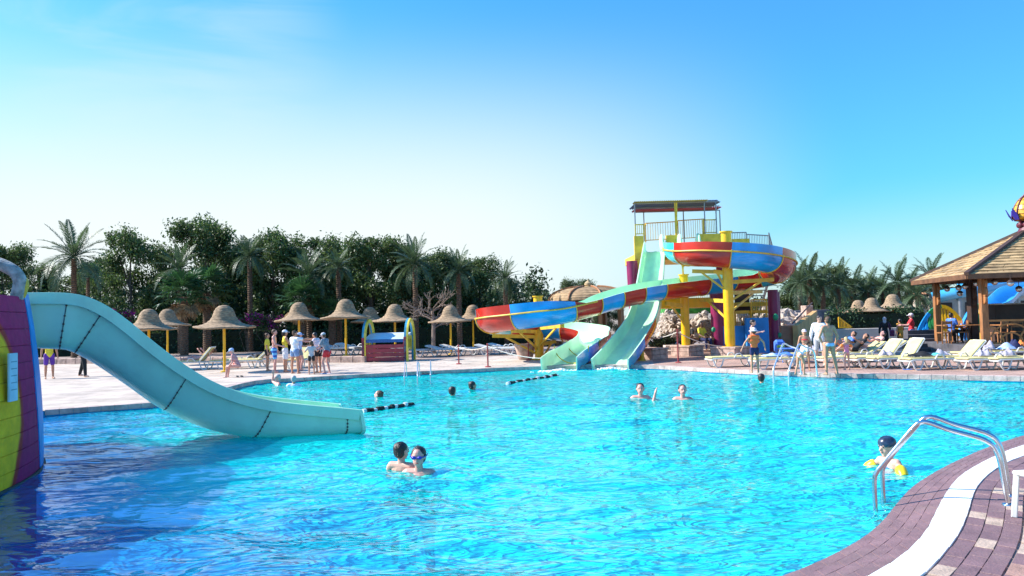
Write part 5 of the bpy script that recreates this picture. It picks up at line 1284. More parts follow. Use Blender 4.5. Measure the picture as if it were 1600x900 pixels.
# ================================================================== dome roofed pavilion behind the slides
def domehut():
    c = XZ(922, 52, .12); o = thing('dome_pavilion', 'brown pavilion with an onion topped dome roof behind the spiral slide', 'pavilion', c)
    R_ = 2.75; z0 = 2.95; h = .92; ring = mat('dome_board', (.40, .26, .13), .8, .2, 3, .4, 20, island=.15); NR_ = 9
    for k in range(NR_):
        f0, f1 = k / NR_, (k + 1) / NR_; P = lambda f: (R_ * math.cos(f * math.pi / 2) ** .85 if f < 1 else .02, z0 + h * math.sin(f * math.pi / 2))
        (r0, q0), (r1, q1) = P(f0), P(f1); mb = MB(); mb.lathe([(r0 + .03, q0), (r0 + .03, q0 + .03), (r1 + .02, q1 + .01), (max(r1 - .05, .01), q1 - .05), (r0 - .05, q0)], n=32); mb.build('roof_ring', ring, o, org='local', smooth=True)
    for k in range(8):
        a = k * math.pi / 4 + .2; mb = MB(); mb.tube([((R_ + .05) * math.cos(t * math.pi / 2) ** .85 * math.cos(a) if t < 1 else 0, (R_ + .05) * math.cos(t * math.pi / 2) ** .85 * math.sin(a) if t < 1 else 0, z0 + .06 + h * math.sin(t * math.pi / 2)) for t in [i / 8 for i in range(8)]], .07, 6); mb.build('roof_rib', wood, o, org='local', smooth=True)
        mb = MB(); mb.box((2.3 * math.cos(a), 2.3 * math.sin(a), z0 / 2), (.26, .26, z0), a); mb.build('post', wood, o, org='local', bevel=.02)
        mb = MB(); a2 = a + math.pi / 4; mb.bar((2.3 * math.cos(a), 2.3 * math.sin(a), z0 - .4), (2.3 * math.cos(a2), 2.3 * math.sin(a2), z0 - .4), .12, .3); mb.build('frieze_beam', wood, o, org='local')
    mb = MB(); mb.lathe([(.3, z0 + h - .08), (.34, z0 + h + .03), (.2, z0 + h + .07), (.27, z0 + h + .16), (.26, z0 + h + .27), (.14, z0 + h + .38), (.03, z0 + h + .48), (.01, z0 + h + .58)], n=20); mb.build('finial', thatch, o, org='local', smooth=True)
    mb = MB(); mb.lathe([(R_ - .2, z0 - .02), (.01, z0 + .1)], n=24); mb.build('ceiling', wood_dark, o, org='local')
domehut()
# red wall fragments and building behind trees, left
lowwall(120, 205, 58, 0, 3.0, mat('brick_red_render', (.30, .09, .06), .9, .15, 2, .2, 20), 'dark red wall behind the trees at the left', 'garden_wall', .3)

# ================================================================== colourful arched balustrades and far slides (right background)
def arch_bal(px0, px1, d0, d1, z0, h, cols, label):
    a = XZ(px0, d0, z0); b = XZ(px1, d1, z0); o = thing('arched_balustrade', label, 'balustrade', (a + b) / 2, 0, 'rainbow coloured arched balustrades'); n = 16
    P = [a.lerp(b, k / n) + Vector((0, 0, h * math.sin(math.pi * k / n) ** .8 if 0 < k < n else 0)) for k in range(n + 1)]
    for k in range(n):
        ci = min(int(k / n * len(cols)), len(cols) - 1); mb = MB(); mb.bar(P[k], P[k + 1] + (P[k + 1] - P[k]) * .04, .14, .16); mb.build('arch_segment', cols[ci], o)
        if 0 < k: 
            mb = MB(); bs = Vector((P[k].x, P[k].y, z0 - .2)); hh = P[k].z - bs.z
            mb.lathe([(.05, 0), (.05, hh * .2), (.13, hh * .5), (.05, hh * .8), (.05, hh)], c=bs, n=8); mb.build('baluster', cols[ci], o, smooth=True)
gpaint = mat('grass_green_paint', (.03, .30, .08), .4, .1, 3); pinkp = mat('pink_paint', (.45, .09, .22), .4, .1, 3)
arch_bal(1434, 1512, 37, 36.5, .7, 1.35, [bluep, gpaint, yellow, yellow], 'blue, green and yellow arched balustrade seen left and right of the left pavilion post')
arch_bal(1499, 1566, 34.6, 35.4, .7, 1.35, [bluep, gpaint, yellow, pinkp], 'blue, green, yellow and pink arched balustrade between the pavilion posts')
skyb = mat('sky_blue_fibreglass', (.06, .42, .75), .25, .06, 1, coat=.4)
def farslide(pts, m_, label, r=.7):
    P = [W(*p) for p in pts]; o = thing('far_slide', label, 'water slide', (P[0].x, P[0].y, .1)); k = len(P) - 1
    flume(o, 'f', P, lambda f: arc_prof(r, .1, .1), [(i / k, (i + 1) / k, m_ if i % 3 else (blue_gel if i % 2 else m_), 'flume_section') for i in range(k)], skyb, .06)
    for i in range(1, k, 2): mb = MB(); mb.lathe([(.15, 0), (.15, P[i].z - .1)], c=(P[i].x, P[i].y, .1), n=10); mb.build('column', galv, o, smooth=True)
farslide([(1470, 472, 62), (1500, 466, 60), (1530, 463, 60), (1560, 458, 61), (1600, 455, 62), (1640, 452, 62)], skyb, 'long sky blue slide in the distance behind the pavilion posts')
farslide([(1548, 500, 50), (1562, 488, 50), (1574, 475, 51), (1590, 464, 52), (1630, 456, 54)], skyb, 'steep sky blue slide in the distance right of the front pavilion post')
farslide([(1500, 447, 66), (1540, 446, 66), (1580, 446, 67), (1640, 446, 67)], cyan_gel, 'highest pale blue slide far behind the pavilion')
o = thing('far_kiosk', 'pale building far behind the pavilion', 'building', XZ(1560, 70, .1)); mb = MB(); mb.box((0, 0, 1.6), (14, 3, 3.0)); mb.build('wall', beige, o, org='local'); mb = MB(); mb.box((0, 0, 3.2), (14.6, 3.6, .2)); mb.build('roof', terracotta, o, org='local')
for k in range(6): mb = MB(); mb.box((-5.5 + 2.2 * k, -1.52, 1.7), (1.0, .1, 1.2)); mb.build('window', wood_dark, o, org='local')

# ================================================================== vegetation
def leaf_mass(name, blobs, n, size, m_, seed, shell=.55, flat=1.0):
    rg = np.random.default_rng(seed); bl = np.array([[*c, r] for c, r in blobs]); wgt = bl[:, 3] ** 2; wgt /= wgt.sum()
    idx = rg.choice(len(bl), n, p=wgt); d = rg.normal(size=(n, 3)); d /= np.linalg.norm(d, axis=1)[:, None]; rad = (shell + (1 - shell) * rg.random(n)) * (1 + .18 * rg.normal(size=n))
    # clumping: pull leaves towards random twig tips
    tips = rg.normal(size=(max(8, n // 14), 3)); ti = rg.integers(0, len(tips), n); td = tips[ti] / np.linalg.norm(tips[ti], axis=1)[:, None]
    d = d * .35 + td; d /= np.linalg.norm(d, axis=1)[:, None]
    P = bl[idx, :3] + d * (bl[idx, 3] * rad)[:, None] * np.array([1, 1, flat])
    a = rg.normal(size=(n, 3)); a /= np.linalg.norm(a, axis=1)[:, None]; b = np.cross(a, rg.normal(size=(n, 3))); b /= np.linalg.norm(b, axis=1)[:, None]
    s = size * rg.uniform(.6, 1.4, n)[:, None]
    V = np.stack([P - a * s, P - b * s * .45, P + a * s, P + b * s * .45], 1).reshape(-1, 3)
    me = bpy.data.meshes.new(name); me.vertices.add(len(V)); me.vertices.foreach_set('co', V.ravel()); F = np.arange(4 * n).reshape(-1, 4)
    me.loops.add(F.size); me.loops.foreach_set('vertex_index', F.ravel().astype(np.int32)); me.polygons.add(n); me.polygons.foreach_set('loop_start', np.arange(0, F.size, 4)); me.polygons.foreach_set('loop_total', np.full(n, 4))
    me.update(); me.materials.append(m_); return me
def tree_variant(seed, m_, H=9., Rr=3.2, n=22000, low=.06):
    rg = random.Random(seed); blobs = []
    for k in range(40):
        f = rg.random() ** .8; z = H * (low + (1 - low) * f * .93); w_ = Rr * (1.0 - .62 * max(0, f - .25) ** 1.3) * rg.uniform(.35, 1); a = rg.uniform(0, 6.28)
        blobs.append(((w_ * math.cos(a), w_ * math.sin(a), z), rg.uniform(.55, 1.25)))
    for k in range(5): blobs.append(((rg.uniform(-.8, .8) * Rr * .5, rg.uniform(-.5, .5), H * rg.uniform(.9, .97)), rg.uniform(.35, .6)))
    crown = leaf_mass('crown', blobs, n, .12, m_, seed, .35); tr = MB(); br = MB(); base_r = .17
    trunk = [Vector((0, 0, 0)), Vector((.1, .05, H * .3)), Vector((-.05, .1, H * .6)), Vector((.1, 0, H * .9))]; tr.tube(catmull(trunk, 4), [base_r * (1 - .07 * i) for i in range(13)], 8)
    for c, r in blobs[::2]:
        c = Vector(c); z = c.z * .55; s_ = Vector((0, .05, z)); br.tube(catmull([s_, s_.lerp(c, .5) + Vector((0, 0, .3)), c], 3), [.045 - .005 * i for i in range(7)], 5)
    return tr.mesh('trunk', smooth=True), br.mesh('branches', smooth=True), crown, H
TV = [tree_variant(11, leaf), tree_variant(12, leaf2, 9, 3.0), tree_variant(13, leaf, 9, 3.6), tree_variant(14, leaf2, 9, 2.6, 17000), tree_variant(15, leaf, 9, 3.1, 21000, .05)]
for v in TV: v[0].materials.append(bark2); v[1].materials.append(bark2)
GT = 'broadleaf trees behind the left deck'
def tree(px, topy, hw, d, vi, label, z=.12, group=GT, rz=None, nm='broadleaf_tree'):
    b = XZ(px, d, z); top = W(px, topy, d).z; v = TV[vi]; s = (top - z) / v[3] * .955; o = thing(nm, label, 'tree', b, rz if rz is not None else px * .37, group)
    sw = hw / 1200 * d / 3.1
    for nme, me in zip(('trunk', 'branches', 'crown'), v[:3]): share(nme, me, o, (0, 0, 0), (0, 0, 0), (sw, sw, s))
tdata = [(5, 378, 50, 50, 0, 'dark tree at the left edge above the pipe arch'), (62, 405, 42, 56, 1, 'smaller tree between the left edge tree and the tall date palm'),
 (118, 425, 48, 60, 3, 'low shrubby tree behind the tall date palm trunk'), (205, 352, 62, 51, 2, 'broad tree right of the tall date palm'), (262, 382, 42, 55, 3, 'narrow tree behind the palm left of the big parasol'),
 (322, 340, 68, 53, 0, 'tallest broadleaf tree, above the big parasol'), (385, 368, 46, 56, 1, 'tree in the dip left of the standing group'), (430, 355, 62, 52, 4, 'tree above the magenta flowers'),
 (488, 360, 56, 53, 2, 'tree directly behind the standing group'), (532, 392, 40, 57, 3, 'slim tree right of the standing group'), (583, 366, 62, 52, 0, 'bushy tree above the small red bridge'),
 (636, 374, 48, 54, 1, 'tree just right of the small red bridge'), (693, 388, 50, 53, 4, 'tree behind the bare leafless tree'), (752, 396, 46, 54, 2, 'tree above the red end of the spiral slide'),
 (158, 398, 46, 60, 4, 'tree filling the gap right of the tall date palm'), (355, 378, 60, 61, 2, 'tree behind and right of the tallest broadleaf tree'), (545, 376, 60, 62, 4, 'background tree between the standing group and the small bridge'), (668, 392, 60, 62, 2, 'background tree behind the bare leafless tree'), (728, 402, 50, 62, 0, 'background tree above the parasol by the rope fence'),
 (790, 432, 34, 58, 3, 'small tree behind the thin palm by the red loop'), (826, 450, 34, 62, 1, 'low tree left of the dome pavilion')]
for a in tdata: tree(*a)
for a in [(890, 434, 24, 74, 3, 'pale distant tree left of the dome finial'), (922, 432, 26, 76, 1, 'pale distant tree right of the dome finial'), (866, 462, 26, 70, 0, 'distant low tree beside the dome pavilion'), (952, 455, 26, 78, 1, 'distant tree between dome and magenta column'),
          (1262, 418, 40, 84, 1, 'airy tree among the palms right of the tower'), (1305, 412, 46, 86, 3, 'tallest airy tree among the right palms'), (1355, 432, 46, 88, 0, 'dark tree behind the three pale parasols'), (1418, 436, 44, 86, 2, 'dark tree behind the rightmost pale parasol'), (1475, 446, 40, 80, 1, 'dark tree seen beside the left pavilion post'), (1168, 470, 40, 60, 1, 'sunlit tree seen through the tower columns'), (1230, 455, 36, 70, 1, 'sunlit tree just right of the magenta columns')]:
    tree(*a, group='trees in the distance on the right')

# date palm fronds
def frond_mesh(seed, L=2.6, droop=1.0, m_=None, leafl=.42):
    rg = random.Random(seed); mb = MB(); n = 26; P = []
    a0 = R(rg.uniform(0, 6))
    for k in range(n + 1):
        t = k / n; P.append(Vector((L * (t - .2 * droop * t ** 3), .03 * math.sin(3 * t), -droop * .46 * L * t ** 2.1)))
    mb.tube(P[::2], [.022 * (1 - .85 * (i / (n / 2))) + .003 for i in range(n // 2 + 1)], 4)
    for k in range(3, n + 1):
        t = k / n; l_ = leafl * (math.sin(math.pi * min(1, t * .93 + .05)) ** .6) * rg.uniform(.85, 1.1)
        for sg in (-1, 1):
            for h in (0, .5):
                p = P[k].lerp(P[k - 1], h); d = (P[k] - P[k - 1]).normalized(); s_ = Vector((0, sg, 0)); tip = p + (d * .62 + s_ * .72 + Vector((0, 0, .28 - .45 * rg.random()))).normalized() * l_
                wv = d * .024; mid = p.lerp(tip, .4); mb.add([p - wv, mid - wv * 1.3, tip, mid + wv * 1.3 + Vector((0, 0, .006))], [(0, 1, 2, 3)])
    me = mb.mesh('frond'); me.materials.append(m_ or palmleaf); return me
FR = [frond_mesh(1, droop=.7), frond_mesh(2, droop=1.1), frond_mesh(3, droop=1.5), frond_mesh(4, droop=.35)]
def trunk_mesh(H, r, seed):
    rg = random.Random(seed); mb = MB(); n = int(H / .12); prof = []
    for k in range(n): z = k * .12; prof += [(r * (1.1 - .15 * z / H) + .0, z), (r * (1.1 - .15 * z / H) + .035, z + .09)]
    mb.lathe(prof, n=12, wob=lambda a, f: (.05 * math.sin(5 * a + 40 * f), .02 * math.sin(6 * a))); return mb.mesh('trunk', smooth=False)
def date_palm(px, crowny, d, size, label, nf=30, z=.12, group='date palms', seed=0, lean=0, rt=.13, skirt=0):
    b = XZ(px, d, z); top = W(px, crowny, d).z; H = top - z; rg = random.Random(seed + px); o = thing('date_palm', label, 'palm', b, 0, group)
    me = trunk_mesh(H, rt, seed); me.materials.append(bark); share('trunk', me, o)
    for k in range(nf):
        el = R(80 - 108 * ((k + .5) / nf) ** .85 + rg.uniform(-6, 6)); az = k * 2.39996 + rg.uniform(-.2, .2); f = FR[3] if el > .9 else (FR[0] if el > .35 else FR[rg.choice((1, 2))])
        s = size * rg.uniform(.85, 1.1); share('frond', f, o, (0, 0, H), (rg.uniform(-.25, .25), -el, az), (s, s, s))
    return o
for a in [(116, 402, 44, 1.02, 'tall date palm with open crown left of all broadleaf trees'), (282, 422, 47, .78, 'blue green date palm left of the big parasol'), (484, 432, 46, .8, 'date palm right above the standing group'),
          (531, 418, 47, .62, 'slim date palm between two broadleaf trees'), (651, 412, 46, .82, 'date palm with a bare brown trunk right of the small bridge'), (719, 424, 46, .66, 'young upright date palm left of the red slide loop'), (792, 436, 50, .62, 'thin date palm standing free at the right end of the left trees'),
          (392, 400, 48, .7, 'date palm hidden among the trees left of the magenta flowers')]:
    date_palm(*a, group='date palms behind the left deck', seed=a[0])
gp = 'row of date palms on the right'
wh = ['half hidden by the end of the red flume', 'second in the right palm row', 'third in the right palm row, with a pale trunk', 'below the tallest airy tree', 'left above the leftmost pale parasol', 'above the leftmost pale parasol', 'just left of the middle pale parasol', 'tallest above the middle pale parasol', 'above the rightmost pale parasol', 'with a thick leaning crown right of the parasols', 'touching the left corner of the pavilion roof', 'highest behind the pavilion roof corner', 'seen beside the left pavilion post', 'right of the tower columns']
for i, (px, cy, d, s) in enumerate([(1252, 442, 66, .95), (1268, 434, 68, 1.0), (1288, 446, 66, .9), (1312, 446, 68, .95), (1336, 452, 70, .95), (1357, 456, 68, .85), (1380, 454, 70, .9), (1405, 442, 66, .95), (1424, 452, 68, .85), (1437, 460, 64, .85), (1449, 452, 70, .8), (1458, 432, 72, .95), (1478, 452, 70, .85), (1238, 452, 70, .85)]):
    date_palm(px, cy, d, s * 1.12, 'date palm ' + wh[i], 22, group=gp, seed=i, rt=.2)
# fan palms
def fan_leaf(seed, r=.85, m_=None):
    rg = random.Random(seed); mb = MB(); mb.tube([(0, 0, 0), (.5, 0, .04), (.95, 0, 0)], [.02, .015, .01], 4); n = 20
    for k in range(n):
        a = R(-125 + 250 * k / (n - 1)); d = Vector((math.cos(a), math.sin(a), 0)); s_ = Vector((-d.y, d.x, 0)) * .055; c = Vector((.95, 0, 0)); l_ = r * rg.uniform(.8, 1.0); dr = -.25 * rg.random()
        mb.add([c, c + d * l_ * .6 - s_ + Vector((0, 0, .02)), c + d * l_ + Vector((0, 0, dr)), c + d * l_ * .6 + s_], [(0, 1, 2, 3)])
    me = mb.mesh('fan_leaf'); me.materials.append(m_ or fanleaf); return me
FLf = [fan_leaf(1), fan_leaf(2)]; FD = fan_leaf(3, .8, deadleaf)
def fan_palm(px, crowny, d, size, label, nf=26, dead=8, rt=.2):
    b = XZ(px, d, .12); H = W(px, crowny, d).z - .12; rg = random.Random(px); o = thing('fan_palm', label, 'palm', b, 0, 'fan palms behind the left deck'); me = trunk_mesh(H, rt, px); me.materials.append(bark); share('trunk', me, o)
    for k in range(nf):
        el = R(78 - 100 * (k + .5) / nf); az = k * 2.4 + rg.uniform(-.2, .2); s = size * rg.uniform(.85, 1.1); share('fan_leaf', rg.choice(FLf), o, (0, 0, H), (0, -el, az), (s, s, s))
    for k in range(dead):
        share('dead_leaf', FD, o, (0, 0, H - .05), (0, R(rg.uniform(38, 75)), k * 2.4), (size * .9,) * 3)
for a in [(288, 462, 43, 1.0, 'green fan palm behind the leftmost parasol'), (324, 452, 45, .95, 'fan palm with brown dead leaves left of the big parasol'), (472, 470, 45, .95, 'fan palm right above the parasol of the standing group', 28, 12), (138, 432, 48, .6, 'small fan palm right of the tall date palm trunk', 16, 0, .09), (520, 492, 46, .75, 'low fan palm between the two middle parasols', 20, 0)]:
    fan_palm(*a)
# bare tree
def bare_tree(px, topy, d, label):
    b = XZ(px, d, .12); H = W(px, topy, d).z - .12; o = thing('bare_tree', label, 'tree', b); rg = random.Random(5); mb = MB(); mb.tube([(0, 0, 0), (.05, 0, H * .4), (0, .05, H * .6)], [.13, .1, .08], 8); mb.build('trunk', MATS['pale_bark'], o, org='local', smooth=True); mb = MB()
    def br(p, d_, l_, r_, k):
        q = p + d_ * l_; mb.tube([p, p.lerp(q, .5) + Vector((rg.uniform(-.05, .05), rg.uniform(-.05, .05), .04)), q], [r_, r_ * .8, r_ * .6], 4)
        if k > 0:
            for _ in range(3): nd = (d_ + Vector((rg.uniform(-.9, .9), rg.uniform(-.9, .9), rg.uniform(-.35, .6)))).normalized(); br(q if rg.random() < .6 else p.lerp(q, .6), nd, l_ * .72, r_ * .62, k - 1)
    for k in range(9):
        a = k * .7; br(Vector((0, 0, H * (.35 + .03 * k))), Vector((math.cos(a), math.sin(a), .45)).normalized(), H * .2, .045, 3)
    mb.build('branches', MATS['pale_bark'], o, org='local')
mat('pale_bark', (.30, .22, .17), .9, .2, 6)
bare_tree(677, 442, 44, 'leafless pale grey tree behind the rope fence')
# hedges
def hedge(px0, px1, d, z0, h, th, n, label, seed, m_=None, nm='hedge', size=.10):
    a = XZ(px0, d, z0); b = XZ(px1, d, z0); ln = (b - a).length; rg = np.random.default_rng(seed); o = thing(nm, label, 'hedge', (a + b) / 2)
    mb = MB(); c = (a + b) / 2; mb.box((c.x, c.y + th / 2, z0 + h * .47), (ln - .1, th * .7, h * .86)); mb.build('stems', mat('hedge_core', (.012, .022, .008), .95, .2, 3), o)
    blobs = []
    for k in range(int(ln / .5)):
        f = (k + .5) / int(ln / .5); p = a.lerp(b, f) - (a + b) / 2
        for z in np.arange(.25, h, .45): blobs.append(((p.x, p.y + th * .45 + rg.uniform(-.12, .12), z), .42 + .1 * rg.random()))
    me = leaf_mass('leaves', blobs, n, size, m_ or hedgem, seed, .6); share('leaves', me, o)
hedge(-120, 420, 49, .3, 1.5, 1.0, 9000, 'dark hedge running behind the left parasols and trunks', 1)
hedge(420, 860, 50, .12, 1.6, 1.0, 9000, 'dark hedge behind the middle parasols up to the spiral slide', 2)
hedge(1298, 1450, 50, .12, 1.75, 1.2, 7000, 'tall clipped dark hedge behind the three pale parasols', 3)
o = thing('round_bush', 'small dark green bush at the foot of the rock heap by the mint chute', 'bush', XZ(1033, 38.6, .12)); share('leaves', leaf_mass('leaves', [((0, 0, .45), .5), ((.4, .1, .4), .4), ((-.3, 0, .35), .4)], 1500, .06, hedgem, 8), o)
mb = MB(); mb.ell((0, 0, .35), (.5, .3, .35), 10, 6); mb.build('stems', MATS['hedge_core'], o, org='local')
def flowers(px, py, d, rx, rz_, label, seed, n=900):
    c = W(px, py, d); o = thing('bougainvillea', label, 'flowering bush', (c.x, c.y, .12)); rg = random.Random(seed)
    bl_ = [((rg.uniform(-rx, rx), rg.uniform(-.2, .2), c.z - .12 + rg.uniform(-rz_, rz_)), .28) for _ in range(9)]
    share('flowers', leaf_mass('flowers', bl_, n, .07, bougain, seed, .3), o); mb = MB()
    for k in range(7): mb.tube([(rg.uniform(-.2, .2), .15, 0), (rg.uniform(-rx, rx), .15, c.z * .6), (rg.uniform(-rx, rx), .1, c.z)], .02, 5)
    mb.build('stems', bark2, o, org='local'); share('leaves', leaf_mass('leaves', [(p[0], .4) for p in bl_], n, .08, hedgem, seed + 1, .5), o)
flowers(420, 502, 46.5, 1.0, .3, 'magenta bougainvillea patch left of the parasol behind the group', 3)
flowers(383, 500, 47, .5, .3, 'fainter magenta bougainvillea near the big parasol', 4, 400)
flowers(193, 497, 47, .5, .35, 'dark magenta bougainvillea left of the leftmost parasol', 5, 500)
# scrub under the trees
rg = np.random.default_rng(9); bl_ = []
for k in range(260):
    p = XZ(rg.uniform(-150, 870), rg.uniform(51, 60), .12); bl_.append(((p.x, p.y, rg.uniform(.3, 4.6)), rg.uniform(.6, 1.3)))
me = leaf_mass('undergrowth', bl_, 40000, .15, hedgem, 10, .4); o = bpy.data.objects.new('undergrowth', me); COL.objects.link(o); tag(o, 'dense dark undergrowth below the left trees', None, None, 'stuff')
bl_ = []
for k in range(120):
    p = XZ(rg.uniform(1120, 1640), rg.uniform(74, 84), .12); bl_.append(((p.x, p.y, rg.uniform(.4, 3.4)), rg.uniform(.7, 1.3)))
me = leaf_mass('undergrowth', bl_, 16000, .18, hedgem, 11, .4); o = bpy.data.objects.new('undergrowth', me); COL.objects.link(o); tag(o, 'dense dark undergrowth behind the right palms', None, None, 'stuff')
# ================================================================== people
class Prim:
    def __init__(s): s.v = []; s.f = []
    def add(s, v, f): b = len(s.v); s.v += [tuple(x) for x in v]; s.f += [tuple(i + b for i in q) for q in f]
    def cap(s, p0, r0, p1, r1, n=9):
        p0 = Vector(p0); p1 = Vector(p1); t = (p1 - p0)
        if t.length < 1e-5: return
        t.normalize(); a = Vector((0, 0, 1)) if abs(t.z) < .9 else Vector((1, 0, 0)); u = t.cross(a).normalized(); w_ = t.cross(u); vs = []; rings = []
        for k in range(4): th = math.pi / 2 * k / 4; rings.append((p0 - t * r0 * math.cos(th), r0 * math.sin(th)))
        rings += [(p0, r0), (p1, r1)]
        for k in range(1, 5): th = math.pi / 2 * k / 4; rings.append((p1 + t * r1 * math.sin(th), r1 * math.cos(th)))
        for c, r in rings:
            r = max(r, 1e-4); vs += [c + (u * math.cos(2 * math.pi * q / n) + w_ * math.sin(2 * math.pi * q / n)) * r for q in range(n)]
        fs = [(i * n + q, i * n + (q + 1) % n, (i + 1) * n + (q + 1) % n, (i + 1) * n + q) for i in range(len(rings) - 1) for q in range(n)]; s.add(vs, fs)
    def ell(s, c, r, M=None, n=14, m_=9):
        c = Vector(c); M = M or Matrix.Identity(3); vs = []
        for i in range(m_ + 1):
            th = math.pi * i / m_
            for k in range(n): a = 2 * math.pi * k / n; vs.append(c + M @ Vector((max(r[0] * math.sin(th), 1e-4) * math.cos(a), max(r[1] * math.sin(th), 1e-4) * math.sin(a), r[2] * math.cos(th))))
        s.add(vs, [(i * n + k, (i + 1) * n + k, (i + 1) * n + (k + 1) % n, i * n + (k + 1) % n) for i in range(m_) for k in range(n)])
QUEUE = []
def queue_mesh(name, pr, vox, m_, parent, smooth_it=3):
    me = bpy.data.meshes.new(name + '_raw'); me.from_pydata(pr.v, [], pr.f); ob_ = bpy.data.objects.new(name + '_raw', me); COL.objects.link(ob_)
    md = ob_.modifiers.new('r', 'REMESH'); md.mode = 'VOXEL'; md.voxel_size = vox; sm = ob_.modifiers.new('s', 'SMOOTH'); sm.iterations = smooth_it; sm.factor = .5
    o = bpy.data.objects.new(name, bpy.data.meshes.new(name)); COL.objects.link(o); o.parent = parent; QUEUE.append((ob_, o, m_)); return o
def flush_queue():
    dg = bpy.context.evaluated_depsgraph_get()
    for raw, o, m_ in QUEUE:
        me = bpy.data.meshes.new_from_object(raw.evaluated_get(dg)); me.polygons.foreach_set('use_smooth', [True] * len(me.polygons)); me.materials.clear(); me.materials.append(m_); me.update(); o.data = me
    for raw, o, m_ in QUEUE:
        d = raw.data; bpy.data.objects.remove(raw); bpy.data.meshes.remove(d)
    QUEUE.clear()
hairc = {'dark': mat('dark_hair', (.025, .016, .012), .38, .2, 20, .5, 80), 'brown': mat('brown_hair', (.10, .05, .025), .6, .2, 20, .5, 80), 'blond': mat('blond_hair', (.50, .36, .18), .6, .15, 20, .5, 80), 'grey': mat('grey_hair', (.45, .42, .40), .6, .15, 20, .5, 80)}
eyem = mat('eye_dark', (.02, .015, .012), .2, .05, 4); lipm = mat('lip', (.42, .13, .11), .5, .05, 9)
V3 = Vector
def person(loc, h, face, label, skin='pale', hair='dark', pose=None, wear=(), vox=.016, near=False, child=False, hairlen=0, build=1.0, group=None, hz=0):
    p = dict(lean=0, armL=((-.28, 0, -1), (-.12, .2, -1)), armR=((.28, 0, -1), (.12, .2, -1)), legL=((-.06, .03, -1), (-.03, -.03, -1)), legR=((.06, .03, -1), (.03, -.03, -1)), look=(0, 0), side=0, twist=0)
    p.update(pose or {}); o = thing('person', label, 'person', loc, R(face), group)
    nrm = lambda v: Vector(v).normalized()
    hs_ = 1.18 if child else 1.0; b = build
    tl, sl_ = .245 * h, .245 * h; pr = Prim()
    lean = R(p['lean']); sd = R(p['side']); up = Vector((math.sin(sd), math.sin(lean), math.cos(lean) * math.cos(sd))).normalized(); rt = Vector((1, 0, 0)); rt = (rt - up * rt.dot(up)).normalized(); fw = up.cross(rt)
    M = Matrix((rt, fw, up)).transposed()
    legs = []
    for sg, k in ((-1, 'legL'), (1, 'legR')):
        a, c = p[k]; hip = V3((sg * .052 * h, 0, 0)); kn = hip + nrm(a) * tl; an = kn + nrm(c) * sl_; legs.append((hip, kn, an))
    zmin = min(l_[2].z for l_ in legs); pel = V3((0, 0, -zmin + .042 * h)) if p.get('pel') is None else V3(p['pel'])
    L_ = [[q + pel for q in l_] for l_ in legs]
    chest = pel + up * .185 * h; neck = pel + up * .30 * h; shz = pel + up * .285 * h
    # torso
    tor = [(pel + up * .01 * h, (.083 * h * b, .058 * h * b, .062 * h)), (pel + up * .09 * h, (.070 * h * b, .050 * h * b, .08 * h)), (chest, (.086 * h * b, .058 * h * b, .085 * h)), (pel + up * .25 * h, (.090 * h, .048 * h * b, .055 * h))]
    for c, r in tor: pr.ell(c, r, M)
    pr.cap(shz - rt * .082 * h, .033 * h, shz + rt * .082 * h, .033 * h); pr.cap(neck - up * .02 * h, .03 * h, neck + up * .045 * h + fw * .006 * h, .027 * h)
    for sg in (-1, 1): pr.ell(pel + rt * sg * .042 * h - fw * .022 * h + up * (-.01) * h, (.045 * h * b, .045 * h * b, .05 * h), M)
    # legs and feet
    for (hip, kn, an), sg in zip(L_, (-1, 1)):
        pr.cap(hip, .052 * h * b, hip.lerp(kn, .5), .043 * h * b); pr.cap(hip.lerp(kn, .5), .043 * h * b, kn, .031 * h); pr.cap(kn, .031 * h, kn.lerp(an, .35) - V3((0, .006 * h, 0)), .032 * h); pr.cap(kn.lerp(an, .35) - V3((0, .006 * h, 0)), .032 * h, an, .019 * h)
        ft = V3((sg * .15, 1, 0)).normalized() if p.get('foot') is None else nrm(p['foot']); heel = an + V3((0, 0, -.022 * h)) - ft * .018 * h; toe = heel + ft * .105 * h
        pr.cap(an, .019 * h, heel, .02 * h); pr.cap(heel, .019 * h, toe - ft * .02 * h, .016 * h); pr.cap(an + ft * .01 * h, .018 * h, toe - ft * .03 * h, .014 * h)
        side_ = ft.cross(V3((0, 0, 1)))
        for q in range(5): pr.cap(toe + side_ * (q - 2) * .009 * h - ft * .03 * h, .008 * h, toe + side_ * (q - 2) * .010 * h - ft * abs(q - 1) * .003 * h, .007 * h, 6)
    # arms and hands
    arms = []
    for sg, k in ((-1, 'armL'), (1, 'armR')):
        a, c = p[k]; a = M @ nrm(a); c = M @ nrm(c); s0 = shz + rt * sg * .098 * h - up * .012 * h; el = s0 + a * .165 * h; wr = el + c * .145 * h
        pr.cap(s0, .033 * h * b, el, .023 * h * b); pr.cap(el, .024 * h * b, el.lerp(wr, .3), .024 * h * b); pr.cap(el.lerp(wr, .3), .024 * h * b, wr, .015 * h)
        pn = c.cross(M @ V3((0, 1, 0))); pn = pn.normalized() if pn.length > .1 else rt.copy(); pl = pn.cross(c).normalized(); palm = wr + c * .035 * h
        pr.cap(wr, .015 * h, palm + pl * .008 * h, .014 * h); pr.cap(wr, .014 * h, palm - pl * .010 * h, .014 * h); pr.cap(wr + c * .01 * h, .014 * h, palm + c * .012 * h, .014 * h)
        for q, ln in enumerate((.036, .042, .040, .032)):
            b0 = palm + pl * (q - 1.5) * .0115 * h + c * .012 * h; k1 = b0 + c * ln * .5 * h; k2 = k1 + (c + pn * .45 * (-sg)).normalized() * ln * .5 * h
            pr.cap(b0, .0062 * h, k1, .0058 * h, 6); pr.cap(k1, .0058 * h, k2, .005 * h, 6)
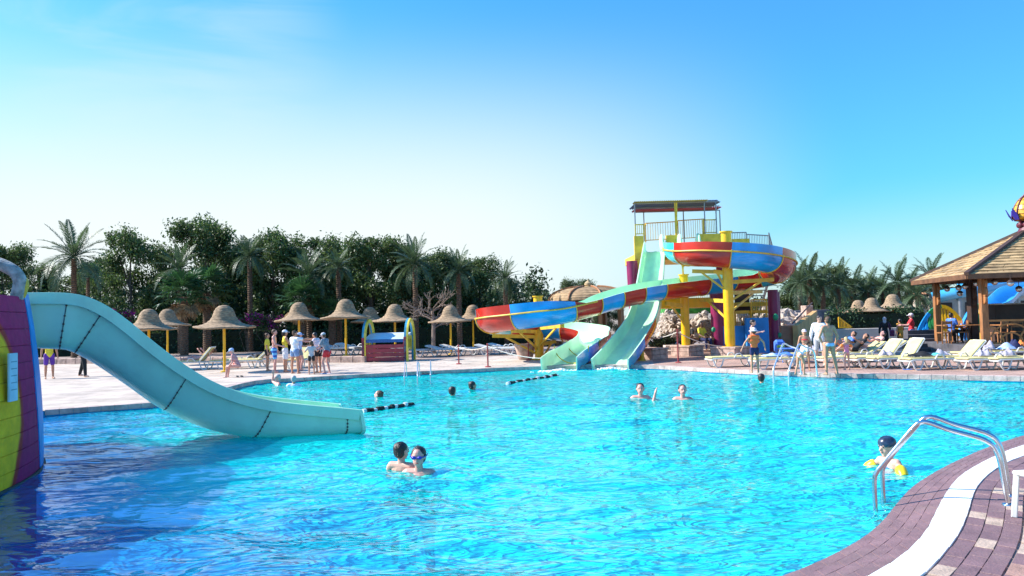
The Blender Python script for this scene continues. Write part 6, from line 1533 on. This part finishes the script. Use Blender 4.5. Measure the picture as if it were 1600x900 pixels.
        t0 = wr + c * .015 * h + pl * .012 * h; pr.cap(t0, .008 * h, t0 + (c * .6 + pl * .8).normalized() * .026 * h, .0068 * h, 6); pr.cap(t0 + (c * .6 + pl * .8).normalized() * .026 * h, .0068 * h, t0 + (c * .95 + pl * .6).normalized() * .046 * h, .0055 * h, 6)
        arms.append((s0, el, wr))
    # head
    pt, yw = R(p['look'][0]), R(p['look'][1]); HM = M @ Matrix.Rotation(yw, 3, 'Z') @ Matrix.Rotation(pt, 3, 'X'); hu = HM @ V3((0, 0, 1)); hf = HM @ V3((0, 1, 0)); hr = HM @ V3((1, 0, 0))
    S = h * hs_; hc = neck + up * .035 * h + hu * .062 * S + hf * .008 * S
    pr.ell(hc + hu * .010 * S - hf * .004 * S, (.046 * S, .056 * S, .054 * S), HM); pr.ell(hc - hu * .026 * S + hf * .010 * S, (.036 * S, .040 * S, .040 * S), HM); pr.ell(hc - hu * .056 * S + hf * .032 * S, (.014 * S, .012 * S, .010 * S), HM)
    pr.cap(hc + hf * .048 * S + hu * .004 * S, .005 * S, hc + hf * .060 * S - hu * .016 * S, .0085 * S, 7)
    pr.cap(hc + hf * .043 * S - hu * .034 * S - hr * .010 * S, .005 * S, hc + hf * .043 * S - hu * .034 * S + hr * .010 * S, .005 * S, 6)
    pr.cap(hc + hf * .044 * S + hu * .014 * S - hr * .02 * S, .006 * S, hc + hf * .044 * S + hu * .014 * S + hr * .02 * S, .006 * S, 6)
    for sg in (-1, 1): pr.ell(hc + hr * sg * .047 * S - hu * .006 * S - hf * .002 * S, (.006 * S, .013 * S, .017 * S), HM, 8, 6)
    queue_mesh('body', pr, vox, skin_m(skin), o, 2)
    # hair
    if hair:
        q = Prim(); q.ell(hc + hu * .018 * S - hf * .013 * S, (.0515 * S, .056 * S, .052 * S), HM); q.ell(hc - hf * .024 * S - hu * .004 * S, (.0495 * S, .042 * S, .052 * S), HM)
        rgh = random.Random(label)
        for _ in range(9): q.ell(hc + hu * .03 * S - hf * .012 * S + (hr * rgh.uniform(-.03, .03) + hf * rgh.uniform(-.035, .03) + hu * rgh.uniform(.0, .022)) * S, (.016 * S,) * 3, HM, 8, 6)
        if hairlen > 0: q.cap(hc - hf * .04 * S, .04 * S, hc - hf * .05 * S - hu * hairlen * S, .03 * S); q.cap(hc - hf * .02 * S + hr * .03 * S, .026 * S, hc - hf * .03 * S - hu * hairlen * .8 * S + hr * .03 * S, .02 * S); q.cap(hc - hf * .02 * S - hr * .03 * S, .026 * S, hc - hf * .03 * S - hu * hairlen * .8 * S - hr * .03 * S, .02 * S)
        queue_mesh('hair', q, vox * .8, hairc[hair], o, 2)
    # eyes
    mb = MB()
    for sg in (-1, 1): mb.ell(hc + hr * sg * .0175 * S + hf * .0475 * S + hu * .003 * S, (.0062 * S, .004 * S, .0045 * S), 8, 6, rot=HM.to_euler())
    mb.build('eyes', eyem, o, org='local', smooth='all')
    mb = MB(); mb.ell(hc + hf * .0485 * S - hu * .034 * S, (.013 * S, .0035 * S, .0042 * S), 10, 6, rot=HM.to_euler()); mb.build('mouth', lipm, o, org='local', smooth='all')
    # clothes
    def torso_shell(q, k, lo=0, hi=4):
        for c, r in tor[lo:hi]: q.ell(c, tuple(x * k + .006 * h for x in r), M)
    def sleeves(q, f, r_=.036):
        for s0, el, wr in arms: q.cap(s0 - up * .0, r_ * h * 1.06 * b, s0.lerp(el, f), (r_ - .004) * h * 1.06 * b)
    for item in wear:
        kind, m_ = item[0], item[1]; q = Prim()
        if kind in ('tshirt', 'longsleeve'):
            torso_shell(q, 1.08); q.cap(shz - rt * .086 * h, .037 * h, shz + rt * .086 * h, .037 * h); q.ell(pel + up * .03 * h, (.092 * h * b, .068 * h * b, .055 * h), M); sleeves(q, .62 if kind == 'tshirt' else 1)
            if kind == 'longsleeve':
                for s0, el, wr in arms: q.cap(el, .031 * h * b, wr, .022 * h)
            nm = 'shirt'
        elif kind == 'tank': torso_shell(q, 1.07); q.cap(shz - rt * .055 * h, .036 * h, shz + rt * .055 * h, .036 * h); nm = 'vest'
        elif kind == 'lifevest': torso_shell(q, 1.12, 1, 4); q.cap(shz - rt * .075 * h + fw * .03 * h, .045 * h, shz + rt * .075 * h + fw * .03 * h, .045 * h); q.cap(shz - rt * .075 * h - fw * .03 * h, .045 * h, shz + rt * .075 * h - fw * .03 * h, .045 * h); q.cap(chest - rt * .07 * h, .06 * h, chest + rt * .07 * h, .06 * h); nm = 'swim_vest'
        elif kind in ('shorts', 'trunks', 'trousers'):
            f = {'shorts': .78, 'trunks': .42, 'trousers': 1.0}[kind]; q.ell(pel + up * .005 * h, (.09 * h * b, .066 * h * b, .058 * h), M)
            for sg in (-1, 1): q.ell(pel + rt * sg * .042 * h - fw * .022 * h - up * .01 * h, (.052 * h * b, .052 * h * b, .055 * h), M)
            for hip, kn, an in L_:
                e = hip.lerp(kn, f); q.cap(hip, .059 * h * b, e, (.054 - .008 * f) * h * b)
                if kind == 'trousers': q.cap(kn, .042 * h * b, an, .03 * h)
            nm = kind
        elif kind == 'bottom': q.ell(pel - up * .005 * h, (.0875 * h * b, .063 * h * b, .04 * h), M); [q.ell(pel + rt * sg * .04 * h - fw * .024 * h - up * .012 * h, (.048 * h * b, .048 * h * b, .042 * h), M) for sg in (-1, 1)]; nm = 'bikini_bottom'
        elif kind == 'top': q.ell(pel + up * .21 * h + fw * .012 * h, (.0885 * h * b, .056 * h * b, .026 * h), M); nm = 'bikini_top'
        elif kind == 'suit': torso_shell(q, 1.04, 0, 3); nm = 'swimsuit'
        elif kind == 'robe': torso_shell(q, 1.12); sleeves(q, 1, .042); [q.cap(el, .036 * h, wr, .03 * h) for s0, el, wr in arms]; q.cap(shz - rt * .08 * h, .042 * h, shz + rt * .08 * h, .042 * h); q.cap(pel, .095 * h * b, V3((pel.x, pel.y, .09 * h)), .12 * h); nm = 'robe'
        elif kind == 'scarf': q.ell(hc + hu * .008 * S - hf * .012 * S, (.058 * S, .058 * S, .062 * S), HM); q.cap(hc - hu * .04 * S - hf * .015 * S, .05 * S, neck - up * .02 * h, .062 * h); nm = 'head_scarf'
        elif kind == 'towelwrap': torso_shell(q, 1.2, 1, 4); q.cap(shz - rt * .1 * h, .045 * h, shz + rt * .1 * h, .045 * h); q.cap(pel + up * .02 * h, .1 * h, pel - V3((0, 0, .12 * h)), .11 * h); nm = 'towel_wrap'
        elif kind in ('cap', 'hat', 'swimcap'):
            mb = MB(); e = HM.to_euler(); mb.ell(hc + hu * .024 * S - hf * .008 * S, (.0555 * S, .0635 * S, .048 * S), 14, 8, rot=e)
            if kind == 'cap':
                vs = []; 
                for k in range(9):
                    a = R(20 + 140 * k / 8); vs += [hc + hu * .022 * S + hr * .05 * S * math.cos(a) + hf * (.045 * S * math.sin(a)), hc + hu * .014 * S + hr * .052 * S * math.cos(a) + hf * (.04 + .062 * math.sin(a)) * S]
                n0 = len(vs); vs += [v - hu * .006 * S for v in vs]; mb.add(vs, [(2 * k, 2 * k + 1, 2 * k + 3, 2 * k + 2) for k in range(8)] + [(n0 + 2 * k, n0 + 2 * k + 2, n0 + 2 * k + 3, n0 + 2 * k + 1) for k in range(8)] + [(2 * k + 1, n0 + 2 * k + 1, n0 + 2 * k + 3, 2 * k + 3) for k in range(8)])
            if kind == 'hat':
                vs = []; 
                for k in range(16): a = 2 * math.pi * k / 16; vs += [hc + hu * .018 * S + (hr * .05 * math.cos(a) + hf * .058 * math.sin(a)) * S, hc + hu * .006 * S + (hr * .085 * math.cos(a) + hf * .09 * math.sin(a)) * S, hc + hu * .0 * S + (hr * .084 * math.cos(a) + hf * .089 * math.sin(a)) * S]
                mb.add(vs, [(3 * k + i, 3 * ((k + 1) % 16) + i, 3 * ((k + 1) % 16) + i + 1, 3 * k + i + 1) for k in range(16) for i in (0, 1)] + [(3 * k + 2, 3 * ((k + 1) % 16) + 2, 3 * ((k + 1) % 16), 3 * k) for k in range(16)])
            mb.build(kind, m_, o, org='local', smooth=True); continue
        elif kind == 'goggles':
            mb = MB(); e = HM.to_euler()
            for sg in (-1, 1): mb.ell(hc + hr * sg * .02 * S + hf * .050 * S + hu * .004 * S, (.017 * S, .012 * S, .012 * S), 10, 6, rot=e)
            for sg in (-1, 1): mb.tube([hc + hr * sg * .03 * S + hf * .048 * S + hu * .004 * S, hc + hr * sg * .055 * S + hf * .01 * S + hu * .006 * S, hc + hr * sg * .056 * S - hf * .03 * S + hu * .012 * S], .004 * S, 5)
            mb.tube([hc + hr * -.008 * S + hf * .054 * S + hu * .004 * S, hc + hr * .008 * S + hf * .054 * S + hu * .004 * S], .004 * S, 5); mb.build('goggles', m_, o, org='local', smooth=True); continue
        elif kind == 'armbands':
            mb = MB()
            for s0, el, wr in arms: d = (el - s0).normalized(); mb.tube([s0 + d * .03 * h, s0 + d * .05 * h, s0 + d * .10 * h, s0 + d * .13 * h], [.034 * h, .043 * h, .043 * h, .034 * h], 12)
            mb.build('armbands', m_, o, org='local', smooth=True); continue
        elif kind == 'sandals':
            for sg, (hip, kn, an) in zip((-1, 1), L_): mb = MB(); mb.box((an.x + sg * .006 * h, an.y + .035 * h, .008), (.055 * h, .15 * h, .016)); mb.build('sandal', m_, o, org='local', bevel=.004)
            continue
        ob_ = queue_mesh(nm, q, vox, m_, o, 3)
    return o
def stripes(name, a, b, scale, rz=0):
    m = bpy.data.materials.new(name); m.use_nodes = True; t = m.node_tree; bs = t.nodes['Principled BSDF']; bs.inputs['Roughness'].default_value = .85
    tc = _n(t, 'ShaderNodeTexCoord'); wv = _n(t, 'ShaderNodeTexWave'); wv.bands_direction = 'Z'; wv.inputs['Scale'].default_value = scale; wv.inputs['Distortion'].default_value = .6; t.links.new(tc.outputs['Object'], wv.inputs['Vector'])
    rp = _n(t, 'ShaderNodeValToRGB'); rp.color_ramp.interpolation = 'CONSTANT'; rp.color_ramp.elements[0].color = (*a, 1); rp.color_ramp.elements[1].position = .5; rp.color_ramp.elements[1].color = (*b, 1)
    t.links.new(wv.outputs['Fac'], rp.inputs['Fac']); t.links.new(rp.outputs[0], bs.inputs['Base Color']); return m
blue_str = stripes('blue_striped_cloth', (.02, .10, .42), (.16, .48, .80), 1.9)
yelc = mat('yellow_cloth', (.80, .66, .05), .8, .06, 6); denim = mat('denim', (.22, .34, .55), .85, .1, 9); greyc = mat('grey_cloth', (.48, .47, .49), .85, .06, 6); pattern = mat('patterned_cloth', (.35, .38, .42), .85, .1, 40, dark=(.05, .07, .12)); pwhite = mat('pinkish_white_cloth', (.80, .68, .72), .85, .1, 14)
olive_t = mat('orange_tan_cloth', (.62, .30, .05), .9, .15, 6); orv = mat('orange_vest', (.92, .17, .03), .45, .08, 8); blackw = black; yb = mat('yellow_float', (.88, .62, .02), .3, .05, 6); orf = mat('orange_float', (.92, .25, .04), .3, .05, 6); gog = mat('blue_goggles', (.03, .03, .35), .15, .1, 5); mixcap = mat('swim_cap', (.03, .06, .12), .3, .2, 14, dark=(.01, .01, .02)); plaid = stripes('red_check_cloth', (.45, .10, .10), (.62, .45, .42), 6)
def hgt(px, top, feet, z=.13):
    g = G(px, feet, z); return g, (W(px, top, g.y).z - z)
def stand(px, top, feet, face, label, **kw):
    g, h = hgt(px, top, feet); return person(g, h, face, label, **kw)
GG = None
fwd = lambda x=0, y=1, z=-.2: (x, y, z)
# left group (facing angle: 0 looks away from the camera, -90 to the right, 90 to the left, 180 towards the camera)
stand(418, 520, 580, -80, 'person in a yellow shirt half hidden behind the bare chested slim one', skin='tan', hair='brown', wear=[('tshirt', yelc), ('trunks', black)])
stand(429, 514, 583, -85, 'bare chested slim person in blue striped swim shorts', skin='pink', hair='brown', build=.92, pose=dict(look=(-4, 0), armR=((.2, .35, -1), (0, 1, -.3)), armL=((-.2, .05, -1), (0, .3, -1)), legR=((.05, .15, -1), (.05, -.1, -1))), wear=[('shorts', blue_str)])
stand(446, 515, 582, -60, 'person in a yellow vest and white cap', skin='tan', hair='dark', hairlen=.05, pose=dict(armL=((-.5, .6, -.7), (.1, 1, .4)), armR=((.2, .4, -.8), (0, 1, .3))), wear=[('tank', yelc), ('shorts', white), ('cap', white)])
stand(461, 516, 584, -30, 'person in a white shirt and short jeans with their back to the camera', skin='tan', hair='brown', build=1.15, pose=dict(look=(-5, -40), armR=((.9, .6, -.1), (.6, 1, .05)), armL=((-.2, .3, -1), (0, 1, -.5)), legR=((.16, .02, -1), (.05, -.03, -1)), legL=((-.12, 0, -1), (-.05, 0, -1))), wear=[('tshirt', white), ('trunks', denim)])
stand(469, 519, 580, -70, 'person in a pale blue cap and bluish vest behind the one in the white shirt', skin='pink', hair='brown', pose=dict(armR=((.5, .9, .1), (0, 1, -.1)), armL=((-.2, .8, -.3), (0, 1, 0)), legR=((.06, .3, -1), (.05, -.25, -1))), wear=[('tank', lbluec), ('trunks', pattern), ('cap', lbluec)])
stand(487, 533, 585, 15, 'child in a grey top and black shorts with their back to the camera', skin='tan', hair='brown', child=True, build=.95, pose=dict(armL=((-.6, .4, -.8), (-.4, .9, .3)), armR=((.5, .4, -.8), (.2, 1, .2))), wear=[('tshirt', greyc), ('trunks', black)])
stand(498, 518, 583, 70, 'dark haired person in a pinkish white shirt and black shorts', skin='tan', hair='dark', pose=dict(lean=12, look=(-10, 10), armR=((.3, .6, -.7), (-.2, 1, -.1)), armL=((-.3, .7, -.6), (0, 1, .1)), legL=((-.06, .15, -1), (-.03, -.2, -1))), wear=[('tshirt', pwhite), ('trunks', black)])
stand(512, 517, 584, 65, 'person in a pale cap, patterned shirt and red shorts ending the group', skin='pink', hair='brown', pose=dict(lean=14, look=(-8, 0), armR=((.3, .7, -.7), (-.1, 1, -.2)), armL=((-.3, .6, -.8), (.1, 1, -.2)), legL=((-.1, .38, -1), (-.03, -.32, -1)), legR=((.1, .3, -1), (.05, -.25, -1))), wear=[('tshirt', pattern), ('trunks', redc), ('cap', greyc), ('sandals', lbluec)])
stand(77, 522, 592, -140, 'person in a yellow shirt and violet shorts partly hidden behind the painted tub', skin='tan', hair='dark', wear=[('tshirt', yelc), ('shorts', mat('violet_cloth', (.14, .04, .35), .8))])
stand(131, 512, 589, -100, 'person in black leggings walking, seen only under the teal slide', skin='pale', hair='dark', pose=dict(legL=((-.05, -.3, -1), (-.03, -.35, -1)), legR=((.05, .3, -1), (.03, .1, -1))), wear=[('trousers', black), ('tshirt', black)])
# right group
stand(1180, 513, 583, 5, 'child in an orange swim vest and white hat at the pool edge, seen from behind', skin='tan', hair='brown', child=True, build=.95, pose=dict(armL=((-.8, -.1, -.8), (-.5, .1, -1)), armR=((.8, -.1, -.8), (.3, .2, -1)), legR=((.08, .05, -1), (-.02, -.12, -1))), wear=[('lifevest', orv), ('trunks', navy), ('hat', pwhite)])
stand(1177, 500, 566, -120, 'dark haired boy behind the child in the orange vest', skin='pale', hair='dark', child=True, build=.9, pose=dict(armR=((.4, .5, -.6), (-.3, 1, .2)), look=(-15, 0)), wear=[('trunks', lbluec)])
stand(1259, 514, 579, 165, 'girl in a red bikini top and white cap facing the camera', skin='tan', hair='blond', hairlen=.06, build=.92, pose=dict(armL=((-.25, 0, -1), (-.1, .1, -1)), armR=((.3, 0, -1), (.2, .1, -1)), legL=((-.1, .05, -1), (-.02, -.05, -1))), wear=[('top', redc), ('bottom', pinkc), ('cap', pwhite)])
stand(1251, 527, 586, -70, 'child in a white shirt bending forward at the pool ladder', skin='tan', hair='brown', child=True, pose=dict(lean=38, look=(-20, 0), armR=((.2, .5, -1), (0, .6, -1)), armL=((-.2, .6, -1), (0, .5, -1)), legL=((-.1, -.1, -1), (-.05, -.3, -1)), legR=((.1, .3, -1), (.05, -.1, -1))), wear=[('tshirt', white)])
stand(1282, 492, 573, 150, 'tall man in a white long sleeved shirt and white shorts looking left', skin='pale', hair='dark', pose=dict(look=(-12, 50)), wear=[('longsleeve', white), ('shorts', greyc), ('sandals', black)])
stand(1297, 494, 586, 8, 'tanned woman in a light bikini, hair tied up, seen from behind', skin='tan', hair='brown', build=1.02, pose=dict(armL=((-.4, .1, -1), (.55, .3, -.8)), armR=((.45, .0, -1), (-.1, .4, -1)), legL=((-.05, .0, -1), (.0, -.02, -1)), legR=((.16, .02, -1), (.12, -.1, -1))), wear=[('bottom', lbluec), ('top', orf)])
stand(1324, 527, 578, 12, 'little blond girl in a pink swimsuit with orange armbands', skin='pale', hair='blond', hairlen=.07, child=True, build=.95, pose=dict(armL=((-.7, .1, -.6), (-.4, .4, -.4)), armR=((.7, .1, -.6), (.3, .6, -.3))), wear=[('suit', pinkc), ('armbands', orf)])
def at(px, top, d, z, face, label, **kw):
    g = XZ(px, d, z); return person(g, W(px, top, d).z - z, face, label, **kw)
at(1384, 495, 36.8, .1, -20, 'woman in a black robe and grey head scarf with a purple bag', skin='tan', hair=None, wear=[('robe', black), ('scarf', greyc)])
o = thing('shoulder_bag', 'purple shoulder bag carried by the woman in black', 'bag', XZ(1394, 36.5, .75)); mb = MB(); mb.box((0, 0, .1), (.22, .12, .3)); mb.build('body', mat('purple_leather', (.13, .02, .10), .5), o, org='local', bevel=.03); mb = MB(); mb.tube([(-.08, 0, .25), (-.15, .05, .55), (-.08, .05, .6), (.05, 0, .25)], .012, 5); mb.build('strap', MATS['purple_leather'], o, org='local')
at(1408, 498, 36.0, .1, 20, 'person wrapped in an orange brown towel', skin='tan', hair='dark', wear=[('towelwrap', olive_t), ('shorts', black)])
at(1426, 489, 34.5, .1, 70, 'man in a red shirt, blue shorts and pale cap', skin='pink', hair='grey', build=1.15, pose=dict(armL=((-.3, .6, -.8), (.1, 1, .1)), armR=((.3, .5, -.8), (.0, 1, .0))), wear=[('tshirt', redc), ('shorts', denim), ('cap', pwhite)])
# sitting and reclining
SIT = dict(legL=((-.12, 1, -.05), (-.03, .1, -1)), legR=((.12, 1, -.05), (.03, .1, -1)), armL=((-.2, .4, -1), (.1, .9, -.4)), armR=((.2, .4, -1), (-.1, .9, -.4)))
def sit(px, d, z, h, face, label, **kw):
    p = dict(SIT); p.update(kw.pop('pose', {})); return person(XZ(px, d, z), h, face, label, pose=p, **kw)
sit(1097, 35.5, .33, 1.68, -150, 'lifeguard like person in a yellow shirt sitting on the brown bench', skin='brown', hair='dark', wear=[('tshirt', yelc), ('trousers', navy)])
sit(1079, 35.6, .33, 1.6, 130, 'dark clothed person sitting on the bench behind the yellow column', skin='brown', hair='dark', wear=[('tshirt', black), ('trousers', black)])
RECL = dict(lean=-48, foot=(0, .2, 1), legL=((-.08, 1, .05), (-.03, 1, -.02)), legR=((.08, 1, .3), (.03, 1, -.35)), armL=((-.5, .4, -.9), (.2, .9, -.2)), armR=((.5, .4, -.9), (-.2, .9, -.2)), pel=(0, 0, .10))
def recline(px, py, face, z, h, label, **kw):
    p = dict(RECL); p.update(kw.pop('pose', {})); g = G(px, py, .13); g.z = z; return person(g, h, face, label, pose=p, **kw)
recline(1336, 566, 100, .50, 1.65, 'reclining person in black behind the little girl with armbands', skin='tan', hair='dark', wear=[('tshirt', black), ('trunks', black)])
recline(1322, 565, 100, .50, 1.6, 'reclining person in blue just left of the one in black', skin='tan', hair='dark', wear=[('tshirt', bluec)], pose=dict(lean=-35, legR=((.08, 1, .9), (.03, .6, -1))))
recline(1366, 564, 102, .50, 1.65, 'dark haired woman reclining behind the raised cream loungers', skin='pink', hair='dark', wear=[('top', black), ('bottom', black)], pose=dict(lean=-40))
sit(372, 28.4, .12, 1.5, 95, 'person in a red checked shirt sitting hunched on a lounger beyond the teal slide', skin='pink', hair='grey', pose=dict(lean=22, pel=(0, 0, .42)), wear=[('tshirt', plaid), ('cap', lbluec)])
recline(314, 577, 95, .5, 1.65, 'sunbather lying on the lounger just above the teal slide', skin='pink', hair='brown', wear=[('bottom', greyc)], pose=dict(lean=-60))
sit(1488, 30.9, PZ + .02, 1.6, -60, 'person in blue sitting in the pavilion by the left post', skin='tan', hair='dark', wear=[('tshirt', bluec), ('trousers', black)])
sit(1522, 31.2, PZ + .02, 1.6, 60, 'person in a pinkish shirt sitting at the pavilion table', skin='tan', hair='dark', wear=[('tshirt', pwhite), ('trousers', black)])
sit(1049, 37.7, 4.98, 1.5, 170, 'person crouching at the top of the slide tower', skin='tan', hair='dark', pose=dict(pel=(0, 0, .26), legL=((-.15, .9, .45), (0, .1, -1)), legR=((.15, .9, .45), (0, .1, -1))), wear=[('tshirt', greyc), ('trunks', black)])
at(1373, 567, 33, .5, 0, 'x') if False else None
# swimmers
def swim(px, top, wy, face, label, frac=.86, **kw):
    """head top at (px, top), water line at wy"""
    g = G(px, wy, 0); hh = W(px, top, g.y).z; h = hh / (1 - frac) if False else kw.pop('h', 1.7); g.z = hh - h * (kw.pop('crown', 1.0)); return person(g, h, face, label, **kw)
ARM = dict(armL=((-.9, .3, -.45), (-.4, .6, -.6)), armR=((.9, .3, -.45), (.4, .6, -.6)))
def P_(**kw): d = dict(ARM); d.update(kw); return d
swim(627, 689, 733, -25, 'boy seen from behind being held by the swimmer with goggles', h=1.85, skin='pale', hair='dark', vox=.008, build=.85, pose=P_(armL=((-.5, .5, -.9), (.2, 1, -.6)), armR=((.6, .7, -.7), (.2, 1, -.3)), look=(0, -20)), wear=[('trunks', navy)])
swim(655, 696, 737, 165, 'boy with blue swimming goggles facing the camera', h=2.0, skin='pink', hair='dark', vox=.008, pose=P_(armL=((-.5, .6, -1), (.1, 1, -.3)), armR=((.5, .6, -1), (0, 1, -.2)), look=(-4, 8)), wear=[('goggles', gog), ('trunks', redc)])
swim(1389, 685, 729, 110, 'child in a dark swimming cap with yellow armbands near the ladder', h=1.6, child=True, build=.8, skin='pale', hair=None, vox=.01, pose=P_(armL=((-.62, .35, -.5), (-.3, .8, -.4)), armR=((.62, .35, -.5), (.3, .8, -.4)), look=(-5, 0)), wear=[('swimcap', mixcap), ('armbands', yb), ('suit', bluec)])
swim(1001, 598, 624, 172, 'swimmer waving one hand, left of the two in the middle of the pool', skin='pink', hair='dark', vox=.012, h=1.95, pose=P_(armR=((.4, .3, -1), (.2, .8, -.6)), armL=((-.22, .8, -.42), (-.25, -.1, 1))))
swim(1067, 600, 624, 160, 'dark haired swimmer right of the waving one', skin='pink', hair='dark', vox=.012, h=1.95, pose=P_(look=(5, 20), armL=((-.5, .5, -.9), (0, 1, -.5)), armR=((.5, .5, -.9), (0, 1, -.5))))
LOW = dict(armL=((-.5, .6, -1), (0, 1, -.6)), armR=((.5, .6, -1), (0, 1, -.6)))
swim(1190, 583, 597, -40, 'dark haired swimmer below the child in the orange vest', skin='tan', hair='dark', h=1.9, pose=LOW)
swim(707, 603, 618, -30, 'dark haired swimmer, lower left of the pair near the far edge', skin='tan', hair='dark', h=1.9, pose=LOW)
swim(738, 595, 610, -60, 'dark haired swimmer, upper right of the pair near the far edge', skin='tan', hair='dark', h=1.9, pose=LOW)
swim(590, 609, 621, 80, 'lone swimmer with head low in the water above the end of the teal slide', skin='pink', hair='brown', h=1.9, pose=dict(LOW, look=(20, 0)))
swim(434, 584, 602, 120, 'swimmer raising a bent arm at the far left pool edge', skin='pink', hair='grey', h=1.8, pose=dict(LOW, armR=((1, .2, .25), (-.3, 0, 1))))
swim(459, 586, 603, 10, 'swimmer in a white top at the far left pool edge', skin='tan', hair='grey', h=1.8, pose=LOW, wear=[('tshirt', white)])
flush_queue()
